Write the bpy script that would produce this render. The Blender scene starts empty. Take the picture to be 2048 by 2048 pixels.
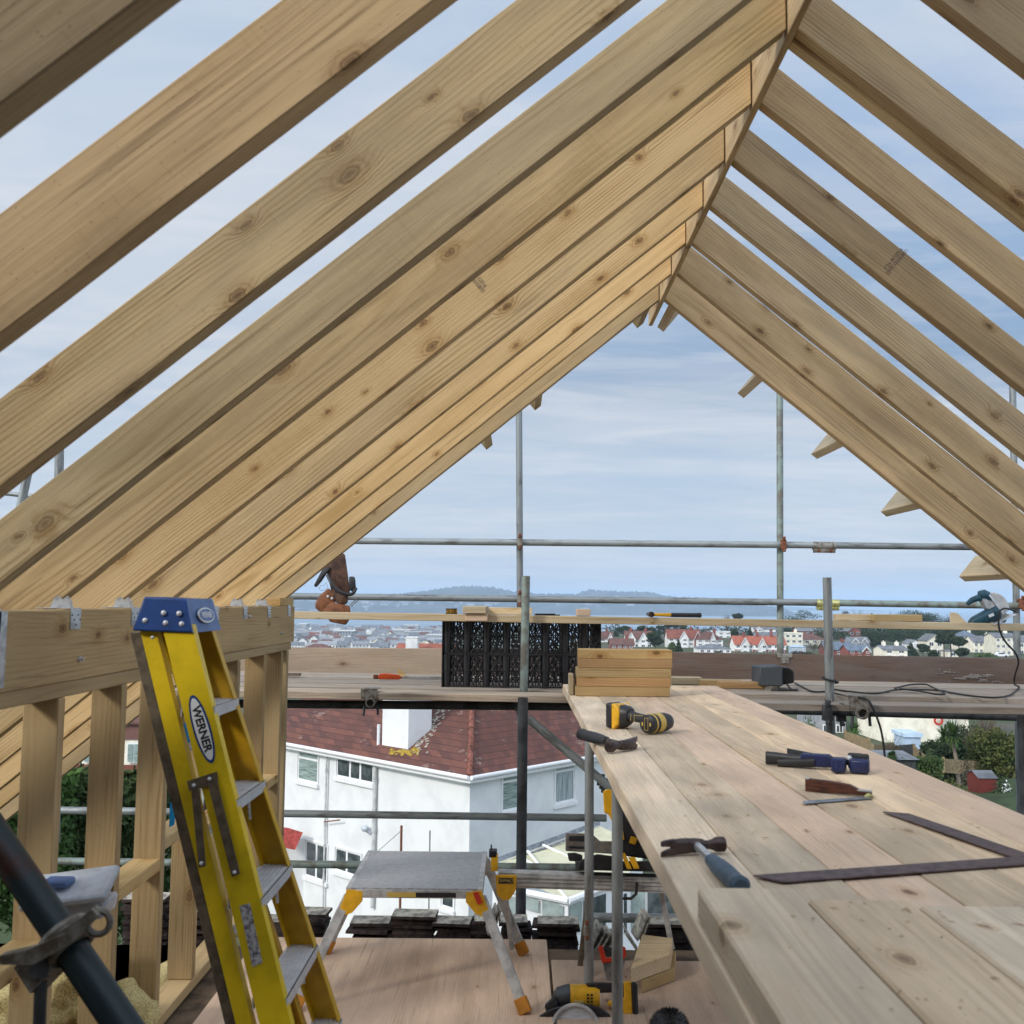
import bpy, bmesh, math, random
import numpy as np
from mathutils import Vector, Matrix
random.seed(7)
R = math.radians
scene = bpy.context.scene
col = scene.collection

# ---------------------------------------------------------------- camera
PITCH, YAW, ROLL, FPX = R(5.0433), R(0.2945), R(0.5), 2050.0
CAMROT = Matrix.Rotation(YAW, 3, 'Z') @ Matrix.Rotation(math.pi / 2 + PITCH, 3, 'X') @ Matrix.Rotation(ROLL, 3, 'Z')
cam_d = bpy.data.cameras.new("Camera")
cam = bpy.data.objects.new("Camera", cam_d)
col.objects.link(cam)
cam.rotation_euler = CAMROT.to_euler()
cam_d.sensor_width = 36.0
cam_d.lens = 36.0 * FPX / 2048.0
cam_d.clip_start = 0.05
cam_d.clip_end = 60000
cam_d.dof.use_dof = True
cam_d.dof.focus_distance = 7.0
cam_d.dof.aperture_fstop = 9.0
scene.camera = cam

# ---------------------------------------------------------------- light
SUN_EL, SUN_AZ = R(31), R(50)          # sun behind the photographer, to the left
world = bpy.data.worlds.new("World")
scene.world = world
world.use_nodes = True
wt = world.node_tree
for n in list(wt.nodes): wt.nodes.remove(n)
def wn(t, **k):
    n = wt.nodes.new(t)
    for a, b in k.items(): setattr(n, a, b)
    return n
def wl(a, b): wt.links.new(a, b)
def wmath(op, a, b=None, c=None):
    n = wn('ShaderNodeMath', operation=op)
    for i, v in enumerate((a, b, c)):
        if v is None: continue
        if isinstance(v, (int, float)): n.inputs[i].default_value = v
        else: wl(v, n.inputs[i])
    return n.outputs[0]
out = wn('ShaderNodeOutputWorld'); bg = wn('ShaderNodeBackground')
sky = wn('ShaderNodeTexSky', sky_type='NISHITA', sun_disc=False)
sky.sun_elevation = SUN_EL; sky.sun_rotation = math.pi + SUN_AZ
sky.air_density = 1.0; sky.dust_density = 2.0; sky.ozone_density = 2.0
tc = wn('ShaderNodeTexCoord'); sep = wn('ShaderNodeSeparateXYZ'); wl(tc.outputs['Generated'], sep.inputs[0])
zz = wmath('MAXIMUM', sep.outputs[2], 0.0)
den = wmath('ADD', zz, 0.09)
px = wmath('DIVIDE', sep.outputs[0], den); py = wmath('DIVIDE', sep.outputs[1], den)
comb = wn('ShaderNodeCombineXYZ'); wl(px, comb.inputs[0]); wl(py, comb.inputs[1])
mp = wn('ShaderNodeMapping'); mp.inputs['Rotation'].default_value = (0, 0, R(12)); mp.inputs['Scale'].default_value = (0.32, 0.72, 1)
mp.inputs['Location'].default_value = (1.7, 0.55, 0)
wl(comb.outputs[0], mp.inputs[0])
no = wn('ShaderNodeTexNoise'); no.inputs['Scale'].default_value = 1.5; no.inputs['Detail'].default_value = 6; no.inputs['Roughness'].default_value = 0.55; no.inputs['Distortion'].default_value = 0.5
wl(mp.outputs[0], no.inputs['Vector'])
cr = wn('ShaderNodeValToRGB'); cr.color_ramp.elements[0].position = 0.40; cr.color_ramp.elements[1].position = 0.58
wl(no.outputs[0], cr.inputs[0])
# overcast veil: pale at the horizon, slate blue band above it, paler again overhead
vr = wn('ShaderNodeValToRGB'); wl(sep.outputs[2], vr.inputs[0])
el = vr.color_ramp.elements
el[0].position = 0.0; el[0].color = (0.40, 0.46, 0.545, 1); el[1].position = 1.0; el[1].color = (0.50, 0.58, 0.68, 1)
for p_, c_ in ((0.07, (0.40, 0.465, 0.56)), (0.13, (0.345, 0.43, 0.55)), (0.20, (0.185, 0.265, 0.39)), (0.29, (0.225, 0.32, 0.465)), (0.42, (0.315, 0.415, 0.57)), (0.6, (0.40, 0.49, 0.62))):
    e_ = el.new(p_); e_.color = (*c_, 1)
vs_ = wn('ShaderNodeVectorMath', operation='SCALE'); wl(vr.outputs[0], vs_.inputs[0]); vs_.inputs[3].default_value = 8.7
base = wn('ShaderNodeMix', data_type='RGBA'); base.inputs[0].default_value = 0.85; wl(sky.outputs[0], base.inputs[6]); wl(vs_.outputs[0], base.inputs[7])
side = wn('ShaderNodeMapRange', interpolation_type='SMOOTHSTEP'); wl(sep.outputs[0], side.inputs[0])
side.inputs[1].default_value = -0.55; side.inputs[2].default_value = 0.45; side.inputs[3].default_value = 0.75; side.inputs[4].default_value = 0.0
lf = wn('ShaderNodeMix', data_type='RGBA'); wl(side.outputs[0], lf.inputs[0]); wl(base.outputs[2], lf.inputs[6]); lf.inputs[7].default_value = (3.75, 4.35, 5.1, 1)
# thin cloud bands, two sizes
no2 = wn('ShaderNodeTexNoise'); no2.inputs['Scale'].default_value = 5.5; no2.inputs['Detail'].default_value = 7; no2.inputs['Roughness'].default_value = 0.62; no2.inputs['Distortion'].default_value = 1.2
mp2 = wn('ShaderNodeMapping'); mp2.inputs['Rotation'].default_value = (0, 0, R(-9)); mp2.inputs['Scale'].default_value = (0.30, 0.62, 1); wl(comb.outputs[0], mp2.inputs[0]); wl(mp2.outputs[0], no2.inputs['Vector'])
cr2 = wn('ShaderNodeValToRGB'); cr2.color_ramp.elements[0].position = 0.45; cr2.color_ramp.elements[1].position = 0.72; wl(no2.outputs[0], cr2.inputs[0])
cm = wmath('MINIMUM', wmath('ADD', wmath('MULTIPLY', cr.outputs[0], 0.60), wmath('MULTIPLY', cr2.outputs[0], 0.45)), 1.0)
hi = wn('ShaderNodeMix', data_type='RGBA'); wl(wmath('MULTIPLY', cm, 0.78), hi.inputs[0]); wl(lf.outputs[2], hi.inputs[6]); hi.inputs[7].default_value = (4.95, 5.1, 5.4, 1)
# the veil glows on the sun's side of the sky, behind the photographer
bk = wn('ShaderNodeMapRange', interpolation_type='SMOOTHSTEP'); wl(sep.outputs[1], bk.inputs[0]); bk.inputs[1].default_value = 0.35; bk.inputs[2].default_value = -0.7; bk.inputs[3].default_value = 1.0; bk.inputs[4].default_value = 2.3
gl = wn('ShaderNodeVectorMath', operation='SCALE'); wl(hi.outputs[2], gl.inputs[0]); wl(bk.outputs[0], gl.inputs[3])
bg.inputs[1].default_value = 0.1
wl(gl.outputs[0], bg.inputs[0]); wl(bg.outputs[0], out.inputs[0])

sd = bpy.data.lights.new("Sun", 'SUN'); sd.energy = 1.45; sd.angle = R(10); sd.color = (1.0, 0.95, 0.87)
sun = bpy.data.objects.new("Sun", sd); col.objects.link(sun)
sdir = Vector((-math.sin(SUN_AZ) * math.cos(SUN_EL), -math.cos(SUN_AZ) * math.cos(SUN_EL), math.sin(SUN_EL)))
sun.rotation_euler = sdir.to_track_quat('Z', 'Y').to_euler()
scene.view_settings.view_transform = 'Standard'
scene.view_settings.look = 'None'
scene.view_settings.exposure = 0.61
scene.view_settings.gamma = 1.0
scene.view_settings.use_curve_mapping = False

# ---------------------------------------------------------------- survey helpers
def ray(u, v):
    d = CAMROT @ Vector(((u - 1024) / FPX, -(v - 1024) / FPX, -1.0)); return d / d.y
def at(u, v, Y): return ray(u, v) * Y
def atz(u, v, z):
    d = ray(u, v); return d * (z / d.z)

# ---------------------------------------------------------------- materials
def newmat(name):
    m = bpy.data.materials.new(name); m.use_nodes = True
    t = m.node_tree; b = t.nodes['Principled BSDF']; return m, t, b
class N:
    """tiny node helper"""
    def __init__(s, t): s.t = t
    def n(s, ty, **k):
        x = s.t.nodes.new(ty)
        for a, b in k.items(): setattr(x, a, b)
        return x
    def l(s, a, b): s.t.links.new(a, b)
    def m(s, op, a, b=None, c=None, clamp=False):
        x = s.n('ShaderNodeMath', operation=op); x.use_clamp = clamp
        for i, v in enumerate((a, b, c)):
            if v is None: continue
            if isinstance(v, (int, float)): x.inputs[i].default_value = v
            else: s.l(v, x.inputs[i])
        return x.outputs[0]
    def vm(s, op, a, b=None):
        x = s.n('ShaderNodeVectorMath', operation=op)
        for i, v in enumerate((a, b)):
            if v is None: continue
            if isinstance(v, tuple): x.inputs[i].default_value = v
            else: s.l(v, x.inputs[i])
        return x.outputs[0]
    def mr(s, v, a, b, c, d, smooth=True):
        x = s.n('ShaderNodeMapRange'); x.interpolation_type = 'SMOOTHSTEP' if smooth else 'LINEAR'
        s.l(v, x.inputs[0])
        for i, q in zip((1, 2, 3, 4), (a, b, c, d)): x.inputs[i].default_value = q
        return x.outputs[0]
    def noise(s, vec, scale, detail=3, rough=0.5, dist=0.0):
        x = s.n('ShaderNodeTexNoise'); s.l(vec, x.inputs['Vector'])
        x.inputs['Scale'].default_value = scale; x.inputs['Detail'].default_value = detail
        x.inputs['Roughness'].default_value = rough; x.inputs['Distortion'].default_value = dist
        return x.outputs[0]
    def mix(s, f, a, b, blend='MIX'):
        x = s.n('ShaderNodeMix', data_type='RGBA', blend_type=blend)
        if isinstance(f, (int, float)): x.inputs[0].default_value = f
        else: s.l(f, x.inputs[0])
        for i, v in ((6, a), (7, b)):
            if isinstance(v, tuple): x.inputs[i].default_value = (*v[:3], 1)
            else: s.l(v, x.inputs[i])
        return x.outputs[2]
    def obj(s): return s.n('ShaderNodeTexCoord').outputs['Object']
    def bump(s, h, strength, dist=0.002):
        x = s.n('ShaderNodeBump'); s.l(h, x.inputs['Height']); x.inputs['Strength'].default_value = strength; x.inputs['Distance'].default_value = dist
        return x.outputs[0]

def wood(name, light, dark, knot=(0.13, 0.065, 0.03), rough=0.75, weather=0.0, wcol=(0.22, 0.19, 0.16), knotn=0.5, green=0.3, streak=.5):
    m, t, b = newmat(name); g = N(t)
    oi = g.n('ShaderNodeObjectInfo').outputs['Random']
    P = g.vm('ADD', g.obj(), g.vm('MULTIPLY', g.n('ShaderNodeCombineXYZ').outputs[0], (1, 1, 1)))
    cb = g.n('ShaderNodeCombineXYZ'); g.l(g.m('MULTIPLY', oi, 53.0), cb.inputs[0]); g.l(g.m('MULTIPLY', oi, 3.7), cb.inputs[1]); g.l(g.m('MULTIPLY', oi, 7.3), cb.inputs[2])
    P = g.vm('ADD', g.obj(), cb.outputs[0])
    # knots
    vo = g.n('ShaderNodeTexVoronoi'); vo.voronoi_dimensions = '2D'; vo.feature = 'F1'; vo.inputs['Scale'].default_value = 1.0
    s0 = g.n('ShaderNodeSeparateXYZ'); g.l(P, s0.inputs[0]); yz = g.m('ADD', s0.outputs[1], s0.outputs[2])
    c2 = g.n('ShaderNodeCombineXYZ'); g.l(g.m('MULTIPLY', s0.outputs[0], 4.0), c2.inputs[0]); g.l(g.m('MULTIPLY', yz, 7.5), c2.inputs[1])
    wob = g.noise(P, 60.0, 2); c2w = g.n('ShaderNodeVectorMath', operation='ADD'); g.l(c2.outputs[0], c2w.inputs[0])
    wv = g.n('ShaderNodeCombineXYZ'); g.l(g.m('MULTIPLY_ADD', wob, .06, -.03), wv.inputs[0]); g.l(g.m('MULTIPLY_ADD', wob, .08, -.04), wv.inputs[1]); g.l(wv.outputs[0], c2w.inputs[1])
    g.l(c2w.outputs[0], vo.inputs['Vector'])
    d = vo.outputs['Distance']
    sc = g.n('ShaderNodeSeparateColor'); g.l(vo.outputs['Color'], sc.inputs[0])
    on = g.m('GREATER_THAN', sc.outputs[0], g.m('MULTIPLY_ADD', g.m('FRACT', g.m('MULTIPLY', oi, 63.1)), -.55 * knotn - .15, 1.0 - knotn * .55))
    size = g.m('MULTIPLY_ADD', sc.outputs[1], 0.6, 0.28)
    dn = g.m('DIVIDE', d, size)
    kn = g.m('MULTIPLY', g.mr(dn, 0.05, 0.095, 1.0, 0.0), on)
    halo = g.m('MULTIPLY', g.mr(dn, 0.08, 0.42, 1.0, 0.0), on)
    # growth rings round a pith outside the section
    sp = g.n('ShaderNodeSeparateXYZ'); g.l(P, sp.inputs[0])
    low = g.noise(g.vm('MULTIPLY', P, (0.9, 5, 5)), 1.0, 2)
    yy = g.m('SUBTRACT', g.m('FRACT', sp.outputs[1]), 0.5); 
    so = g.n('ShaderNodeSeparateXYZ'); g.l(g.obj(), so.inputs[0])
    y2 = g.m('ADD', so.outputs[1], g.m('MULTIPLY_ADD', g.m('FRACT', g.m('MULTIPLY', oi, 17.3)), 0.16, -0.08))
    z2 = g.m('ADD', so.outputs[2], g.m('MULTIPLY_ADD', g.m('FRACT', g.m('MULTIPLY', oi, 41.7)), 0.22, -0.11))
    rr = g.m('SQRT', g.m('ADD', g.m('MULTIPLY', y2, y2), g.m('MULTIPLY', z2, z2)))
    rr = g.m('ADD', rr, g.m('MULTIPLY', low, 0.06))
    rr = g.m('ADD', rr, g.m('MULTIPLY', halo, 0.018))
    fqn = g.noise(g.vm('MULTIPLY', P, (0.25, 3.5, 3.5)), 1.0, 2)
    ring = g.m('MULTIPLY_ADD', g.m('SINE', g.m('MULTIPLY', g.m('ADD', rr, g.m('MULTIPLY', fqn, 0.10)), 620.0)), 0.5, 0.5)
    ring = g.m('MULTIPLY', g.m('POWER', ring, 2.2), g.mr(g.noise(g.vm('MULTIPLY', P, (1.5, 14, 14)), 1.0, 2), .35, .65, .25, 1.0))
    fine = g.noise(g.vm('MULTIPLY', P, (6, 260, 260)), 1.0, 3, 0.6)
    blot = g.noise(g.vm('MULTIPLY', P, (1.6, 9, 9)), 1.0, 4, 0.55)
    f = g.m('ADD', g.m('MULTIPLY', ring, 0.55), g.m('MULTIPLY', g.m('SUBTRACT', fine, 0.5), 1.1))
    # annual rings wrapped tightly round each knot
    f = g.m('ADD', f, g.m('MULTIPLY', g.m('MULTIPLY', g.m('MULTIPLY_ADD', g.m('SINE', g.m('MULTIPLY', dn, 75.0)), .5, .5), g.mr(dn, .10, .30, 1.0, 0.0)), g.m('MULTIPLY', on, .8)))
    f = g.m('ADD', f, g.m('MULTIPLY', g.m('SUBTRACT', blot, 0.40), 1.7), clamp=True)
    c = g.mix(f, light, dark)
    # greenish / grey-ish treated patches
    patch = g.mr(g.noise(g.vm('MULTIPLY', P, (1.1, 4, 4)), 1.0, 3), 0.5, 0.72, 0.0, green)
    c = g.mix(patch, c, (dark[0] * 0.72, dark[1] * 0.92, dark[2] * 0.8))
    c = g.mix(g.m('MULTIPLY', halo, 0.42), c, (dark[0] * .92, dark[1] * .78, dark[2] * .62))
    c = g.mix(g.m('MULTIPLY', kn, g.m('MULTIPLY_ADD', sc.outputs[2], .4, .5)), c, knot)
    bsz = g.m('FRACT', g.m('MULTIPLY', oi, 77.7))
    rim = g.m('MULTIPLY', g.m('MULTIPLY', g.mr(dn, 0.07, 0.09, 0, 1), g.mr(dn, .095, .12, 1, 0)), on)
    c = g.mix(g.m('MULTIPLY', rim, .5), c, (knot[0] * .5, knot[1] * .45, knot[2] * .4))
    # resin streaks and drying marks along the grain
    stn = g.noise(g.vm('MULTIPLY', P, (2.4, 75, 75)), 1.0, 3, .55)
    c = g.mix(g.mr(stn, .60, .72, 0, streak), c, (dark[0] * .55, dark[1] * .5, dark[2] * .45))
    # faint band-saw marks across the grain
    saw = g.noise(g.vm('MULTIPLY', P, (190, 3, 3)), 1.0, 2)
    c = g.mix(g.m('MULTIPLY', g.mr(saw, .5, .7, 0, .22), g.mr(blot, .4, .6, 0, 1)), c, dark)
    # small dark flecks and saw marks
    vf = g.n('ShaderNodeTexVoronoi'); vf.voronoi_dimensions = '2D'; c3 = g.n('ShaderNodeCombineXYZ'); g.l(g.m('MULTIPLY', s0.outputs[0], 6.0), c3.inputs[0]); g.l(g.m('MULTIPLY', yz, 16.0), c3.inputs[1]); g.l(c3.outputs[0], vf.inputs['Vector'])
    sf = g.n('ShaderNodeSeparateColor'); g.l(vf.outputs['Color'], sf.inputs[0])
    fl = g.m('MULTIPLY', g.mr(vf.outputs['Distance'], 0.02, 0.085, 0.75, 0.0), g.m('GREATER_THAN', sf.outputs[0], .80))
    c = g.mix(fl, c, knot)
    if weather:
        wf = g.mr(g.noise(g.vm('MULTIPLY', P, (2.2, 14, 14)), 1.0, 5, 0.65), 0.35, 0.68, 0.0, weather)
        c = g.mix(wf, c, wcol)
    tint = g.mr(g.m('FRACT', g.m('MULTIPLY', oi, 91.7)), 0, 1, 0.74, 1.08, False)
    hue = g.m('FRACT', g.m('MULTIPLY', oi, 29.3))
    c = g.mix(1.0, c, g.mix(hue, (1.04, 0.98, 0.90), (0.98, 1.0, 1.03)), 'MULTIPLY')
    vmx = g.n('ShaderNodeVectorMath', operation='SCALE'); g.l(c, vmx.inputs[0]); g.l(tint, vmx.inputs[3])
    g.l(vmx.outputs[0], b.inputs['Base Color'])
    b.inputs['Roughness'].default_value = rough
    b.inputs['Specular IOR Level'].default_value = 0.25
    h = g.m('ADD', g.m('MULTIPLY', ring, 0.5), g.m('MULTIPLY', fine, 0.8))
    g.l(g.bump(h, 0.5, 0.0015), b.inputs['Normal'])
    return m

def plain(name, c, rough=0.6, metal=0.0, var=0.15, scale=8.0, c2=None, bump=0.0, spec=0.4, rand=0.0, stretch=(1, 1, 1), lo=0.4, hi=0.65):
    m, t, b = newmat(name); g = N(t)
    P = g.obj()
    if stretch != (1, 1, 1): P = g.vm('MULTIPLY', P, stretch)
    nz = g.noise(P, scale, 5, 0.6)
    c2 = c2 or tuple(x * (1 - var * 2) for x in c)
    cc = g.mix(g.mr(nz, lo, hi, 0, 1), tuple(min(1, x * (1 + var * .4)) for x in c), c2)
    if rand:
        oi = g.n('ShaderNodeObjectInfo').outputs['Random']
        v = g.n('ShaderNodeVectorMath', operation='SCALE'); g.l(cc, v.inputs[0]); g.l(g.mr(oi, 0, 1, 1 - rand, 1 + rand, False), v.inputs[3]); cc = v.outputs[0]
    g.l(cc, b.inputs['Base Color'])
    b.inputs['Roughness'].default_value = rough; b.inputs['Metallic'].default_value = metal
    b.inputs['Specular IOR Level'].default_value = spec
    if bump: g.l(g.bump(nz, bump, 0.004), b.inputs['Normal'])
    return m

M = {}
M['rafter'] = wood('treated_softwood', (0.67, 0.50, 0.275), (0.37, 0.245, 0.105), knotn=.55, weather=.35, wcol=(.32, .25, .165))
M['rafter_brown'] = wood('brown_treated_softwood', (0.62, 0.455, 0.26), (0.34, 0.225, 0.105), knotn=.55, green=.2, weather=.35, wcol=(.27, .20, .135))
M['rafter_warm'] = wood('warm_softwood', (0.66, 0.48, 0.255), (0.41, 0.265, 0.11), knotn=0.6, green=0.1)
M['bench'] = wood('bench_softwood', (0.83, 0.665, 0.48), (0.60, 0.455, 0.305), knotn=0.4, weather=0.75, wcol=(0.52, 0.42, 0.31), green=0.0, streak=.35)
M['bench_pink'] = wood('bench_pink_softwood', (0.72, 0.55, 0.41), (0.56, 0.405, 0.285), knotn=0.4, weather=0.5, wcol=(0.40, 0.32, 0.26), green=0.0, streak=.35)
M['offcut'] = wood('offcut_softwood', (0.56, 0.40, 0.19), (0.40, 0.245, 0.095), knotn=0.5, green=0.1)
M['offcut_dark'] = wood('offcut_brown', (0.46, 0.29, 0.14), (0.33, 0.19, 0.08), knotn=0.3, green=0.0)
M['pale'] = wood('pale_softwood', (0.68, 0.56, 0.38), (0.52, 0.39, 0.22), knotn=0.4, green=0.0)
M['scaf_board'] = wood('scaffold_board', (0.52, 0.43, 0.34), (0.27, 0.21, 0.16), knotn=0.2, weather=0.8, wcol=(0.32, 0.28, 0.24), green=0.0)
M['toe_dark'] = wood('toe_board_dark', (0.145, 0.095, 0.07), (0.085, 0.055, 0.042), knotn=0.15, weather=0.6, wcol=(0.15, 0.125, 0.11), green=0.0)
M['toe_light'] = wood('toe_board_light', (0.52, 0.42, 0.32), (0.36, 0.27, 0.20), knotn=0.2, weather=0.4, wcol=(0.30, 0.26, 0.21), green=0.0)
M['ply'] = wood('plywood', (0.72, 0.55, 0.42), (0.60, 0.44, 0.33), knotn=0.3, weather=0.4, wcol=(0.36, 0.25, 0.18), green=0.0)
M['stud'] = wood('stud_softwood', (0.50, 0.37, 0.20), (0.36, 0.25, 0.12), knotn=0.4, green=0.1)
M['galv'] = plain('galvanised_tube', (0.25, 0.27, 0.27), 0.45, 0.3, 0.3, 26, (0.135, 0.135, 0.13), 0.3, rand=0.2, stretch=(1, 1, 0.25), lo=.45, hi=.72)
M['galv_green'] = plain('stained_tube', (0.22, 0.275, 0.25), 0.55, 0.2, 0.3, 14, (0.17, 0.16, 0.135), 0.2, rand=0.1)
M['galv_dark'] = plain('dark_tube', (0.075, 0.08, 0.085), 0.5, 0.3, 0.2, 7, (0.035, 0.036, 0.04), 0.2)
M['bright'] = plain('bright_zinc', (0.62, 0.65, 0.68), 0.35, 0.7, 0.2, 40, (0.40, 0.42, 0.45))
M['coupler'] = plain('coupler_steel', (0.26, 0.25, 0.22), 0.6, 0.4, 0.3, 30, (0.13, 0.10, 0.075), 0.4)
M['rust'] = plain('rusted_steel', (0.22, 0.08, 0.04), 0.8, 0.2, 0.2, 40, (0.12, 0.05, 0.03), 0.4)
M['brass'] = plain('yellow_passivated', (0.55, 0.52, 0.22), 0.35, 0.7, 0.2, 40)
M['tube_near'] = plain('painted_tube', (0.012, 0.024, 0.028), 0.42, 0.2, 0.2, 6, (0.04, 0.015, 0.012), 0.3, lo=0.5, hi=0.6)
M['black'] = plain('black_plastic', (0.022, 0.022, 0.025), 0.45, 0, 0.2, 20, spec=0.5)
M['black_rubber'] = plain('black_rubber', (0.03, 0.032, 0.036), 0.6, 0, 0.2, 20)
M['crate'] = plain('crate_plastic', (0.018, 0.019, 0.022), 0.4, 0, 0.2, 12, spec=0.5)
M['dw_yellow'] = plain('tool_yellow', (0.75, 0.40, 0.02), 0.4, 0, 0.1, 20)
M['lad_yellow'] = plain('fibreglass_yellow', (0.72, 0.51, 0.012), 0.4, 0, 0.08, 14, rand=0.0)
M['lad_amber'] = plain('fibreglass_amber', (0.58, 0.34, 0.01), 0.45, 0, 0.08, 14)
M['lad_blue'] = plain('cap_blue', (0.006, 0.045, 0.19), 0.4, 0, 0.1, 20)
M['lad_pale'] = plain('cap_front_blue', (0.11, 0.19, 0.40), 0.5, 0, 0.1, 20)
M['alu'] = plain('aluminium', (0.62, 0.63, 0.66), 0.4, 0.25, 0.12, 30, stretch=(1, 12, 1))
M['alu_dull'] = plain('dull_aluminium', (0.50, 0.49, 0.475), 0.5, 0.15, 0.15, 20)
M['deck_grip'] = plain('grip_deck', (0.42, 0.415, 0.42), 0.6, 0.1, 0.2, 60, stretch=(1, 10, 1), bump=0.4)
M['fence_grey'] = plain('fence_grey', (0.22, 0.195, 0.175), .5, .2, .2, 20)
M['bracket_shade_brown'] = plain('brown_bracket_shade', (0.17, 0.135, 0.095), 0.5, 0.4, 0.2, 30)  # brown of the brackets, reused as shade colour on the ladder's rear flange
M['white_print'] = plain('white_print', (0.80, 0.80, 0.80), 0.5, 0, 0.03, 10)
M['black_print'] = plain('black_print', (0.02, 0.02, 0.025), 0.6, 0, 0.05, 10)
M['gold_print'] = plain('gold_print', (0.60, 0.42, 0.10), 0.5, 0, 0.05, 10)
M['stamp'] = plain('stamp_ink', (0.10, 0.085, 0.07), 0.9, 0, 0.3, 60, (0.28, 0.22, 0.15))
M['label_silver'] = plain('silver_label', (0.45, 0.44, 0.45), 0.5, 0, 0.4, 90, (0.08, 0.08, 0.1))
M['hammer_iron'] = plain('dark_forged_steel', (0.085, 0.062, 0.058), 0.42, 0.6, 0.3, 30, (0.045, 0.03, 0.027), 0.2)
M['grip_blue'] = plain('blue_grip', (0.055, 0.095, 0.14), 0.55, 0, 0.15, 20)
M['clamp_blue'] = plain('clamp_blue', (0.014, 0.022, 0.085), 0.4, 0, 0.15, 20)
M['rosewood'] = plain('rosewood', (0.10, 0.032, 0.018), 0.45, 0, 0.3, 30, stretch=(1, 8, 8))
M['steel_blue'] = plain('blade_steel', (0.34, 0.38, 0.44), 0.4, 0.7, 0.2, 30)
M['rust_purple'] = plain('browned_square', (0.13, 0.095, 0.095), 0.6, 0.4, 0.25, 50, (0.085, 0.06, 0.06), 0.2)
M['leather'] = plain('leather', (0.20, 0.075, 0.03), 0.5, 0, 0.3, 22, (0.12, 0.045, 0.02), 0.3)
M['leather_dark'] = plain('dark_leather', (0.10, 0.05, 0.03), 0.5, 0, 0.3, 22, (0.04, 0.02, 0.015), 0.3)
M['saw_teal'] = plain('saw_teal', (0.02, 0.07, 0.10), 0.4, 0, 0.2, 20)
M['red'] = plain('red_plastic', (0.55, 0.04, 0.02), 0.4, 0, 0.1, 20)
M['orange'] = plain('orange_plastic', (0.75, 0.10, 0.02), 0.4, 0, 0.1, 20)
M['slate'] = plain('slate', (0.060, 0.040, 0.036), 0.7, 0, 0.4, 14, (0.02, 0.014, 0.014), 0.6, rand=0.4)
M['slate_pale'] = plain('pale_slate', (0.50, 0.47, 0.40), 0.8, 0, 0.25, 18, (0.21, 0.20, 0.175), 0.5, rand=0.2)
M['insul'] = plain('mineral_wool', (0.60, 0.50, 0.24), 0.95, 0, 0.4, 26, (0.34, 0.27, 0.11), 0.8)
M['clear_plastic'] = plain('clear_tub', (0.60, 0.64, 0.70), 0.3, 0, 0.15, 10)
M['cord_black'] = plain('cord_black', (0.018, 0.018, 0.018), 0.5, 0, 0.1, 10)

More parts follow.
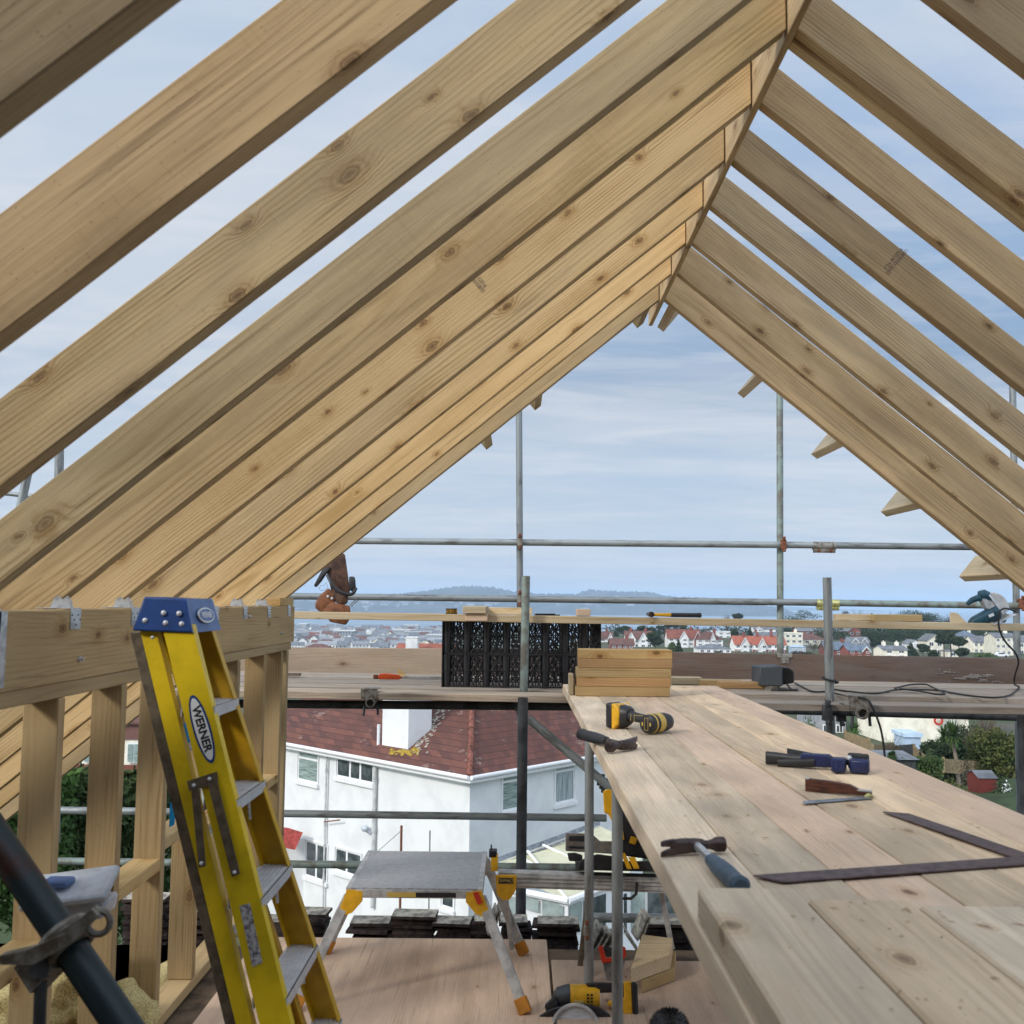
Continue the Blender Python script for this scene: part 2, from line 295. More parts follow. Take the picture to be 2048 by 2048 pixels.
# ---------------------------------------------------------------- mesh builder
def frame(u, n):
    u = Vector(u).normalized(); n = Vector(n); n = (n - u * n.dot(u)).normalized(); v = n.cross(u)
    return u, v, n
class MB:
    def __init__(s, o=(0, 0, 0), X=(1, 0, 0), Z=(0, 0, 1)):
        s.v = []; s.f = []; s.mi = []; s.cm = 0
        s.o = Vector(o); s.X, s.Y, s.Z = frame(X, Z)
    def P(s, p): return s.o + s.X * p[0] + s.Y * p[1] + s.Z * p[2]
    def add(s, vs, fs):
        k = len(s.v); s.v += [s.P(p) for p in vs]; s.f += [[k + i for i in f] for f in fs]; s.mi += [s.cm] * len(fs); return s
    def box(s, x0, x1, y0, y1, z0, z1, ta=0.0, tb=0.0):
        return s.add([(x0, y0, z0), (x1, y0, z0), (x1, y1, z0), (x0, y1, z0), (x0 + ta, y0 + tb, z1), (x1 - ta, y0 + tb, z1), (x1 - ta, y1 - tb, z1), (x0 + ta, y1 - tb, z1)],
                     [[0, 3, 2, 1], [4, 5, 6, 7], [0, 1, 5, 4], [1, 2, 6, 5], [2, 3, 7, 6], [3, 0, 4, 7]])
    def cyl(s, p, q, r, r2=None, n=16, cap=True):
        p = Vector(p); q = Vector(q); r2 = r if r2 is None else r2
        d = (q - p).normalized(); a = Vector((0, 0, 1)) if abs(d.z) < 0.9 else Vector((1, 0, 0))
        e1 = d.cross(a).normalized(); e2 = d.cross(e1)
        vs = []
        for c, rr in ((p, r), (q, r2)):
            for i in range(n):
                t = 2 * math.pi * i / n; vs.append(c + e1 * (rr * math.cos(t)) + e2 * (rr * math.sin(t)))
        fs = [[i, i + n, (i + 1) % n + n, (i + 1) % n] for i in range(n)]
        if cap: fs += [list(range(n)), list(range(2 * n - 1, n - 1, -1))]
        return s.add(vs, fs)
    def prism(s, pts, a, b, axis='z'):
        """extrude a 2D outline between a and b along axis"""
        def w(p, h): return {'z': (p[0], p[1], h), 'y': (p[0], h, p[1]), 'x': (h, p[0], p[1])}[axis]
        n = len(pts)
        vs = [w(p, a) for p in pts] + [w(p, b) for p in pts]
        fs = [list(range(n))[::-1], list(range(n, 2 * n))] + [[i, (i + 1) % n, (i + 1) % n + n, i + n] for i in range(n)]
        return s.add(vs, fs)
    def tube(s, pts, r, n=8, closed=False):
        pts = [Vector(p) for p in pts]; k = len(pts); vs = []; prev = None
        for i, p in enumerate(pts):
            a = pts[(i - 1) % k] if (closed or i) else p; b = pts[(i + 1) % k] if (closed or i < k - 1) else p
            d = (b - a).normalized()
            if prev is None:
                q = Vector((0, 0, 1)) if abs(d.z) < 0.9 else Vector((1, 0, 0)); e1 = d.cross(q).normalized()
            else: e1 = (prev - d * prev.dot(d)).normalized()
            prev = e1; e2 = d.cross(e1)
            rr = r[i] if isinstance(r, (list, tuple)) else r
            for j in range(n):
                t = 2 * math.pi * j / n; vs.append(p + e1 * (rr * math.cos(t)) + e2 * (rr * math.sin(t)))
        fs = []
        for i in range(k if closed else k - 1):
            for j in range(n):
                a = i * n + j; b = i * n + (j + 1) % n; c = ((i + 1) % k) * n + (j + 1) % n; d = ((i + 1) % k) * n + j
                fs.append([a, d, c, b])
        if not closed: fs += [list(range(n)), [(k - 1) * n + j for j in range(n)][::-1]]
        return s.add(vs, fs)
    def loft(s, secs, n=12, p=2.0, axis='x'):
        """secs: (t, cy, cz, ry, rz) superellipse rings along an axis"""
        vs = []
        for (t, cy, cz, ry, rz) in secs:
            for j in range(n):
                a = 2 * math.pi * (j + .5) / n; c, q = math.cos(a), math.sin(a)
                yy = cy + ry * math.copysign(abs(c) ** (2 / p), c); zq = cz + rz * math.copysign(abs(q) ** (2 / p), q)
                vs.append({'x': (t, yy, zq), 'y': (-yy, t, zq), 'z': (yy, zq, t)}[axis])
        k = len(secs); fs = []
        for i in range(k - 1):
            for j in range(n):
                fs.append([i * n + j, i * n + (j + 1) % n, (i + 1) * n + (j + 1) % n, (i + 1) * n + j])
        fs += [list(range(n))[::-1], [(k - 1) * n + j for j in range(n)]]
        return s.add(vs, fs)
    def sphere(s, c, r, nu=10, nv=7, sq=(1, 1, 1)):
        vs = []; fs = []
        for i in range(nv + 1):
            t = math.pi * i / nv
            for j in range(nu):
                a = 2 * math.pi * j / nu
                vs.append((c[0] + r * sq[0] * math.sin(t) * math.cos(a), c[1] + r * sq[1] * math.sin(t) * math.sin(a), c[2] + r * sq[2] * math.cos(t)))
        for i in range(nv):
            for j in range(nu):
                fs.append([i * nu + j, (i + 1) * nu + j, (i + 1) * nu + (j + 1) % nu, i * nu + (j + 1) % nu])
        return s.add(vs, fs)
    def build(s, name, mat, parent=None, bevel=0.0, smooth=True, origin=None, rotm=None, seg=1, fixn=True):
        mats = mat if isinstance(mat, (list, tuple)) else [mat]
        me = bpy.data.meshes.new(name)
        if origin is None:
            origin = Vector((0, 0, 0))
            for p in s.v: origin += p
            origin /= max(1, len(s.v))
            zmin = min(p.z for p in s.v); origin.z = zmin
        rm = rotm if rotm is not None else Matrix((s.X, s.Y, s.Z)).transposed()
        ri = rm.inverted()
        me.from_pydata([ri @ (p - origin) for p in s.v], [], s.f)
        for m in mats: me.materials.append(m)
        for i, pl in enumerate(me.polygons): pl.material_index = s.mi[i]
        if fixn:
            bm = bmesh.new(); bm.from_mesh(me); bmesh.ops.recalc_face_normals(bm, faces=bm.faces); bm.to_mesh(me); bm.free()
        if smooth:
            for pl in me.polygons: pl.use_smooth = True
            me.set_sharp_from_angle(angle=R(38))
        o = bpy.data.objects.new(name, me); col.objects.link(o)
        mw = Matrix.Translation(origin) @ rm.to_4x4()
        if parent is not None:
            o.parent = parent; o.matrix_local = WM[parent.name].inverted() @ mw
        else: o.matrix_world = mw
        WM[o.name] = mw
        if bevel:
            bv = o.modifiers.new('b', 'BEVEL'); bv.width = bevel; bv.segments = seg; bv.limit_method = 'ANGLE'; bv.angle_limit = R(40)
        return o
WM = {}
def tag(o, label, cat, group=None):
    o['label'] = label; o['category'] = cat
    if group: o['group'] = group
    return o
def struct(o): o['kind'] = 'structure'; return o
def thing(name, loc, label, cat, group=None):
    o = bpy.data.objects.new(name, None); col.objects.link(o); o.location = loc; o.empty_display_size = 0.1
    WM[o.name] = Matrix.Translation(Vector(loc))
    return tag(o, label, cat, group)
def copy_tree(o, mw, parent=None):
    c = o.copy(); col.objects.link(c)
    if parent is None: c.matrix_world = mw
    else: c.parent = parent; c.matrix_local = o.matrix_local.copy()
    for ch in o.children: copy_tree(ch, None, c)
    return c

def timber(name, p0, p1, up, w, h, mat, sk0=0.0, sk1=0.0, parent=None, bevel=0.0025, n0=0.0, v0=None, warp=0.0):
    """bar from p0 to p1; section spans n in [n0,n0+h] and v in [v0,v0+w] (v0 default centred). sk: end slant per unit n"""
    p0 = Vector(p0); p1 = Vector(p1); L = (p1 - p0).length
    u, v, n = frame(p1 - p0, up)
    if v0 is None: v0 = -w / 2
    mid = (p0 + p1) / 2
    mb = MB(mid, u, n); hl = L / 2
    K = 22 if L > 1.2 else 1
    jit = .0011 if L > 1.2 else 0
    rs = []
    bx = random.uniform(-1, 1) * warp; bz = random.uniform(-1, 1) * warp
    for i in range(K + 1):
        t = i / K; s_ = sk0 * (1 - t) + sk1 * t; q = 4 * t * (1 - t)
        for (vv, nn) in ((v0, n0), (v0 + w, n0), (v0 + w, n0 + h), (v0, n0 + h)):
            rs.append((-hl + L * t + s_ * (nn), vv + bx * q + random.uniform(-jit, jit), nn + bz * q + random.uniform(-jit, jit)))
    fs = []
    for i in range(K):
        for j in range(4): fs.append([4 * i + j, 4 * i + (j + 1) % 4, 4 * i + 4 + (j + 1) % 4, 4 * i + 4 + j])
    fs += [[3, 2, 1, 0], [4 * K, 4 * K + 1, 4 * K + 2, 4 * K + 3]]
    mb.add(rs, fs)
    return mb.build(name, mat, parent, bevel=bevel, smooth=False, origin=mid, rotm=Matrix((u, v, n)).transposed())
def pole(name, p, q, r, mat, parent=None, hollow=True):
    p = Vector(p); q = Vector(q); L = (q - p).length
    up = (0, 1, 0) if abs((q - p).normalized().z) > 0.7 else (0, 0, 1)
    u, v, n = frame(q - p, up); mid = (p + q) / 2
    mb = MB(mid, n, u)                   # local z runs along the tube
    mb.cyl((0, 0, -L / 2), (0, 0, L / 2), r, n=20, cap=not hollow)
    if hollow: 
        mb.cyl((0, 0, -L / 2), (0, 0, L / 2), r - 0.004, n=20, cap=False)
        for z in (-L / 2, L / 2):
            k = 20; vs = []
            for rr in (r, r - .004):
                for i in range(k): t = 2 * math.pi * i / k; vs.append((rr * math.cos(t), rr * math.sin(t), z))
            mb.add(vs, [[i, (i + 1) % k, (i + 1) % k + k, i + k] for i in range(k)])
    return mb.build(name, mat, parent, origin=mid, fixn=False)
def text_mesh(body, size, name, mat, parent, o, X, Z, ext=0.0004, align='CENTER', bold=0.0):
    """raised lettering; X = reading direction, Z = letter normal"""
    cu = bpy.data.curves.new('t', 'FONT'); cu.body = body; cu.size = size; cu.extrude = ext; cu.align_x = align; cu.align_y = 'CENTER'; cu.space_line = 0.9; cu.offset = bold
    to = bpy.data.objects.new('t', cu); col.objects.link(to)
    dg = bpy.context.evaluated_depsgraph_get(); dg.update()
    me = bpy.data.meshes.new_from_object(to.evaluated_get(dg))
    bpy.data.objects.remove(to); me.materials.clear(); me.materials.append(mat)
    ob = bpy.data.objects.new(name, me); col.objects.link(ob)
    u, v, n = frame(X, Z); mw = Matrix.Translation(Vector(o)) @ Matrix((u, v, n)).transposed().to_4x4()
    if parent is not None: ob.parent = parent; ob.matrix_local = WM[parent.name].inverted() @ mw
    else: ob.matrix_world = mw
    WM[ob.name] = mw
    return ob
ORD = ['first', 'second', 'third', 'fourth', 'fifth', 'sixth', 'seventh', 'eighth', 'ninth', 'tenth', 'eleventh', 'twelfth']

# ================================================================= SETTING
FZ = -1.38          # attic deck
BT = -0.462         # top of the lower layer of bench boards
PZ = -0.508         # top of the scaffold platform
YL, SP = 5.161, 0.4163
XR, ZR, SL = 0.733, 1.5596, R(39.4)
CA, SA = math.cos(SL), math.sin(SL)

# terrain
def lerp(x, xs, ys): return float(np.interp(x, xs, ys))
def terr(x, y):
    t = x / max(y, 1.0)
    left = lerp(y, [-60, 0, 25, 60, 100, 200, 400, 700, 1000, 1700, 1790, 1830, 2400], [-6, -8, -11.4, -11.3, -12.5, -17, -30, -42, -46.5, -49, -49.7, -51, -60])
    right = lerp(y, [-60, 0, 25, 60, 100, 200, 300, 560, 700, 850, 950, 2400], [-6, -8, -11.0, -11.1, -11.9, -14.5, -15.6, -16.2, -28, -46, -52, -60])
    k = min(1, max(0, (t + 0.02) / 0.1)); k = k * k * (3 - 2 * k)
    z = left * (1 - k) + right * k
    if y > 30: z += 0.35 * math.sin(x * .07) * math.sin(y * .05) * min(1, (y - 30) / 60)
    return z
mb = MB()
ys = list(np.concatenate([np.linspace(-60, 120, 37), np.linspace(130, 600, 40), np.linspace(630, 2400, 50)]))
ts = list(np.linspace(-1, 1, 61))
vs = [(t * (60 + abs(y) * 1.1), y, terr(t * (60 + abs(y) * 1.1), y)) for y in ys for t in ts]
nt = len(ts)
mb.add(vs, [[i * nt + j, i * nt + j + 1, (i + 1) * nt + j + 1, (i + 1) * nt + j] for i in range(len(ys) - 1) for j in range(nt - 1)])
m, t_, b_ = newmat('ground_mix'); g = N(t_); P = g.obj()
n1 = g.noise(P, 0.05, 6, 0.65); n2 = g.noise(P, 0.9, 4, 0.6)
c = g.mix(g.mr(n1, .42, .6, 0, 1), (0.045, 0.07, 0.022), (0.10, 0.09, 0.065))
c = g.mix(g.mr(n2, .5, .75, 0, .6), c, (0.03, 0.05, 0.018))
g.l(c, b_.inputs['Base Color']); b_.inputs['Roughness'].default_value = 0.95; M['ground'] = m
struct(mb.build('ground', M['ground'], origin=Vector((0, 0, 0))))
# sea
m, t_, b_ = newmat('sea_water'); g = N(t_); P = g.obj()
c = g.mix(g.mr(g.noise(g.vm('MULTIPLY', P, (0.0006, 0.004, 1)), 1.0, 4), .4, .65, 0, 1), (0.16, 0.25, 0.34), (0.24, 0.33, 0.42))
g.l(c, b_.inputs['Base Color']); b_.inputs['Roughness'].default_value = 0.35
g.l(g.bump(g.noise(g.vm('MULTIPLY', P, (0.05, 0.12, 1)), 1.0, 4), 0.5, 1.0), b_.inputs['Normal'])
mb = MB(); mb.add([(-30000, 700, -50), (30000, 700, -50), (30000, 40000, -50), (-30000, 40000, -50)], [[0, 1, 2, 3]])
struct(mb.build('sea', m, origin=Vector((0, 0, -50)), fixn=False))
# far headland: ridge profile surveyed from the eye, built as a rolling coast
m, t_, b_ = newmat('far_hill'); g = N(t_); P = g.obj()
c = g.mix(g.mr(g.noise(P, 0.006, 6, 0.6), .42, .6, 0, 1), (0.035, 0.048, 0.05), (0.075, 0.085, 0.085))
g.l(c, b_.inputs['Base Color']); b_.inputs['Roughness'].default_value = 1.0; M['hill'] = m
def headland(name, prof, Y0, Y1, wood_amp=8, seed=1):
    rnd = random.Random(seed); us = np.arange(prof[0][0], prof[-1][0] + 1, 3.0)
    rows = 14; vs = []
    for i in range(rows):
        f = i / (rows - 1)
        Y = Y0 + (Y1 - Y0) * f
        for u in us:
            v = np.interp(u, [p[0] for p in prof], [p[1] for p in prof])
            top = at(float(u), float(v), Y1).z
            s_ = math.sin(f * math.pi / 2) ** 1.3
            x = at(float(u), 1205, Y).x
            z = -52 + (top + 52) * s_
            z += (rnd.random() - .5) * wood_amp * (0.4 + f) * (1 if top > -40 else 0)
            vs.append((x, Y, z))
    n_ = len(us)
    vs += [(at(float(u), 1205, Y1 + 900).x, Y1 + 900, -60) for u in us]
    m_ = MB(); m_.add(vs, [[i * n_ + j, i * n_ + j + 1, (i + 1) * n_ + j + 1, (i + 1) * n_ + j] for i in range(rows) for j in range(n_ - 1)])
    return struct(m_.build(name, M['hill'], origin=Vector((0, Y0, -50)), fixn=False))
HA = [(-400, 1206), (300, 1196), (560, 1192), (720, 1190), (800, 1188), (850, 1183), (875, 1178), (905, 1175), (945, 1172), (985, 1175), (1010, 1180), (1040, 1186), (1080, 1188), (1150, 1189), (1165, 1183), (1180, 1180), (1205, 1182), (1250, 1184), (1290, 1184), (1315, 1188), (1330, 1193), (1400, 1196), (1450, 1199), (1500, 1206), (1545, 1214), (1580, 1222), (1600, 1231), (1630, 1240)]
headland('headland', HA, 4300, 5600, 10, 3)
headland('far_headland', [(1480, 1214), (1560, 1213), (1640, 1216), (1700, 1219), (1790, 1222), (1850, 1226)], 9000, 9900, 6, 5)
# unseen building wall behind the photographer, added and shaped to shade near timbers
mb = MB(); mb.box(-9, 6, -1.5, -1.1, -7, 1.9); mb.add([(-9, -1.5, 1.9), (6, -1.5, 1.9), (-1.5, -1.5, 2.8), (-9, -1.1, 1.9), (6, -1.1, 1.9), (-1.5, -1.1, 2.8)], [[0, 1, 2], [5, 4, 3], [0, 2, 5, 3], [1, 4, 5, 2]])
struct(mb.build('shade_wall', plain('shade_wall_dark', (0.14, 0.12, 0.10), 0.9)))
# attic deck below everything
mb = MB(); mb.box(-2.9, 3.6, -2.2, 4.30, FZ - 0.24, FZ - 0.02)
struct(mb.build('floor', plain('deck_joist_dark', (0.16, 0.11, 0.07), 0.9, var=0.3)))
mb = MB(); mb.box(-4.5, 5.0, 4.31, 4.86, FZ - 0.30, FZ - 0.24)
struct(mb.build('floor_scaffold_deck', plain('lower_deck', (0.018, 0.014, 0.012), 0.9, var=0.3)))
mb = MB(); mb.box(-4.5, 5.0, -2.0, 4.28, -7.5, FZ - 0.30)
struct(mb.build('building_storey', plain('render_below', (0.4, 0.38, 0.35), 0.9)))

# ================================================================= ROOF FRAME
def stamp(parent, origin, X, Z, size=0.016, body="C24 M 122 6\nDRY GRADED"):
    text_mesh(body, size, 'grading_stamp', M['stamp'], parent, origin, X, Z, 0.0002)
RT, RD = 0.045, 0.15
LD = [.152, .152, .150, .148, .146, .142, .134, .114, .133, .140, .130]
LY = {7: 2.255, 8: 1.840, 9: 1.408, 10: 1.035}
RDR = [.150, .143, .133, .130, .125, .124, .124, .13]
uL, nL = Vector((-CA, 0, -SA)), Vector((-SA, 0, CA))
uR, nR = Vector((CA, 0, -SA)), Vector((SA, 0, CA))
LCOL = ['brownish weathered', 'grey-brown stained', 'olive-tinted', 'yellowish', 'knotty', 'pale', 'orange-toned', 'straw-coloured', 'resin-streaked', 'honey-coloured', 'clean']
for k in range(11):
    Y = LY.get(k, YL - SP * k); RD = LD[k]
    heel = Vector((XR - 0.013, Y, ZR))
    p0 = heel; p1 = heel + uL * 4.35
    # v axis = n x u points to -y for the left slope
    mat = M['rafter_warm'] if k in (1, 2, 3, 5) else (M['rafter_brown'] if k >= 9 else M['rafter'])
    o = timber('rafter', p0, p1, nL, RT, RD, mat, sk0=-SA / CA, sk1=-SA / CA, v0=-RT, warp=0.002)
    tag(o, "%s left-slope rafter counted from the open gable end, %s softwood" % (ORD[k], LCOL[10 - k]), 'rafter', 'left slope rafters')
    if k == 5: stamp(o, heel + uL * 1.02 + nL * 0.11 + Vector((0, -0.001, 0)), -nL, (0, -1, 0), 0.017)
for k in range(8):
    Y = YL - SP * k; RD = RDR[k]
    heel = Vector((XR + 0.02, Y, ZR))
    p0 = heel; p1 = heel + uR * 4.2
    o = timber('rafter', p0, p1, nR, RT, RD, M['rafter_brown'], sk0=SA / CA * -1, sk1=-SA / CA, v0=0, warp=0.002)
    tag(o, "%s right-slope rafter counted from the open gable end, brownish treated softwood" % ORD[k], 'rafter', 'right slope rafters')
    if k == 6: stamp(o, heel + uR * 0.80 + nR * 0.08 + Vector((0, -0.001, 0)), nR, (0, -1, 0), 0.02)
    if k == 4: stamp(o, heel + uR * 0.66 + nR * 0.08 + Vector((0, -0.001, 0)), nR, (0, -1, 0), 0.018)
o = timber('rafter', Vector((XR + .02, YL - SP * 6 + .0455, ZR)) - nR * .012, Vector((XR + .02, YL - SP * 6 + .0455, ZR)) - nR * .012 + uR * 4.2, nR, .038, .124, M['rafter'], sk0=-SA / CA, sk1=-SA / CA, v0=0); tag(o, 'second ply doubled behind the seventh right-slope rafter, showing as an olive strip below it', 'rafter', 'right slope rafters')
RD = .15
o = timber('ridge_board', (XR + .003, -1.9, ZR - 0.012), (XR + .003, 5.62, ZR - 0.012), (0, 0, 1), 0.022, 0.235, M['rafter_brown'])
tag(o, 'long ridge board between the tops of the two rows of rafters', 'ridge board')
# outriggers of the gable ladder beyond the last pair of rafters
for side, u, n, x0, pts, yo in (('left', uL, nL, XR - .013, (0.07, 0.79, 1.13), 0.30), ('right', uR, nR, XR + .02, (0.05, 0.63, 1.16, 1.66, 2.22), 0.42)):
    for i, s_ in enumerate(pts):
        base = Vector((x0, YL + RT, ZR)) + u * s_ + n * 0.0
        o = timber('outrigger', base, base + Vector((0, yo + 0.02 * i, 0)), n, 0.045, RD, M['pale'] if side == 'right' else M['rafter'])
        tag(o, "%s short outrigger stub below the ridge, sticking out past the last %s rafter" % (ORD[i], side), 'outrigger', 'gable ladder outriggers')
        if side == 'right' and i == 4: stamp(o, base + Vector((0, .2, 0)) - u * 0.0235 + n * .09, (0, 1, 0), -u, 0.02, "C24 DRY\n10")
# --- stud wall on the left
XW = -1.14
HT, HB = -0.028, -0.209
for i, (x0, lab) in enumerate(((XW - 0.045, 'front ply of the header beam, deep joist on edge over the stud wall'), (XW - 0.091, 'rear ply of the header beam, deep joist on edge behind the front one'))):
    o = timber('header_beam', (x0 + .0225, -1.8, HB), (x0 + .0225, 5.29, HB), (0, 0, 1), 0.045, HT - HB, M['stud'])
    tag(o, lab, 'beam')
o = timber('top_plate', (XW - 0.0465, -1.8, HB - 0.039), (XW - 0.0465, 5.235, HB - 0.039), (0, 0, 1), 0.089, 0.038, M['stud'])
tag(o, 'flat top plate under the header beam, joining the stud heads', 'plate')
SY = [0.62, 1.03, 1.44, 1.85, 2.22, 2.585, 3.0, 3.385, 3.76, 4.24, 4.68, 5.02, 5.14]
for i, y in enumerate(SY):
    o = timber('stud', (XW - 0.0445, y + .019, FZ + .038), (XW - 0.0445, y + .019, HB - 0.04), (1, 0, 0), 0.038, 0.089, M['stud'], n0=-.0445, bevel=0.002)
    tag(o, "%s upright stud of the left wall counted from the gable end" % ORD[len(SY) - 1 - i] if len(SY) - 1 - i < 12 else "nearest upright stud of the left wall", 'stud', 'studs of the left wall')
o = timber('sole_plate', (XW - 0.0445, -1.8, FZ - .002), (XW - 0.0445, 5.2, FZ - .002), (0, 0, 1), 0.089, 0.038, M['stud'])
tag(o, 'flat sole plate along the floor under the left wall studs', 'plate')
for i in range(3, len(SY) - 2):
    a, b = SY[i] + .0385, SY[i + 1] - .0005
    z = -0.845 + (0.03 if i % 2 else -0.025)
    o = timber('noggin', (XW - 0.0445, a, z), (XW - 0.0445, b, z), (0, 0, 1), 0.089, 0.038, M['stud'] if i % 2 else M['offcut'])
    tag(o, "horizontal noggin between the %s and %s studs from the gable end" % (ORD[len(SY) - 1 - i] if len(SY) - 1 - i < 12 else 'nearest', ORD[len(SY) - 2 - i]), 'noggin', 'noggins of the left wall')
# short block on the header end
o = timber('packing_block', (XW - .05, 4.98, HT + .001), (XW - .05, 5.27, HT + .001), (0, 0, 1), 0.095, 0.040, M['offcut'])
tag(o, 'short timber block lying on the gable end of the header beam', 'block')
# framing anchors
mb0 = None
for i, y in enumerate([YL - SP * k - 0.003 for k in range(0, 8)]):
    a = MB((XW, y, HT))
    a.box(0.0006, 0.003, -0.035, 0.025, -0.05, 0.002); a.box(-0.09, 0.002, -0.034, 0.024, 0.0025, 0.0045)
    a.prism([(-.066, .004), (-.006, .004), (-.012, .026), (-.022, .036), (-.034, .026), (-.046, .036), (-.058, .028)], -0.0035, -0.0015, 'y')
    root = thing('framing_anchor', (XW, y, HT), "galvanised framing anchor at the foot of the %s left rafter from the gable" % ORD[i], 'bracket', 'framing anchors on the header beam')
    a.build('anchor_plate', M['bright'], root, smooth=False)
    s = MB((XW, y, HT))
    for q in range(5): s.cyl((0.003, -.028 + .012 * q, -.014 - .012 * (q % 3)), (0.0045, -.028 + .012 * q, -.014 - .012 * (q % 3)), .0025, n=6)
    s.build('nail', M['galv_dark'], root)
for (u, v) in ((157, 1318), (562, 1266), (497, 1233)):
    p = ray(u, v); p = p * (XW / p.x)
    s = MB(p); s.cyl((0, 0, 0), (.006, 0, 0), .008, n=6); s.cyl((0.006, 0, 0), (.014, 0, 0), .0045, n=8)
    tag(s.build('bolt', M['bright']), {157: 'zinc coach bolt under the second visible anchor near the ladder', 562: 'zinc bolt near the gable end of the header beam', 497: 'small zinc bolt right of the ladder cap on the header'}[u], 'bolt', 'bolts in the header beam')
a = MB(); q = ray(0, 1260); q = q * (XW / q.x); a.box(XW + .0006, XW + .003, q.y - .06, q.y + .025, HB + .01, HT - .002)
tag(a.build('nail_plate', M['bright'], smooth=False), 'punched steel nail plate at the left edge of the header beam', 'bracket')
# plywood sheets
def sheet(x0, x1, y0, y1, z, label):
    o = timber('plywood_sheet', ((x0 + x1) / 2, y0, z), ((x0 + x1) / 2, y1, z), (0, 0, 1), x1 - x0, 0.018, M['ply'])
    return tag(o, label, 'plywood')
pA = atz(1090, 1890, FZ); pB = atz(720, 1875, FZ)
sheet(-1.05, 0.135, 2.1, 4.36, FZ - .019, 'plywood floor sheet under the grey work platform')
sheet(0.145, 1.4, 1.9, 4.12, FZ - .0185, 'plywood floor sheet under the yellow saw and offcuts')

# ================================================================= BENCH
bx = 0.264; bw = 0.1435
names = ['leftmost pale board', 'second board from the left', 'third board, pinkish', 'fourth board, pale', 'fifth board, pale and worn', 'rightmost board, reddish']
for i in range(6):
    x = bx + i * (bw + .0025)
    zt = BT - 0.0465
    y1 = 5.92 + (0.0, .02, -.01, .015, -.01, .0)[i]
    o = timber('bench_board', (x + bw / 2, 0.55, zt), (x + bw / 2 + .004, y1, zt), (0, 0, 1), bw, 0.0455, M['bench_pink'] if i in (2, 5) else M['bench'], bevel=0.002, warp=0.0015)
    tag(o, names[i] + ' of the lower bench layer carrying the tools', 'board', 'boards of the bench')
# upper layer
ubx = [0.270 + .147 * i for i in range(5)]
uy = [1.555, 1.50, 1.475, 1.465, 1.44]
unm = ['leftmost upper board with a brown knot, nearest the camera', 'second upper board, stained with red patches', 'third upper board with grey smudges', 'fourth upper board at the lower right', 'rightmost upper board at the corner of the view']
for i in range(5):
    o = timber('bench_board', (ubx[i] + bw / 2, 0.45, BT + .001), (ubx[i] + bw / 2, uy[i], BT + .001), (0, 0, 1), bw, 0.0455, M['bench'], bevel=0.004)
    tag(o, unm[i], 'board', 'boards of the bench upper layer')
# timbers under the bench edge
o = timber('joist', (0.345, 0.5, BT - 0.095), (0.345, 1.95, BT - 0.095), (0, 0, 1), 0.10, 0.047, M['offcut']); tag(o, 'short joist under the near left edge of the bench boards', 'joist')
for i, (y, z1) in enumerate(((3.87, BT - .047), (3.22, BT - .047))):
    x = 0.275 if i == 0 else 0.315
    o = pole('trestle_leg', (x - (.0 if i else .0), y, FZ), (x, y, z1 - .001), 0.017, M['galv']); tag(o, ['thin steel leg under the hammer handle at the bench edge', 'thin steel leg in front of the yellow saw', 'hidden steel leg under the near end of the bench'][i], 'leg', 'steel legs under the bench')
    if i: pass
for i, (x, y) in enumerate(((1.02, 3.87), (1.02, 3.22))):
    o = pole('trestle_leg', (x, y, FZ), (x, y, (BT - .047) - .001), 0.017, M['galv']); tag(o, ['far', 'middle', 'near'][i] + ' steel leg under the right side of the bench', 'leg', 'steel legs under the bench')
# stack of offcuts
def onbench(u, v, z=BT): return atz(u, v, z)
st = [(1151, 1340, 'bottom'), (1154, 1342, 'second'), (1154, 1343, 'middle'), (1158, 1345, 'fourth'), (1158, 1345, 'top')]
yf = onbench(1250, 1393).y
for i, (a, b, w) in enumerate(st):
    z = BT + .0005 + i * 0.0462
    pa = at(a, 1380, yf); pb = at(b, 1380, yf)
    o = timber('timber_offcut', (pa.x, yf, z), (pb.x, yf, z), (0, 0, 1), 0.145, 0.0455, M['offcut_dark'] if i in (1, 3) else M['offcut'], v0=0.0)
    tag(o, "%s offcut in the neat pile of five short timbers on the bench end" % w, 'offcut', 'offcuts stacked on the bench')
p = at(1143, 1390, yf + .03)
o = timber('timber_offcut', (p.x, yf + .05, BT + .001), (p.x, yf + .05, BT + .105), (0, 1, 0), 0.022, 0.095, M['pale']); tag(o, 'small upright offcut standing at the left of the pile', 'offcut')
o = timber('timber_offcut', (p.x + .012, yf + .16, BT + .001), (p.x + .012, yf + .16, BT + .075), (0, 1, 0), 0.02, 0.06, M['pale']); tag(o, 'smaller pale offcut behind the upright one at the left of the pile', 'offcut')

# ================================================================= SCAFFOLD
TR = 0.0242
def tubeo(name, a, b, mat, label, cat='scaffold tube', group='scaffold tubes', r=TR):
    return tag(pole(name, a, b, r, M[mat]), label, cat, group)
def ext(a, b, fa, fb):
    a = Vector(a); b = Vector(b); d = b - a; return a - d * fa, b + d * fb
YF = 7.50
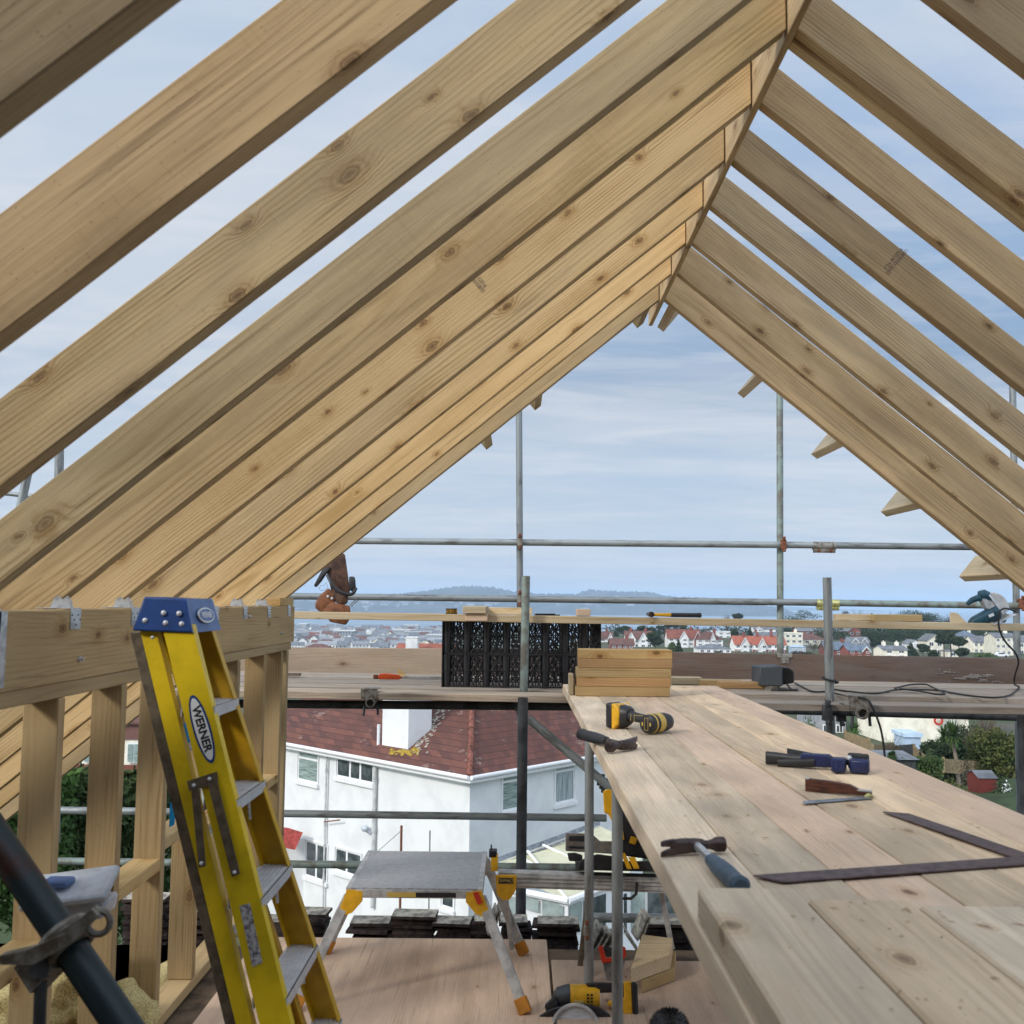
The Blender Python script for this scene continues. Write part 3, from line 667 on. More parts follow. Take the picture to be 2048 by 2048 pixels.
# guard rails
a, b = ext(at(735, 1082, YF), at(1645, 1090.5, YF), 2.2, 0.0); tubeo('guard_rail', a, b, 'galv', 'top scaffold guard rail, left length ending at the sleeve coupler')
a2, b2 = ext(at(1646, 1090.5, YF), at(1945, 1094, YF), 0, 1.2); tubeo('guard_rail', a2, b2, 'galv', 'top scaffold guard rail, right length beyond the sleeve coupler')
a, b = ext(at(600, 1192.5, YF), at(1652, 1205.5, YF), 2.2, 0); tubeo('guard_rail', a, b, 'galv', 'middle scaffold guard rail, long left length in front of the sea')
a, b = ext(at(1653, 1205.5, YF), at(1930, 1210, YF), 0, 1.2); tubeo('guard_rail', a, b, 'galv_green', 'middle scaffold guard rail, right length running behind the circular saw')
YS = 7.55
def upright(u0, v0, u1, v1, Y, mat, label, ztop=None, zbot=None):
    a = at(u0, v0, Y); b = at(u1, v1, Y); d = (a - b) / (a.z - b.z)
    top = b + d * (ztop - b.z) if ztop is not None else a
    bot = b + d * (zbot - b.z) if zbot is not None else b
    return tubeo('scaffold_standard', bot, top, mat, label, group='scaffold standards')
upright(1038, 830, 1040, 1200, YS, 'galv', 'tall far scaffold upright left of centre, against the cloudy sky', 1.62, -9.5)
upright(1559.5, 790, 1560.5, 1290, YS, 'galv_green', 'tall far scaffold upright with green and yellow stains, right of centre', 1.62, -9.5)
upright(2025, 760, 2034, 1290, YS, 'galv', 'far scaffold upright at the right edge behind the rafters', 1.85, -9.5)
upright(119, 860, 118, 960, 5.6, 'galv', 'scaffold upright glimpsed between the lower left rafters', 0.86, -1.3)
a, b = ext(at(55, 950, 5.9), at(42, 1010, 5.9), .4, .5); tubeo('scaffold_tube', a, b, 'galv', 'slanting scaffold tube glimpsed at the far left between rafters')
a, b = ext(at(5, 986, 6.2), at(42, 990, 6.2), 2, .6); tubeo('scaffold_tube', a, b, 'galv', 'thin horizontal scaffold tube glimpsed at the far left edge', r=.014)
YN = 6.03
upright(1052, 1152, 1047.5, 1395, YN, 'galv_green', 'green-stained near upright standing in front of the black crates', None, -0.62)
upright(1654, 1155, 1661, 1450, YN - .25, 'galv', 'grey near upright beside the coiled black cable', None, -3.0)
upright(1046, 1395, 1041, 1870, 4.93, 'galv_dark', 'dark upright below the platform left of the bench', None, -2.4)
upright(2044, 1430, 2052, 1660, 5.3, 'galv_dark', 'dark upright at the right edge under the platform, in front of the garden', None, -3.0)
# ledgers
def led(u0, v0, u1, v1, Y, mat, lab, fa=0.0, fb=0.0, r=TR):
    a, b = ext(at(u0, v0, Y), at(u1, v1, Y), fa, fb); return tubeo('scaffold_ledger', a, b, mat, lab, group='scaffold ledgers', r=r)
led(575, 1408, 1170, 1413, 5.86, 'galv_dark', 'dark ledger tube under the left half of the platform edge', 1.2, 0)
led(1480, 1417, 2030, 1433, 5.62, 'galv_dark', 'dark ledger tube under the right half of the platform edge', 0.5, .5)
led(570, 1627, 1213, 1636, 6.9, 'galv', 'horizontal tube crossing the upper part of the white house wall', 1.6, 0.0)
led(570, 1728, 1170, 1735, 6.9, 'galv_green', 'horizontal tube passing behind the grey work platform', 1.6, 0.0)
led(1180, 1835, 1362, 1837, 5.6, 'galv', 'short horizontal tube low down behind the yellow saw', 0, .7)
led(1056, 1437, 1206, 1563, 5.75, 'galv', 'diagonal brace tube running down behind the thin steel leg', 0, .35)
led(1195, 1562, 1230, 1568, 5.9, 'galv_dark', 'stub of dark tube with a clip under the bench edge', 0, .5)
# near raking tube at lower left
pa, pb = at(-25, 1650, 1.62), at(262, 2075, 1.50)
a, b = ext(pa, pb, .8, .5)
o = tubeo('scaffold_tube', a, b, 'tube_near', 'dark raking scaffold tube in the near bottom left corner')
ct = at(128, 1870, 1.555)
ax = (b - a).normalized()
s = MB(ct, ax, (-.2, -1, .2))
root = thing('scaffold_coupler', ct, 'grey swivel coupler clamped on the dark near tube at lower left', 'coupler', 'scaffold couplers')
s.tube([(0.0, .031 * math.cos(t), .031 * math.sin(t)) for t in np.linspace(0, 2 * math.pi, 20)[:-1]], 0.009, 8, closed=True)
s.tube([(0.022, .030 * math.cos(t), .030 * math.sin(t)) for t in np.linspace(0, 2 * math.pi, 20)[:-1]], 0.007, 8, closed=True)
s.box(-.012, .034, -.075, -.028, -.016, .020)
s.build('coupler_band', M['coupler'], root)
s = MB(ct, (1, 0, 0.28), (0, -1, 0)); s.prism([(-.075, -.008), (-.03, -.020), (.03, -.006), (.075, .022), (.068, .034), (.02, .010), (-.03, .002), (-.075, .004)], .024, .045, 'z'); s.build('coupler_flap', M['coupler'], root)
s = MB(ct); s.tube([(.062 + .017 * math.cos(t), -.03, .028 + .017 * math.sin(t)) for t in np.linspace(0, 6.28, 16)[:-1]], .005, 6, closed=True); s.build('coupler_nut', M['coupler'], root)
s = MB(ct); s.cyl((-.022, -.02, -.02), (-.020, -.02, -.26), .009, n=10); s.cyl((-.022, -.02, -.02), (-.022, -.02, -.05), .017, n=6); s.build('swivel_bolt', M['galv_dark'], root)

# couplers and sleeves
def sleeve(u, v, Y, mat, lab):
    c = at(u, v, Y); r = thing('sleeve_coupler', c, lab, 'coupler', 'scaffold couplers')
    s = MB(c, (1, 0, -.008)); s.cyl((-.082, 0, 0), (.082, 0, 0), .031, n=18); s.box(-.078, .078, -.02, .012, -.05, -.018); s.build('sleeve', M[mat], r)
    s = MB(c)
    for x in (-.045, .045): s.cyl((x, -.03, -.036), (x, -.018, -.036), .013, n=6); s.cyl((x, -.04, -.036), (x, -.03, -.036), .007, n=8)
    s.build('nut', M['rust'] if mat == 'coupler' else M['brass'], r)
sleeve(1648, 1092, YF, 'coupler', 'rusty sleeve coupler joining the top guard rail')
sleeve(1655, 1207, YF, 'brass', 'yellow-plated sleeve coupler joining the middle guard rail')
def coupler(c, mat, lab, s_=1.0, ang=0):
    c = Vector(c); r = thing('scaffold_coupler', c, lab, 'coupler', 'scaffold couplers')
    s = MB(c, (math.cos(ang), math.sin(ang), 0)); k = s_
    s.tube([(0.0 + .0 * t, .030 * k * math.cos(t) + .02, .030 * k * math.sin(t)) for t in np.linspace(0, 6.28, 18)[:-1]], .010 * k, 6, closed=True)
    s.box(-.022 * k, .022 * k, -.035 * k, .0, -.035 * k, .035 * k, .004, .004)
    s.build('coupler_body', M[mat], r, bevel=.003)
    s = MB(c)
    s.cyl((0, -.03 * k, .048 * k), (0, -.055 * k, .048 * k), .009 * k, n=6); s.cyl((0, -.03 * k, -.046 * k), (0, -.055 * k, -.046 * k), .009 * k, n=6)
    s.cyl((0, -.03 * k, .03 * k), (0, -.03 * k, .055 * k), .012 * k, n=8); s.cyl((0, -.03 * k, -.055 * k), (0, -.03 * k, -.03 * k), .012 * k, n=8)
    s.build('coupler_bolt', M['rust'] if mat != 'galv_dark' else M['galv_dark'], r)
    return r
coupler(at(1040, 1083, YF - .01), 'coupler', 'coupler where the top guard rail meets the left far upright')
coupler(at(1566, 1089, YF - .01), 'rust', 'red-rusted coupler where the top guard rail meets the stained far upright')
coupler(at(1040, 1196, YF - .01), 'coupler', 'coupler where the middle guard rail meets the left far upright')
coupler(at(2042, 1207, YF - .03), 'rust', 'rusty coupler on the right edge upright near the circular saw')
coupler(at(1037, 1409, 5.80), 'galv_dark', 'dark coupler on the ledger below the green-stained upright')
coupler(at(1652, 1424, 5.60), 'galv_dark', 'dark coupler on the ledger below the grey near upright', 1.2)
coupler(at(1680, 1428, 5.66), 'galv_dark', 'dark coupler just right of the one under the grey near upright', 1.1)
coupler(at(1205, 1565, 5.8), 'galv_dark', 'small dark clip under the bench edge beside the diagonal brace', .9)
coupler(at(1173, 1857, 3.84), 'coupler', 'rusty band low on the thin steel leg', .6)
# transoms and board clips poking out under the platform edge
def clip(u, v, Y, lab, k=1.0):
    c = at(u, v, Y); r = thing('board_clip', c, lab, 'clip', 'board retaining clips')
    s = MB(c); w = .055 * k
    s.prism([(-w, .078 * k), (w, .078 * k), (w, -.012 * k), (-w * .9, .004 * k)], -.006, .0, 'y'); s.box(-w * .9, w, 0.0, .12, .069 * k, .075 * k)
    s.build('clip_plate', M['coupler'], r, bevel=.001)
    s = MB(c); tt = [(.028 * k * math.cos(t) + .01, -.02, .028 * k * math.sin(t) - .01) for t in np.linspace(0, 6.28, 18)[:-1]]
    s.cyl((.01, -.035, -.01), (.01, .0, -.01), .030 * k, .030 * k, n=18, cap=False); s.cyl((.01, -.035, -.01), (.01, .0, -.01), .023 * k, n=18, cap=False)
    s.add([(.01 + rr * math.cos(2 * math.pi * i / 18), -.035, -.01 + rr * math.sin(2 * math.pi * i / 18)) for rr in (.030 * k, .023 * k) for i in range(18)], [[i, (i + 1) % 18, (i + 1) % 18 + 18, i + 18] for i in range(18)])
    s.build('tube_socket', M['coupler'], r, fixn=False)
    s = MB(c); s.cyl((.01, -.004, -.01), (.01, .9, -.01), .022 * k, n=14); s.cyl((-.03 * k, .01, -.03), (-.035 * k, .01, -.085), .008 * k, n=6); s.cyl((.055 * k, .01, -.03), (.058 * k, .01, -.08), .008 * k, n=6)
    s.build('transom_stub', M['galv_dark'], r)
clip(738, 1401, 5.72, 'board clip with a tube end under the left platform edge', .85)
clip(1718, 1422, 5.50, 'large board clip with an open tube end under the right platform edge', 1.05)
# platform boards
def sboard(yc, u0, v0, u1, v1, mat, lab, w=0.225, fa=0, fb=0, name='scaffold_board', h=0.038, zo=0.0):
    p = at(u0, v0, yc - w / 2); q = at(u1, v1, yc - w / 2); p.y = q.y = yc
    p, q = ext(p, q, fa, fb); p.z += zo - h; q.z += zo - h
    o = timber(name, p, q, (0, 0, 1), w, h, M[mat], bevel=.003, warp=.003)
    return tag(o, lab, 'board', 'scaffold platform boards')
def zline(x):   # platform surface follows a slight fall to the right
    return PZ - .004 - 0.008 * (x - 0.3)
def pboard(yc, x0, x1, mat, lab, w=.225, dz=0.0):
    o = timber('scaffold_board', (x0, yc, zline(x0) - .038 + dz), (x1, yc, zline(x1) - .038 + dz), (0, 0, 1), w, .038, M[mat], bevel=.003, warp=.002)
    return tag(o, lab, 'board', 'scaffold platform boards')
pboard(5.83, -1.9, 0.33, 'scaf_board', 'inside edge board of the platform, left of the bench')
pboard(5.83 - .12, .45, 4.2, 'scaf_board', 'inside edge board of the platform, right of the bench', dz=-.008)
for i in range(5):
    yc = 6.20 + i * .233 + (.0 if i < 1 else .0)
    pboard(yc, -2.3, 4.4, 'scaf_board', '%s platform board beyond the inside edge board' % ORD[i], dz=(0, .004, -.002, .003, 0)[i])
a = at(560, 1351, 7.42); b = at(905, 1353.5, 7.42); p, q = ext(a, b, .6, 0.0)
o = timber('toe_board', p, q, (0, 0, 1), .038, .2, M['toe_light'], bevel=.003); tag(o, 'pale toe board behind the orange-handled saw', 'board', 'toe boards')
a = at(908, 1353.5, 7.42); b = at(2048, 1375, 7.38); p, q = ext(a, b, 0, .5)
o = timber('toe_board', p, q, (0, 0, 1), .038, .205, M['toe_dark'], bevel=.003); tag(o, 'dark brown toe board with dried mortar smears', 'board', 'toe boards')
# mortar smears on it are raised dabs
rnd = random.Random(11)
for (u, v, w_, h_, n_) in ((1895, 1343, 26, 3.5, 7), (1945, 1352, 44, 4, 9), (1985, 1362, 34, 3, 6), (1618, 1328, 9, 3, 4), (1910, 1362, 14, 2.5, 3)):
    s = MB()
    for k in range(n_):
        c = at(u + rnd.uniform(-w_, w_) * .8, v + rnd.uniform(-h_, h_) * 1.6, 7.358); r_ = rnd.uniform(.012, .05) * w_ / 40
        s.add([(c.x + r_ * math.cos(t) * rnd.uniform(.6, 1.5), 7.3595, c.z + r_ * .16 * math.sin(t) * rnd.uniform(.5, 1.5)) for t in np.linspace(0, 6.28, 9)[:-1]] + [(c.x, 7.357, c.z)], [[i, (i + 1) % 8, 8] for i in range(8)])
    o2 = s.build('mortar_smear', plain('dried_mortar', (0.26, 0.23, 0.20), 0.9, var=.3, scale=60), o)
# clamps holding the toe board
for (u, v, lab) in ((1568, 1312, 'grey tube clip on top of the toe board below the stained upright'), (2040, 1328, 'grey clip on top of the toe board at the right edge')):
    c = at(u, v, 7.40); s = MB(c); s.loft([(-.055, 0, 0, .03, .018), (.055, 0, 0, .03, .018)], 12, 3); s.box(-.03, .03, -.03, .02, -.05, -.01)
    tag(s.build('toe_board_clip', M['coupler']), lab, 'clip', 'toe board clips')

# timber rail with things lying on it
YRl = 6.16
ra = at(588, 1237.5, YRl - .06); rb = at(2048, 1262.5, YRl - .06)
p, q = ext(ra, rb, .15, .2); p.y = q.y = YRl
mid = at(1050, 1245, YRl - .06); mid.y = YRl
o = timber('timber_rail', p, q, (0, 0, 1), 0.12, 0.043, M['pale']); tag(o, 'long pale timber laid level across the opening as a shelf for tools', 'rail')
RS = (q.z - p.z) / (q.x - p.x)
def railz(x): return p.z + RS * (x - p.x) + .043
def onrail(u, yo=0.0):
    Y = YRl + yo; x = at(u, 1240, Y).x; return Vector((x, Y, railz(x) + .0006))
def blk(u0, u1, y0, y1, h, mat, lab, zb=0.0, name='timber_offcut', along='x'):
    a = onrail(u0, y0); b = onrail(u1, y0)
    mbb = MB(); z = min(a.z, b.z) + zb + .0008
    o = timber(name, (a.x, (y0 + y1) / 2 + YRl, z + .002), (b.x, (y0 + y1) / 2 + YRl, z + .002), (0, 0, 1), y1 - y0, h, M[mat])
    return tag(o, lab, 'offcut', 'offcuts on the timber rail')
blk(931, 975, -.10, .36, .042, 'bench_pink', 'lower offcut of the pair lying across the rail above the crates', zb=-.040)
blk(925, 972, -.12, .42, .042, 'pale', 'upper offcut of the pair lying across the rail above the crates', zb=.004)
blk(977, 1064, .0, .09, .042, 'pale', 'pale offcut behind the crossed pair, lying along the rail')
blk(1154, 1181, -.05, .07, .040, 'bench_pink', 'small pinkish offcut on the rail right of the green-stained upright')
blk(1676, 1748, .0, .10, .038, 'pale', 'broad pale offcut on the rail right of the grey upright')
blk(1748, 1845, -.055, .05, .040, 'offcut', 'longer brownish offcut lying against the broad pale one on the rail')
c = onrail(1914); s = MB(c); s.prism([(-.03, 0), (.045, 0), (-.005, .055), (-.03, .06)], -.03, .03, 'y'); tag(s.build('timber_wedge', M['pale'], bevel=.001), 'small pale wedge on the rail beside the circular saw', 'wedge')
c = onrail(903, -.02); r = thing('tape_measure', c, 'yellow and black tape measure on the rail', 'tape measure')
s = MB(c); s.loft([(0, 0, 0, .033, .033), (.03, 0, 0, .033, .033)], 16, 3.2, 'z'); s.build('tape_case', M['dw_yellow'], r, bevel=.003)
s = MB(c)
for k in range(7): s.box(-.030 + k * .0092, -.026 + k * .0092, -.0345, -.032, .004, .028)
s.box(-.034, .034, -.034, .034, .029, .0325); s.box(-.034, .034, -.0342, .034, -.0, .004); s.build('case_ribs', M['black'], r, smooth=False)
c = onrail(1094, .02); s = MB(c); s.box(-.078, .078, -.01, .01, .0, .006); s.box(-.07, .05, -.012, .012, .006, .012); tag(s.build('scraper', M['black'], bevel=.001), 'thin black tool lying flat on the rail left of the pinkish offcut', 'tool')
# hammer on the rail
c = onrail(1300, -.01); r = thing('claw_hammer', c, 'hammer with yellow shaft and black grip lying along the rail', 'hammer', 'hammers')
s = MB(c); s.cyl((0, -.045, .018), (0, -.075, .018), .0165, n=14); s.loft([(-.05, 0, .018, .014, .012), (.0, 0, .018, .015, .015), (.07, 0, .02, .014, .010)], 10, 2.5, 'y'); s.build('hammer_head', M['hammer_iron'], r)
s = MB(c); s.loft([(.005, 0, .017, .012, .010), (.06, 0, .016, .012, .010), (.125, 0, .015, .014, .012)], 10, 2.5); s.build('shaft', M['dw_yellow'], r)
s = MB(c); s.loft([(.125, 0, .015, .015, .013), (.2, 0, .015, .016, .0135), (.27, 0, .015, .015, .0135), (.30, 0, .0155, .018, .0155), (.305, 0, .0155, .015, .012)], 12, 2.5); s.build('grip', M['black'], r)
# circular saw on the rail (guard, motor, handle, base plate)
c = onrail(1985, -.01); r = thing('circular_saw', c, 'dark teal circular saw with grey guard resting on the right end of the rail', 'power saw')
s = MB(c, (.86, 0, .38), (-.38, 0, .86)); s.loft([(-.125, 0, .045, .026, .022), (-.10, 0, .047, .038, .034), (.0, 0, .05, .042, .040), (.05, 0, .05, .043, .042)], 16, 2.6); s.build('motor_housing', M['saw_teal'], r)
s = MB(c, (.86, 0, .38), (-.38, 0, .86)); s.box(-.02, .012, -.0435, -.041, .045, .062); s.build('rating_label', M['white_print'], r)
s = MB(c); s.tube([(-.148, 0, .112), (-.12, 0, .135), (-.085, 0, .148), (-.04, 0, .145), (-.01, 0, .12)], [.012, .017, .02, .021, .02], 12); s.loft([(-.075, 0, .165, .024, .026), (-.045, 0, .170, .026, .030), (-.01, 0, .150, .024, .034)], 12, 2.4); s.build('handle', M['saw_teal'], r)
s = MB(c)
gp = [(.0 + .095 * math.cos(t), .085 + .098 * math.sin(t)) for t in np.linspace(R(-5), R(140), 14)] + [(-.05, .09), (.03, .045)]
s.prism(gp, -.02, .03, 'y'); s.build('blade_guard', M['alu_dull'], r, bevel=.006)
s = MB(c); s.add([(-.03, -.022, .165), (-.02, -.022, .172), (.06, -.022, .06), (.05, -.022, .052), (-.03, -.028, .165), (-.02, -.028, .172), (.06, -.028, .06), (.05, -.028, .052)], [[0, 1, 2, 3], [7, 6, 5, 4], [0, 4, 5, 1], [1, 5, 6, 2], [2, 6, 7, 3], [3, 7, 4, 0]]); s.build('depth_rail', M['alu'], r)
s = MB(c, (.9, 0, .42), (-.42, 0, .9)); s.box(-.02, .13, -.06, .07, -.002, .003); s.build('base_plate', M['alu'], r)
s = MB(c); s.prism([(.01, .004), (.07, .004), (.095, .05), (.06, .07), (.02, .06)], -.01, .02, 'y'); s.build('lower_guard', M['coupler'], r)
s = MB(c); s.box(-.125, -.03, -.02, .02, .001, .008); s.build('trigger_edge', M['red'], r)
# its cord, hanging down to the platform and along it to the black box
def zs(u, v, Y): return at(u, v, Y)
cp = [at(2030, 1222, 6.05), at(2012, 1217, 6.02), at(2000, 1222, 6.0), at(1997, 1240, 6.0), at(2000, 1262, 6.0), at(2012, 1285, 6.02), at(2030, 1305, 6.05), at(2037, 1325, 6.1), at(2030, 1350, 6.2), at(2029, 1368, 6.3)]
def onplat(u, v):
    p_ = atz(u, v, PZ); 
    for _ in range(4): p_ = atz(u, v, zline(p_.x) + .009)
    return p_
cp += [onplat(2038, 1375), onplat(2020, 1390), onplat(1990, 1395), onplat(1945, 1392), onplat(1900, 1385), onplat(1880, 1381), onplat(1820, 1379), onplat(1790, 1380), onplat(1750, 1387), onplat(1700, 1383), onplat(1665, 1379), onplat(1650, 1383), onplat(1625, 1383), onplat(1605, 1374), onplat(1590, 1366)]
def smooth(pts, k=5):
    o_ = []
    P_ = [pts[0]] + list(pts) + [pts[-1]]
    for i in range(1, len(P_) - 2):
        for j in range(k):
            t = j / k; a0, a1, a2, a3 = P_[i - 1], P_[i], P_[i + 1], P_[i + 2]
            o_.append(0.5 * ((2 * a1) + (a2 - a0) * t + (2 * a0 - 5 * a1 + 4 * a2 - a3) * t * t + (3 * a1 - a0 - 3 * a2 + a3) * t ** 3))
    o_.append(pts[-1]); return o_
s = MB(); s.tube(smooth(cp), .0055, 8); tag(s.build('power_cord', M['cord_black']), 'black cord hanging from the circular saw and snaking along the platform', 'cord')
lp = [onplat(1790, 1380), onplat(1820, 1373), onplat(1850, 1372), onplat(1865, 1378), onplat(1890, 1391), onplat(1870, 1392), onplat(1840, 1386), onplat(1800, 1381)]
s = MB(); s.tube(smooth([Vector((q_.x, q_.y, q_.z + .011)) for q_ in lp]), .0055, 8); tag(s.build('power_cord', M['cord_black']), 'loop of black cord lying over the other on the boards right of the grey upright', 'cord')
up = at(1656, 1365, YN - .25)
s = MB(); s.tube([up + Vector((.012 + .042 * math.cos(t), .042 * math.sin(t), .005 * math.sin(t) + .03 * math.cos(t) * 0 + .025 * math.sin(t / 2))) for t in np.linspace(.6, 6.9, 26)], .0055, 8); tag(s.build('power_cord', M['cord_black']), 'turn of black cord looped round the grey near upright', 'cord')
s = MB(); s.tube(smooth([onplat(1668, 1386), at(1700, 1393, 5.6), at(1732, 1398, 5.45), at(1745, 1415, 5.42), at(1762, 1460, 5.42), at(1770, 1515, 5.42), at(1775, 1560, 5.42), at(1778, 1640, 5.42)]), .0055, 8); tag(s.build('power_cord', M['cord_black']), 'black cord hanging over the platform edge in front of the cream house', 'cord')

# crates
def crate(c, label):
    W, D, H = .945, .40, .198
    r = thing('drainage_crate', c, label, 'crate', 'black lattice crates')
    s = MB(c)
    for z in (0, H - .008): s.box(0, W, 0, .006, z, z + .008); s.box(0, W, D - .006, D, z, z + .008); s.box(0, .012, 0, D, z, z + .008); s.box(W - .012, W, 0, D, z, z + .008)
    for z in (H * .5,): s.box(0, W, -.001, .004, z - .002, z + .002); s.box(0, W, D - .004, D, z - .002, z + .002)
    s.build('crate_rim', M['crate'], r, smooth=False)
    cols = 8; pw = W / cols
    for i in range(cols + 1):
        for yy in (.0, D - .04):
            xx = min(pw * i + .027, W - .02); s = MB(c); s.cyl((xx, yy + .024, .004), (xx, yy + .024, H - .004), .022 if i < cols else .014, .028 if i < cols else .016, 10, False); s.build('crate_column', M['crate'], r)
    for yy in (.004, D - .01):
        s = MB(c)
        for i in range(cols):
            x0 = pw * i + .055; x1 = pw * (i + 1) - .002
            nz = 4
            for k in range(nz):
                za = .008 + (H - .016) * k / nz; zb = .008 + (H - .016) * (k + 1) / nz; xm = (x0 + x1) / 2; t = .0042
                for (pa_, pb_) in (((x0, zb if k % 2 else za), (xm, za if k % 2 else zb)), ((x1, zb if k % 2 else za), (xm, za if k % 2 else zb)), ((x0, za if k % 2 else zb), (x0 + .02, zb if k % 2 else za)), ((x1, za if k % 2 else zb), (x1 - .02, zb if k % 2 else za)), ((x0, zb), (x1, zb))):
                    s.cyl((pa_[0], yy, pa_[1]), (pb_[0], yy, pb_[1]), t, n=4, cap=False)
            s.cyl(((x0 + x1) / 2, yy, .004), ((x0 + x1) / 2, yy, H - .004), .004, n=4, cap=False)
        s.build('crate_lattice', M['crate'], r, smooth=False)
    for xx in (0, W): s = MB(c); s.box(xx - .004, xx + .004, 0, D, 0, H); s.build('end_panel', M['crate'], r, smooth=False)
    return r
c0 = onplat(884, 1371); c0.z = zline(c0.x + .5) + .003
crate((c0.x, c0.y, c0.z), 'lower of the two stacked black lattice crates')
crate((c0.x, c0.y, c0.z + .1995), 'upper of the two stacked black lattice crates')

# saw with orange handle lying on the platform
c = onplat(757, 1358); c.z = zline(c.x) + .006
r = thing('hand_saw', c, 'orange-handled hand saw lying on the platform boards by the pale toe board', 'hand saw', 'hand saws')
s = MB(c); s.prism([(0, 0), (.13, 0), (.15, .012), (.13, .03), (.05, .038), (.01, .036), (-.008, .02)], 0, .03, 'y'); s.build('handle', M['orange'], r, bevel=.004)
s = MB(c); s.box(.13, .46, .012, .014, .006, .02); s.build('blade', M['alu_dull'], r)
s = MB(c); s.box(-.035, .0, .0, .02, .002, .03); s.build('handle_tip', M['rust'], r, bevel=.005)
c = onplat(802, 1351); c.z = zline(c.x) + .004; s = MB(c); s.prism([(-.02, 0), (.03, 0), (.022, .02), (.005, .035), (-.018, .05)], -.01, .02, 'y'); tag(s.build('timber_offcut', M['offcut']), 'small split offcut standing against the pale toe board', 'offcut', 'offcuts on the platform')
c = onplat(585, 1352); s = MB(c); s.box(-.08, .05, 0, .03, .0, .018); tag(s.build('timber_offcut', M['toe_dark']), 'dark strip of timber on the platform beside the stud wall', 'offcut', 'offcuts on the platform')
# offcuts and black box on the platform right of the pile
for (u0, u1, v, h, mat, lab) in ((1345, 1402, 1368, .045, 'pale', 'offcut on the platform just right of the timber pile'), (1402, 1480, 1372, .040, 'offcut', 'offcut with split end grain beside the black box'), (1440, 1535, 1376, .04, 'offcut_dark', 'brown offcut running behind the black box')):
    a = onplat(u0, v); b = onplat(u1, v); z = zline(a.x) + .006
    o = timber('timber_offcut', (a.x, a.y, z), (b.x, a.y, z), (0, 0, 1), .10, h, M[mat], v0=0); tag(o, lab, 'offcut', 'offcuts on the platform')
c = onplat(1518, 1378); c.z = zline(c.x) + .03; r = thing('battery_box', c, 'dark grey scuffed plastic box with an open side and cables', 'box')
s = MB(c, (1, .0, 0)); s.prism([(0, 0), (.145, -.004), (.145, .118), (.008, .112)], 0, .03, 'y'); s.prism([(0, 0), (.0, .112), (.145, .118), (.145, .106), (.012, .102), (.012, .012), (.145, .008), (.145, -.004)], .03, .2, 'y')
s.build('casing', plain('scuffed_grey_plastic', (0.07, 0.08, 0.09), .6, var=.3, scale=30, c2=(.25, .26, .27), hi=.8, lo=.62), r, bevel=.006)
s = MB(c); s.prism([(.146, .0), (.225, .012), (.23, .02), (.23, .085), (.20, .105), (.146, .112)], .05, .2, 'y'); s.build('side_pocket', M['black'], r, bevel=.006)
s = MB(c); s.loft([(-.028, 0, .07, .045, .04), (-.006, 0, .07, .052, .045)], 16, 2, 'z') if 0 else s.cyl((.085, .05, -.028), (.085, .05, -.002), .05, .055, 16); s.build('round_foot', M['coupler'], r)
s = MB(c); s.tube(smooth([Vector(q_) for q_ in ((.06, -.05, -.022), (.12, -.07, -.022), (.2, -.05, -.022), (.23, -.01, -.022), (.2, .03, -.02), (.16, .06, .05))]), .0055, 8); s.build('cable', M['cord_black'], r)

# tool belt hanging behind the last rafter
c = at(665, 1250, 6.42); r = thing('tool_belt', c, 'brown leather tool belt hanging below the left rafters', 'tool belt')
def pt(u, v, dy=0.0): q_ = at(u, v, 6.42 + dy); return (q_.x, q_.y, q_.z)
def pouch(name, outline, y0, y1, mat, bev=.008):
    s = MB(); n_ = len(outline); cx = sum(o_[0] for o_ in outline) / n_; cy = sum(o_[1] for o_ in outline) / n_
    vs = [pt(u, v, y0) for u, v in outline] + [pt(u, v, y1) for u, v in outline]; vs += [pt(cx, cy, y0 - .012), pt(cx, cy, y1 + .01)]
    s.add(vs, [[i, (i + 1) % n_, (i + 1) % n_ + n_, i + n_] for i in range(n_)] + [[i, (i + 1) % n_, 2 * n_] for i in range(n_)] + [[i + n_, (i + 1) % n_ + n_, 2 * n_ + 1] for i in range(n_)])
    return s.build(name, M[mat], r, bevel=.006)
pouch('hanging_strap', [(660, 1100), (690, 1108), (696, 1150), (700, 1185), (694, 1200), (675, 1205), (662, 1180), (655, 1150), (648, 1130)], -.01, .03, 'leather_dark')
pouch('side_pouch', [(657, 1176), (668, 1186), (670, 1205), (662, 1222), (640, 1224), (630, 1216), (631, 1205), (640, 1190)], -.05, .02, 'leather')
pouch('main_pouch', [(662, 1204), (700, 1212), (701, 1224), (701, 1236), (692, 1250), (660, 1244), (655, 1236), (645, 1222)], -.08, .03, 'leather')
pouch('flap', [(664, 1178), (690, 1192), (697, 1190), (695, 1206), (685, 1212), (668, 1202)], -.055, -.02, 'leather_dark')
s = MB(); s.tube(smooth([Vector(pt(*q_)) for q_ in ((655, 1150, -.05), (661, 1162, -.07), (672, 1178, -.08), (688, 1187, -.08), (704, 1188, -.07), (712, 1176, -.05))]), .011, 8); s.build('belt_strap', M['black'], r)
pouch('buckle', [(698, 1153), (709, 1153), (711, 1160), (712, 1176), (706, 1184), (698, 1180)], -.06, -.03, 'black')
s = MB(); s.tube([Vector(pt(u, v, -.06)) for u, v in ((700, 1210), (717, 1195), (718, 1199), (702, 1213))], .003, 6, True); s.build('wire_hook', M['galv_dark'], r)
pouch('holster_tip', [(646, 1136), (662, 1134), (644, 1162), (633, 1175), (627, 1172)], -.03, .0, 'black')
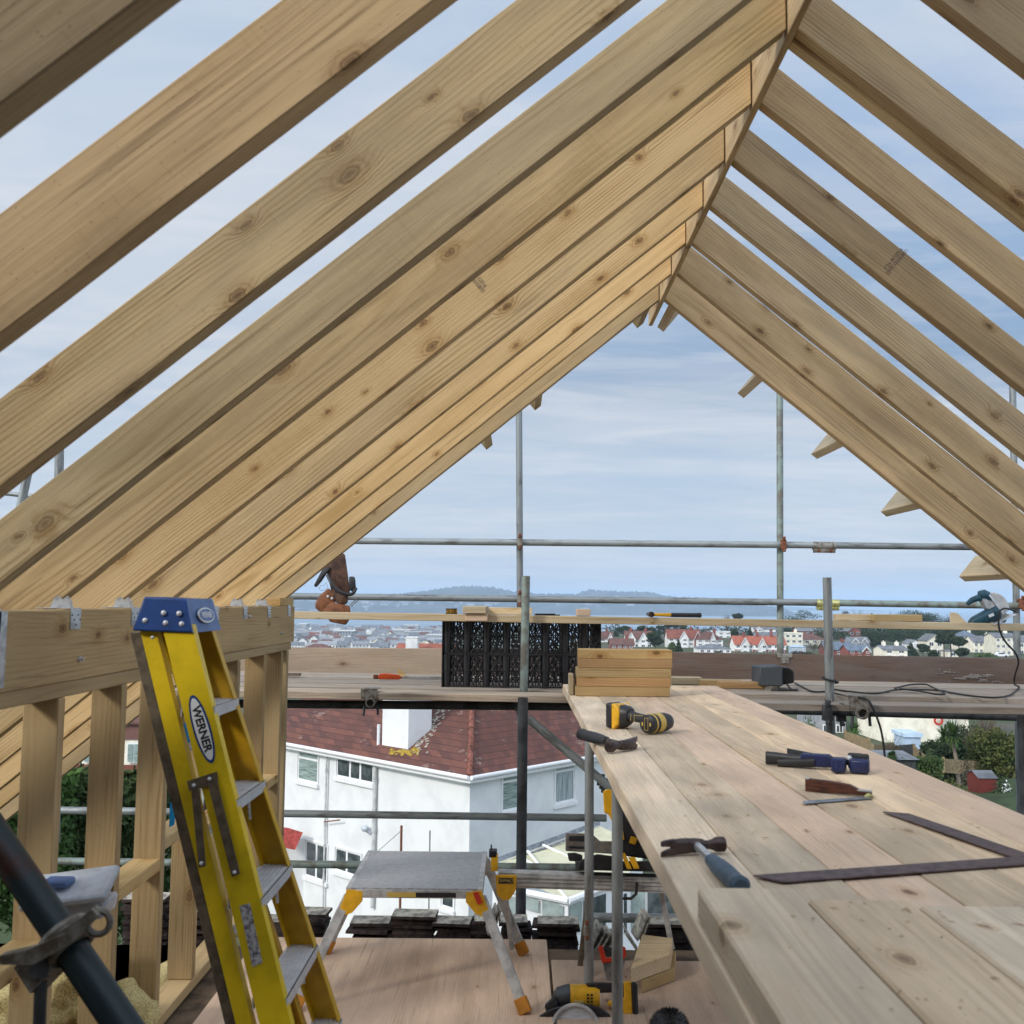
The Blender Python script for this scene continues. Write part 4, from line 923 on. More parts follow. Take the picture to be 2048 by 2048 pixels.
s = MB(); s.tube([Vector(pt(u, v, -.03)) for u, v in ((652, 1165), (648, 1171), (641, 1171), (638, 1177), (642, 1181), (650, 1180), (656, 1174))], .0012, 6, True); s.build('wire_loop', M['galv_dark'], r)
for (u, v) in ((656, 1193), (664, 1197)):
    s = MB(pt(u, v, -.07)); s.sphere((0, 0, 0), .009, 8, 6); s.build('rivet', M['alu'], r)

# ================================================================= TOOLS ON THE BENCH
def local(o, ang): return dict(o=o, X=(math.cos(ang), math.sin(ang), 0), Z=(0, 0, 1))
# cordless driver
p = atz(1213, 1456, BT); q = atz(1335, 1470, BT); ang = math.atan2(q.y - p.y, q.x - p.x)
L = local(p, ang); r = thing('cordless_drill', p, 'yellow and black cordless impact driver standing on its side on the bench', 'drill')
s = MB(**L); s.box(.0, .034, -.01, .075, .002, .094); s.build('battery', M['black'], r, bevel=.010, seg=3)
s = MB(**L); s.cyl((-.0015, .03, .052), (.001, .03, .052), .022, n=18); s.build('battery_gauge', M['black_rubber'], r)
s = MB(**L); s.prism([(.031, .0), (.044, .0), (.052, .012), (.062, .016), (.066, .06), (.060, .078), (.046, .092), (.031, .094)], -.012, .077, 'y'); s.build('battery_latch', M['dw_yellow'], r, bevel=.005, seg=2)
s = MB(**L); s.loft([(.054, .032, .045, .040, .043), (.075, .032, .048, .036, .036), (.09, .03, .05, .026, .026)], 16, 3); s.build('handle_base', M['black'], r)
s = MB(**L); s.loft([(.085, .03, .05, .022, .020), (.12, .03, .046, .019, .0165), (.16, .03, .042, .019, .0165), (.20, .03, .038, .022, .019)], 16, 2.4); s.build('handle', M['black_rubber'], r)
s = MB(**L); s.loft([(-.045, -.215, .036, .026, .026), (-.040, -.215, .036, .033, .033), (.06, -.215, .036, .034, .034), (.085, -.215, .036, .028, .028), (.10, -.215, .036, .016, .016)], 20, 2, 'y'); s.build('motor_head', M['black'], r)
s = MB(**L); s.tube([(.215 + .0325 * math.cos(t), -.02, .036 + .0325 * math.sin(t)) for t in np.linspace(0, 6.28, 22)[:-1]], .0035, 6, True); s.loft([(.0, -.215, .036, .0345, .0345), (.03, -.215, .036, .035, .035)], 20, 2, 'y'); s.build('gold_ring', M['gold_print'], r)
s = MB(**L)
for (x0, x1, z0, z1) in ((-.008, .008, -.022, -.0205), (-.008, .008, .0205, .022), (-.008, -.0068, -.022, .022), (.0068, .008, -.022, .022), (-.020, -.014, -.006, .006), (.014, .020, -.006, .006)): s.box(.215 + x0, .215 + x1, -.0465, -.0455, .036 + z0, .036 + z1)
s.build('rear_badge', M['gold_print'], r)
s = MB(**L); s.box(.105, .1065, .0085, .009, .034, .060); s.box(.12, .1215, .009, .0095, .032, .058); s.box(.12, .16, .0095, .010, .056, .0575); s.build('handle_piping', M['gold_print'], r)
s = MB(**L); s.tube([(.06, .0, .092), (.065, .0, .100), (.08, .0, .098), (.105, .0, .090)], .0016, 6); s.build('belt_hook', M['alu'], r)

def hammer(p, head_ang, handle_ang, label, gripmat, shaftmat, Lh, k=1.0, claw_split=True):
    """p: centre of the head; head_ang: direction of the striking face; handle_ang: direction of the handle (world, about z)"""
    r = thing('claw_hammer', p, label, 'hammer', 'hammers')
    s = MB(**local(p, head_ang)); z = .0190 * k
    s.loft([(.018 * k, 0, z, .010 * k, .010 * k), (.030 * k, 0, z, .0095 * k, .0095 * k), (.040 * k, 0, z, .0125 * k, .0125 * k), (.046 * k, 0, z, .0160 * k, .0160 * k), (.064 * k, 0, z, .0165 * k, .0165 * k), (.067 * k, 0, z, .014 * k, .014 * k)], 18)
    s.loft([(-.018 * k, 0, z, .0135 * k, .0145 * k), (.0, 0, z, .0155 * k, .0150 * k), (.018 * k, 0, z, .0125 * k, .0125 * k)], 14, 3)
    for sg in (-1, 1):
        pts = [(-.050, -.006), (-.060, -.009), (-.070, -.013), (-.080, -.018), (-.090, -.025)]
        vs = []
        sgn = 1 if math.sin(handle_ang - head_ang) > 0 else -1
        for i, (x, yb) in enumerate(pts):
            f = i / 4; zc = z + sg * k * (.0083 + .0030 * f) ; hz = k * (.0082 - .0026 * f); hy = k * (.0085 - .0055 * f)
            yb = -yb * k * sgn
            vs += [(x * k, yb - hy, zc - hz), (x * k, yb + hy, zc - hz), (x * k, yb + hy, zc + hz), (x * k, yb - hy, zc + hz)]
        s.add(vs, [[4 * i + j, 4 * i + (j + 1) % 4, 4 * i + 4 + (j + 1) % 4, 4 * i + 4 + j] for i in range(4) for j in range(4)] + [[0, 1, 2, 3], [16, 17, 18, 19]])
    sgn = 1 if math.sin(handle_ang - head_ang) > 0 else -1
    s.loft([(-.062 * k, .0095 * k * sgn, z, .0065 * k, .0165 * k), (-.054 * k, .0070 * k * sgn, z, .0085 * k, .0165 * k), (-.040 * k, .0035 * k * sgn, z, .0110 * k, .0165 * k), (-.022 * k, 0, z, .0125 * k, .0160 * k), (-.010 * k, 0, z, .0145 * k, .0145 * k)], 12, 3)
    s.build('hammer_head', M['hammer_iron'], r, bevel=.0015)
    s = MB(**local(p, handle_ang)); s.loft([(.008 * k, 0, z, .009 * k, .010 * k), (.10 * k * Lh, 0, z * .95, .0085 * k, .010 * k), (.13 * k * Lh, 0, z * .95, .0085 * k, .009 * k)], 12, 2.4); s.build('shaft', M[shaftmat], r)
    g0 = .12 * Lh * k; g1 = .33 * Lh * k
    s = MB(**local(p, handle_ang)); secs = []
    K_ = 26
    for i in range(K_ + 1):
        t = i / K_; rad = .0125 + .006 * math.sin(min(1, t * 1.6) * math.pi * .5) - .003 * t + .0035 * max(0, t - .85) / .15
        rad += (.0009 if i % 2 else 0) * (1 if .25 < t < .9 else 0)
        if i == 0: rad = .010
        if i == K_: rad *= .7
        secs.append((g0 + (g1 - g0) * t, 0, max(z * .98, rad * 1.0 * k + .001), rad * k * 1.15, rad * k))
    s.loft(secs, 16, 2.2); s.build('grip', M[gripmat], r)
# near hammer
hA = atz(1392, 1690, BT + .017); hface = atz(1440, 1688, BT + .017); hend = atz(1500, 1790, BT + .017)
hang = math.atan2((hface - hA).y, (hface - hA).x); hh = math.atan2((hend - hA).y, (hend - hA).x)
kk = (hface - hA).length / .056
hA.z = BT + .0005
hammer(hA, hang, hh, 'dark claw hammer with ribbed blue-grey grip, nearest the camera on the bench', 'grip_blue', 'bright', 1.0, kk)
hB = atz(1246, 1497, BT + .01); hBe = atz(1172, 1476, BT + .012); hBc = atz(1290, 1497, BT + .01)
hB.z = BT + .0005
hang = math.atan2(-(hBc - hB).y - .06, -(hBc - hB).x + .06); hh = math.atan2((hBe - hB).y, (hBe - hB).x)
hammer(hB, math.atan2(-(hBc - hB).y, -(hBc - hB).x) + R(38), hh, 'dark claw hammer whose black grip hangs over the left bench edge', 'black_rubber', 'hammer_iron', .82, 1.05)

# one-handed bar clamp
p = atz(1532, 1530, BT); q = atz(1735, 1545, BT); ang = math.atan2(q.y - p.y, q.x - p.x); LN = (q - p).length
L = local(p, ang); k = LN / .30; r = thing('bar_clamp', p, 'dark blue one-handed bar clamp lying on the right of the bench', 'clamp')
s = MB(**L); s.loft([(0, .005, .022 * k, .014 * k, .020 * k), (.03 * k, .005, .022 * k, .014 * k, .019 * k), (.09 * k, .0, .022 * k, .013 * k, .015 * k), (.14 * k, 0, .026 * k, .015 * k, .02 * k)], 14, 3); s.build('clamp_handle', M['black'], r)
s = MB(**L); s.loft([(.04 * k, -.02 * k, .012 * k, .008 * k, .011 * k), (.10 * k, -.018 * k, .016 * k, .009 * k, .012 * k), (.15 * k, -.012 * k, .02 * k, .010 * k, .014 * k)], 12, 3); s.build('trigger', M['black'], r)
s = MB(**L); s.prism([(.10 * k, .016 * k), (.11 * k, .044 * k), (.19 * k, .045 * k), (.205 * k, .034 * k), (.20 * k, .008 * k), (.13 * k, .006 * k)], -.016 * k, .018 * k, 'y'); s.prism([(.19 * k, .014 * k), (.24 * k, .014 * k), (.24 * k, .032 * k), (.19 * k, .036 * k)], -.01 * k, .014 * k, 'y'); s.build('clamp_body', M['clamp_blue'], r, bevel=.004)
s = MB(p, (math.cos(ang - .52), math.sin(ang - .52), 0)); s.box(.02 * k, .30 * k, .085 * k, .092 * k, .014 * k, .032 * k)
s = MB(**L); s.add([(.055 * k, .055 * k, .03 * k), (.055 * k, .060 * k, .03 * k), (.27 * k, -.045 * k, .022 * k), (.27 * k, -.050 * k, .022 * k), (.055 * k, .055 * k, .048 * k), (.055 * k, .060 * k, .048 * k), (.27 * k, -.045 * k, .038 * k), (.27 * k, -.050 * k, .038 * k)], [[0, 1, 2, 3], [7, 6, 5, 4], [0, 4, 5, 1], [1, 5, 6, 2], [2, 6, 7, 3], [3, 7, 4, 0]]); s.build('clamp_bar', M['galv_dark'], r)
s = MB(**L); s.box(.205 * k, .245 * k, -.075 * k, -.03 * k, .004 * k, .045 * k); s.box(.215 * k, .225 * k, -.08 * k, -.07 * k, .0, .03 * k); s.build('fixed_jaw', M['clamp_blue'], r, bevel=.004)
s = MB(**L); s.box(.255 * k, .31 * k, -.06 * k, -.02 * k, .003 * k, .044 * k); s.build('moving_jaw', M['clamp_blue'], r, bevel=.007, seg=2)
for (x0, y0) in ((.245, -.012), (.262, -.018)):
    s = MB(**L); s.box(x0 * k, (x0 + .045) * k, y0 * k, (y0 + .012) * k, .008 * k, .056 * k); s.build('jaw_pad', M['black_rubber'], r, bevel=.006, seg=2)
s = MB(**L); s.sphere((.252 * k, -.028 * k, .042 * k), .009 * k); s.build('pin', M['alu'], r)
# sliding bevel: rosewood stock and steel blade
p = atz(1610, 1583, BT); q = atz(1742, 1597, BT); ang = math.atan2(q.y - p.y, q.x - p.x); LN = (q - p).length
L = local(p, ang); r = thing('angle_gauge', p, 'rosewood angle gauge with an open steel blade, between the clamp and the rusty square', 'gauge')
s = MB(**L); s.prism([(0, 0), (0, .032), (LN * .35, .031), (LN * .68, .027), (LN * .82, .017), (LN, .014), (LN, .004), (LN * .7, .004)], 0, .016, 'y'); s.build('gauge_stock', M['rosewood'], r, bevel=.002)
s = MB(**L); s.box(0, LN * .06, -.0005, .0165, .030, .0325); s.build('end_cap', M['alu_dull'], r); s = MB(**L); s.box(LN * .8, LN * 1.0, -.0005, .0165, .0145, .0175); s.build('end_cap', M['alu_dull'], r)
s = MB(**L); 
for t in range(4): s.sphere((LN * .97, -.004, .009), .004)
for a_ in (-.5, .2, .9): s.cyl((LN * .97, -.005, .010), (LN * .97 + .016 * math.sin(a_), -.014, .010 - .012 * math.cos(a_) + .004), .0035, n=6)
s.build('wing_nut', M['brass'], r)
qb = atz(1602, 1607, BT + .002); a0 = p + Vector((math.cos(ang), math.sin(ang), 0)) * LN * .95 + Vector((0, -.012, 0)); d = qb - a0; d.z = 0; LB = d.length
s = MB(a0, d, (0, 0, 1)); s.prism([(0, -.012), (LB * .93, -.012), (LB, .012), (0, .012)], .003, .0045, 'z'); s.build('gauge_blade', M['steel_blue'], r)
# roofing square
c0 = atz(2062, 1718, BT + .0475); e1 = atz(1520, 1761, BT + .001); e2 = atz(1783, 1626, BT + .001)
c0 = atz(2064, 1722, BT + .002); e1 = atz(1520, 1761, BT + .002)
d1 = (e1 - c0); d1.z = 0; d2 = (e2 - c0); d2.z = 0; n2 = d2.normalized(); n1_ = d1.normalized()
r = MB(); w = .05
s = MB(c0, d1, (0, 0, 1)); l1 = d1.length
s.prism([(-.02, -.025), (l1, -.025), (l1 - .03, .025), (-.02, .025)], .0, .003, 'z')
l2 = d2.length; s2v = [c0 + n2 * t + (Vector((-n2.y, n2.x, 0)) * o_) for (t, o_) in ((0, -.024), (l2 - .03, -.024), (l2, .022), (0, .022))]
s.v += [v_ + Vector((0, 0, .0005)) for v_ in s2v] + [v_ + Vector((0, 0, .0035)) for v_ in s2v]; kx = len(s.v) - 8
s.f += [[kx + i for i in f_] for f_ in ([0, 3, 2, 1], [4, 5, 6, 7], [0, 1, 5, 4], [1, 2, 6, 5], [2, 3, 7, 6], [3, 0, 4, 7])]; s.mi += [0] * 6
tag(s.build('framing_square', M['rust_purple'], bevel=.0006, smooth=False), 'large brown rusty framing square lying across the bench boards', 'square')

# ================================================================= STEPLADDER against the stud wall
yn, yf2 = 2.30, 2.70
_l0, _l1 = at(386, 1258, yn), at(543, 1892, yn)
def lad(z, dx=0.0): return _l0.x + (_l1.x - _l0.x) * (z - _l0.z) / (_l1.z - _l0.z) + dx      # right-hand edge of the near stile against height
c = Vector((lad(FZ), yn, FZ)); r = thing('step_ladder', c, 'yellow fibreglass stepladder with a blue cap leaning folded against the stud wall', 'ladder')
zt = -.055
def yfar(z): return 2.46 + 0.33 * (-.055 - z) / 1.325
def stile(y0, y1, wx, off, name, mat, fl=.028, zb=FZ):
    s = MB(); t = .004
    for (a, b, ya, yb) in ((off - wx, off, y0, y0 + t), (off - wx, off - wx + t, y0 + t, y0 + fl), (off - t, off, y0 + t, y0 + fl)) if y0 < y1 else ((off - wx, off, y0 - t, y0), (off - wx, off - wx + t, y0 - fl, y0 - t), (off - t, off, y0 - fl, y0 - t)):
        vs = []
        for z in (zb, zt):
            x = lad(z); q_ = yfar(z) - yf2 if y1 < 0 else 0
            vs += [(x + a, ya + q_, z), (x + b, ya + q_, z), (x + b, yb + q_, z), (x + a, yb + q_, z)]
        s.add(vs, [[0, 3, 2, 1], [4, 5, 6, 7], [0, 1, 5, 4], [1, 2, 6, 5], [2, 3, 7, 6], [3, 0, 4, 7]])
    return s.build(name, M[mat], r, smooth=False)
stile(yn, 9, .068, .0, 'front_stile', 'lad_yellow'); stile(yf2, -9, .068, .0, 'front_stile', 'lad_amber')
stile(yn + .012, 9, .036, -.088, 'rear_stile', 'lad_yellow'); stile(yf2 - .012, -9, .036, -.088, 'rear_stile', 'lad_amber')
s = MB(); vs = []
for z in (FZ, zt - .02):
    x = lad(z) - .1225; vs += [(x - .026, yn + .014, z), (x, yn + .014, z), (x, yn + .04, z), (x - .026, yn + .04, z)]
s.add(vs, [[0, 3, 2, 1], [4, 5, 6, 7], [0, 1, 5, 4], [1, 2, 6, 5], [2, 3, 7, 6], [3, 0, 4, 7]]); s.build('rear_flange_shaded', M['bracket_shade_brown'], r, smooth=False)  # rear stile's yellow flange, its shade put into the brown colour
s = MB(); vs = []
for z in (FZ, zt - .02):
    x = lad(z) - .0805; vs += [(x, yn + .012, z), (x + .0115, yn + .012, z), (x + .0115, yn + .016, z), (x, yn + .016, z)]
for i, (u, v) in enumerate(((452, 1398), (500, 1570), (543, 1752), (590, 1935), (640, 2110))):
    z = at(u, v, 2.5).z
    s = MB(); x = lad(z); yf2 = yfar(z)
    s.box(x - .072, x + .003, yn + .005, yf2 - .005, z - .002, z + .002); s.box(x, x + .004, yn + .003, yf2 - .003, z - .022, z + .002); s.box(x - .072, x - .069, yn + .005, yf2 - .005, z - .022, z)
    for q_ in range(6): s.box(x - .066 + q_ * .011, x - .063 + q_ * .011, yn + .006, yf2 - .006, z + .002, z + .0035)
    s.build('ladder_step', M['alu'], r, smooth=False)
    s = MB(); 
    for yy in (yn + .04, yf2 - .04): s.cyl((x - .03, yy, z - .004), (x - .03, yy + (-.032 if yy < 2.5 else .032), z - .09), .004, n=6)
    s.build('step_brace', M['alu'], r)
for i, (u, v) in enumerate(((375, 1480), (415, 1640), (460, 1830))):
    z = at(u, v, 2.5).z; yf2 = yfar(z); s = MB(); x = lad(z) - .085; s.cyl((x - .02, yn + .02, z), (x - .02, yf2 - .02, z), .009, n=8); s.build('rear_rung', M['alu'], r)
# cap
yf2 = 2.49; x0 = at(273, 1258, yn).x; x1 = at(380, 1258, yn).x
s = MB(); 
vs = [(x0 - .008, yn - .006, -.070), (x1 + .008, yn - .006, -.074), (x1 + .012, yf2 + .012, -.072), (x0 - .008, yf2 + .012, -.070), (x0 + .012, yn + .004, .006), (x1 - .012, yn + .004, .002), (x1 - .008, yf2 - .004, .002), (x0 + .012, yf2 - .004, .006)]
s.add(vs, [[0, 3, 2, 1], [4, 5, 6, 7], [0, 1, 5, 4], [2, 3, 7, 6], [3, 0, 4, 7]]); s.cm = 1; s.add(vs, [[1, 2, 6, 5]]); s.build('ladder_cap', [M['lad_blue'], M['lad_pale']], r, bevel=.004, seg=2, fixn=True)
for (u, v) in ((290, 1241), (327, 1226), (358, 1227), (331, 1246), (363, 1248)):
    p = at(u, v, yn - .004); s = MB(p); s.sphere((0, 0, 0), .0062, 10, 6, (1, .5, 1)); s.build('rivet', M['alu'], r)
def disc(c, rx, rz, y, off, name, mat, X=(1, 0, 0), Zn=(0, -1, 0), k=28):
    s = MB(c, X, Zn); s.add([(rx * math.cos(2 * math.pi * i / k), rz * math.sin(2 * math.pi * i / k), off) for i in range(k)] + [(rx * math.cos(2 * math.pi * i / k), rz * math.sin(2 * math.pi * i / k), 0) for i in range(k)], [list(range(k))] + [[i, (i + 1) % k, (i + 1) % k + k, i + k] for i in range(k)])
    return s.build(name, mat, r, smooth=False)
def onst(u, v): return at(u, v, yn - .0003)
c = onst(404, 1458); dirn = (onst(424, 1525) - onst(385, 1392)).normalized()
disc(c, .078, .0195, 0, .0008, 'badge_rim', M['lad_blue'], dirn, (0, -1, 0)); disc(c, .071, .0150, 0, .0012, 'badge_field', M['white_print'], dirn, (0, -1, 0))
text_mesh("WERNER", .0255, 'badge_text', M['black_print'], r, c + Vector((0, -.0014, 0)), dirn, (0, -1, 0), .0002, bold=.0009)
# small oval on the cap front
cc = Vector((x1 + .0035, 2.40, -.036)); nrm = Vector((.97, 0, .24)).normalized()
disc(cc, .060, .018, 0, .0028, 'cap_badge_rim', M['white_print'], (0, 1, 0), nrm); disc(cc, .054, .0145, 0, .0034, 'cap_badge_field', M['lad_pale'], (0, 1, 0), nrm)
text_mesh("WERNER", .019, 'cap_badge_text', M['white_print'], r, cc + nrm * .0038, (0, 1, 0), nrm, .0002, bold=.0004)
# spreader and label
def quad(name, pts, y, th, mat):
    s = MB(); vs = [tuple(onst(u, v) + Vector((0, -y, 0))) for u, v in pts]; vs2 = [(a, b - th, c_) for a, b, c_ in vs]; n_ = len(vs)
    s.add(vs2 + vs, [list(range(n_))] + [[i, (i + 1) % n_, (i + 1) % n_ + n_, i + n_] for i in range(n_)] + [list(range(2 * n_ - 1, n_ - 1, -1))]); return s.build(name, M[mat], r, smooth=False)
quad('spreader_plate', [(375, 1562), (434, 1543), (437, 1566), (380, 1582)], .0, .005, 'bracket_shade_brown')
quad('spreader_arm', [(385, 1578), (401, 1576), (414, 1730), (400, 1734)], .006, .004, 'bracket_shade_brown')
quad('spreader_arm', [(418, 1566), (437, 1564), (482, 1745), (466, 1752)], .006, .004, 'bracket_shade_brown')
for (u, v) in ((391, 1569), (422, 1556), (406, 1724), (472, 1742)): p = onst(u, v) + Vector((0, -.012, 0)); s = MB(p); s.sphere((0, 0, 0), .0045, 8, 6); s.build('rivet', M['alu'], r)
quad('warning_label', [(479, 1812), (500, 1806), (525, 1925), (505, 1934)], .0002, .0006, 'label_silver')
p = onst(305, 1275); s = MB(p); s.sphere((0, -.0, 0), .0042, 8, 6); s.build('rivet', M['alu'], r)
# blue cloth strip seen behind the ladder
for (pts, lab) in ((((367, 1446), (379, 1450), (384, 1500), (374, 1502)), 'blue strip caught between the ladder rails'), (((340, 1605), (352, 1600), (348, 1650), (338, 1655)), 'blue strip hanging left of the ladder')):
    s = MB(); vs = [tuple(at(u, v, 2.76)) for u, v in pts]; s.add(vs + [(a, b + .004, c_) for a, b, c_ in vs], [[0, 1, 2, 3], [4, 5, 6, 7], [0, 1, 5, 4], [1, 2, 6, 5], [2, 3, 7, 6], [3, 0, 4, 7]])
    tag(s.build('plastic_strip', plain('blue_strip', (0.01, 0.28, 0.62), .5)), lab, 'strip')

# ================================================================= WORK PLATFORM
xa, xb, ya, yb, zt = None, None, None, None, None
zt = -1.0
pA = atz(705, 1775, zt); pB = atz(968, 1775, zt); pC = atz(729, 1701, zt); pD = atz(969, 1701, zt)
xa, xb = (pA.x + pC.x) / 2, (pB.x + pD.x) / 2; ya, yb = pA.y, pC.y
c = Vector(((xa + xb) / 2, (ya + yb) / 2, FZ)); r = thing('work_platform', c, 'low grey aluminium work platform with yellow corner brackets standing on the plywood', 'work platform')
s = MB()
for i in range(5):
    y0 = ya + (yb - ya) * i / 5; y1 = ya + (yb - ya) * (i + 1) / 5 - .003; s.box(xa, xb, y0, y1, zt - .012, zt)
s.build('platform_deck', M['deck_grip'], r, smooth=False, bevel=.001)
s = MB(); s.box(xa + .03, xb - .03, ya - .003, ya + .02, zt - .034, zt - .006); s.box(xa + .03, xb - .03, yb - .02, yb + .002, zt - .034, zt - .006); s.box(xa - .004, xa + .014, ya - .002, yb + .002, zt - .03, zt + .001); s.box(xb - .014, xb + .004, ya - .002, yb + .002, zt - .03, zt + .001)
s.build('deck_frame', M['alu_dull'], r, smooth=False, bevel=.001)
s = MB(); xm = xa + (xb - xa) * .30; s.box(xm, xm + .10, ya - .0045, ya - .0028, zt - .030, zt - .014); s.build('yellow_label', M['gold_print'], r); s = MB(); s.box(xm + .1, xm + .24, ya - .0045, ya - .0028, zt - .030, zt - .014); s.build('black_label', M['black'], r)
M['foot_amber'] = plain('amber_rubber', (0.50, 0.20, 0.02), .6)
nf = atz(1035, 2030, FZ); ff = atz(1023, 1912, FZ); lf = at(612, 2010, nf.y)
for (sx, sy, name) in ((1, -1, 0), (-1, -1, 1), (1, 1, 2), (-1, 1, 3)):
    x = xb if sx > 0 else xa; y = ya if sy < 0 else yb
    fx = x + sx * .155; fy = (nf.y if sy < 0 else ff.y)
    top = Vector((x - sx * .004, y - sy * .012, zt - .03)); bot = Vector((fx, fy, FZ + .005))
    leg = timber('leg', top, bot + (top - bot) * .06, (0, 1, 0), .034, .022, M['alu_dull'], parent=r, bevel=.002)
    ft = MB(); d = (top - bot).normalized(); ft = timber('foot', bot, bot + (top - bot) * .13, (0, 1, 0), .044, .032, M['foot_amber'], parent=leg, n0=-.004, bevel=.003)
    s = MB((x, y, zt)); w = -sx
    s.prism([(w * .0, -.005), (w * .055, -.012), (w * .055, -.045), (w * .02, -.085), (-w * .02, -.10), (-w * .035, -.095), (-w * .012, -.04)], -.004 if sy < 0 else -.003, .003 if sy < 0 else .006, 'y')
    s.cyl((w * .025, -.006, -.03), (w * .025, -.004, -.03), .004, n=8)
    s.build('corner_bracket', M['dw_yellow'], r, smooth=False, bevel=.001)
s = MB((xb, ya, zt)); s.add([(-.03, -.010, -.012), (-.012, -.012, -.008), (.004, -.012, -.045), (-.012, -.010, -.052), (-.03, -.003, -.012), (-.012, -.003, -.008), (.004, -.003, -.045), (-.012, -.003, -.052)], [[0, 1, 2, 3], [7, 6, 5, 4], [0, 4, 5, 1], [1, 5, 6, 2], [2, 6, 7, 3], [3, 7, 4, 0]]); s.build('release_tab', M['red'], r)

# ================================================================= MITRE SAW AND STAND
YM = 4.05
def mp_(u, v, dy=0.0): return at(u, v, YM + dy)
c = mp_(1150, 1860); c.z = FZ; r = thing('saw_stand', c, 'grey aluminium saw stand beam with yellow end bracket on folding legs', 'saw stand')
a, b = mp_(996, 1756), mp_(1420, 1770)
s = MB((a + b) / 2, b - a, (0, 0, 1)); l = (b - a).length / 2
s.loft([(-l, 0, 0, .03, .03), (l, 0, 0, .03, .03)], 4, 9); s.box(-l, l, -.034, -.03, .012, .018); s.box(-l, l, -.034, -.03, -.018, -.012); s.box(-l, l, -.033, -.03, -.002, .003)
s.build('stand_beam', M['alu_dull'], r, smooth=False)
k_ = (mp_(1010, 1800) - mp_(1010, 1700)).length / 100
s = MB(mp_(1014, 1758, -.05)); s.prism([(-24 * k_, 8 * k_), (20 * k_, 8 * k_), (18 * k_, -22 * k_), (6 * k_, -40 * k_), (-8 * k_, -42 * k_), (-20 * k_, -30 * k_)], -.004, .004, 'y'); br = s.build('end_bracket', M['dw_yellow'], r, smooth=False, bevel=.001)
s = MB(mp_(1011, 1762, -.056)); s.box(-14 * k_, 16 * k_, -.001, .0, -5 * k_, 6 * k_); s.build('bracket_plate', M['black_print'], r)
text_mesh("DEWALT", 8.2 * k_, 'bracket_text', M['gold_print'], r, mp_(1011.5, 1761.5, -.0585), (1, 0, 0), (0, -1, 0), .0002)
s = MB(mp_(988, 1722, -.04)); s.box(-6 * k_, 8 * k_, -.02, .02, -18 * k_, 14 * k_); s.build('end_stop', M['dw_yellow'], r, bevel=.002)
s = MB(mp_(986, 1705, -.04)); s.box(-8 * k_, 8 * k_, -.02, .02, -8 * k_, 6 * k_); s.box(-5 * k_, -2 * k_, -.005, .005, 4 * k_, 16 * k_); s.build('stop_knob', M['black'], r, bevel=.002)
for (u0, v0, u1, v1, dy, mat) in ((1012, 1800, 1024, 1900, .1, 'alu_dull'), (1180, 1768, 1160, 1935, .0, 'bracket_shade_brown'), (1176, 1862, 1185, 1962, -.1, 'alu'), (1320, 1768, 1345, 1900, .05, 'alu_dull')):
    lg = timber('leg', mp_(u0, v0, dy), mp_(u1, v1, dy), (0, 1, 0), .02, .018, M[mat], parent=r)
# mitre saw
c = mp_(1215, 1725); r = thing('mitre_saw', c, 'black and yellow mitre saw on its stand, half hidden by the bench', 'mitre saw')
def mprism(name, pts, y0, y1, mat, bev=.003):
    s = MB(); n_ = len(pts); vs = [tuple(mp_(u, v, y0)) for u, v in pts] + [tuple(mp_(u, v, y1)) for u, v in pts]
    s.add(vs, [list(range(n_))[::-1], list(range(n_, 2 * n_))] + [[i, (i + 1) % n_, (i + 1) % n_ + n_, i + n_] for i in range(n_)]); return s.build(name, M[mat], r, bevel=bev, smooth=False)
mprism('saw_fence', [(1131, 1666), (1183, 1667), (1200, 1682), (1290, 1683), (1290, 1712), (1131, 1702)], .03, .05, 'fence_grey')
mprism('fence_slot', [(1138, 1672), (1172, 1672), (1172, 1682), (1138, 1681)], .026, .030, 'black', 0); mprism('fence_slot', [(1138, 1692), (1172, 1693), (1172, 1697), (1138, 1696)], .026, .030, 'black', 0)
mprism('bevel_lever', [(1134, 1706), (1150, 1705), (1165, 1710), (1165, 1724), (1138, 1722)], -.02, .03, 'black')
mprism('turntable', [(1160, 1722), (1175, 1713), (1195, 1708), (1225, 1712), (1240, 1738), (1155, 1738)], -.10, .10, 'black')
mprism('base_casting', [(1150, 1722), (1330, 1722), (1330, 1744), (1150, 1740)], -.06, .10, 'galv_dark')
mprism('table_insert', [(1242, 1706), (1250, 1706), (1264, 1738), (1254, 1738)], -.09, -.06, 'dw_yellow', .001); mprism('table_insert', [(1256, 1714), (1270, 1714), (1279, 1737), (1268, 1738)], -.09, -.06, 'dw_yellow', .001)
mprism('motor_arm', [(1225, 1640), (1245, 1625), (1300, 1640), (1310, 1720), (1250, 1712), (1235, 1690)], -.02, .12, 'black', .006)
mprism('blade_guard', [(1236, 1600), (1262, 1590), (1290, 1640), (1285, 1680), (1240, 1672), (1232, 1640)], .0, .05, 'galv_dark', .006)
mprism('yellow_cover', [(1206, 1582), (1216, 1578), (1232, 1582), (1236, 1620), (1228, 1650), (1216, 1628), (1208, 1626)], -.03, .04, 'dw_yellow', .004)
mprism('yellow_trim', [(1236, 1664), (1246, 1660), (1249, 1680), (1238, 1680)], -.03, -.01, 'dw_yellow', .002); mprism('yellow_trim', [(1262, 1672), (1276, 1676), (1270, 1690), (1258, 1686)], -.03, -.01, 'dw_yellow', .002)
s = MB(); s.tube([mp_(1232, 1775, -.05), mp_(1240, 1797, -.05), mp_(1262, 1797, -.05), mp_(1272, 1788, -.05), mp_(1274, 1765, -.05)], .006, 8); s.build('carry_handle', M['black'], r)
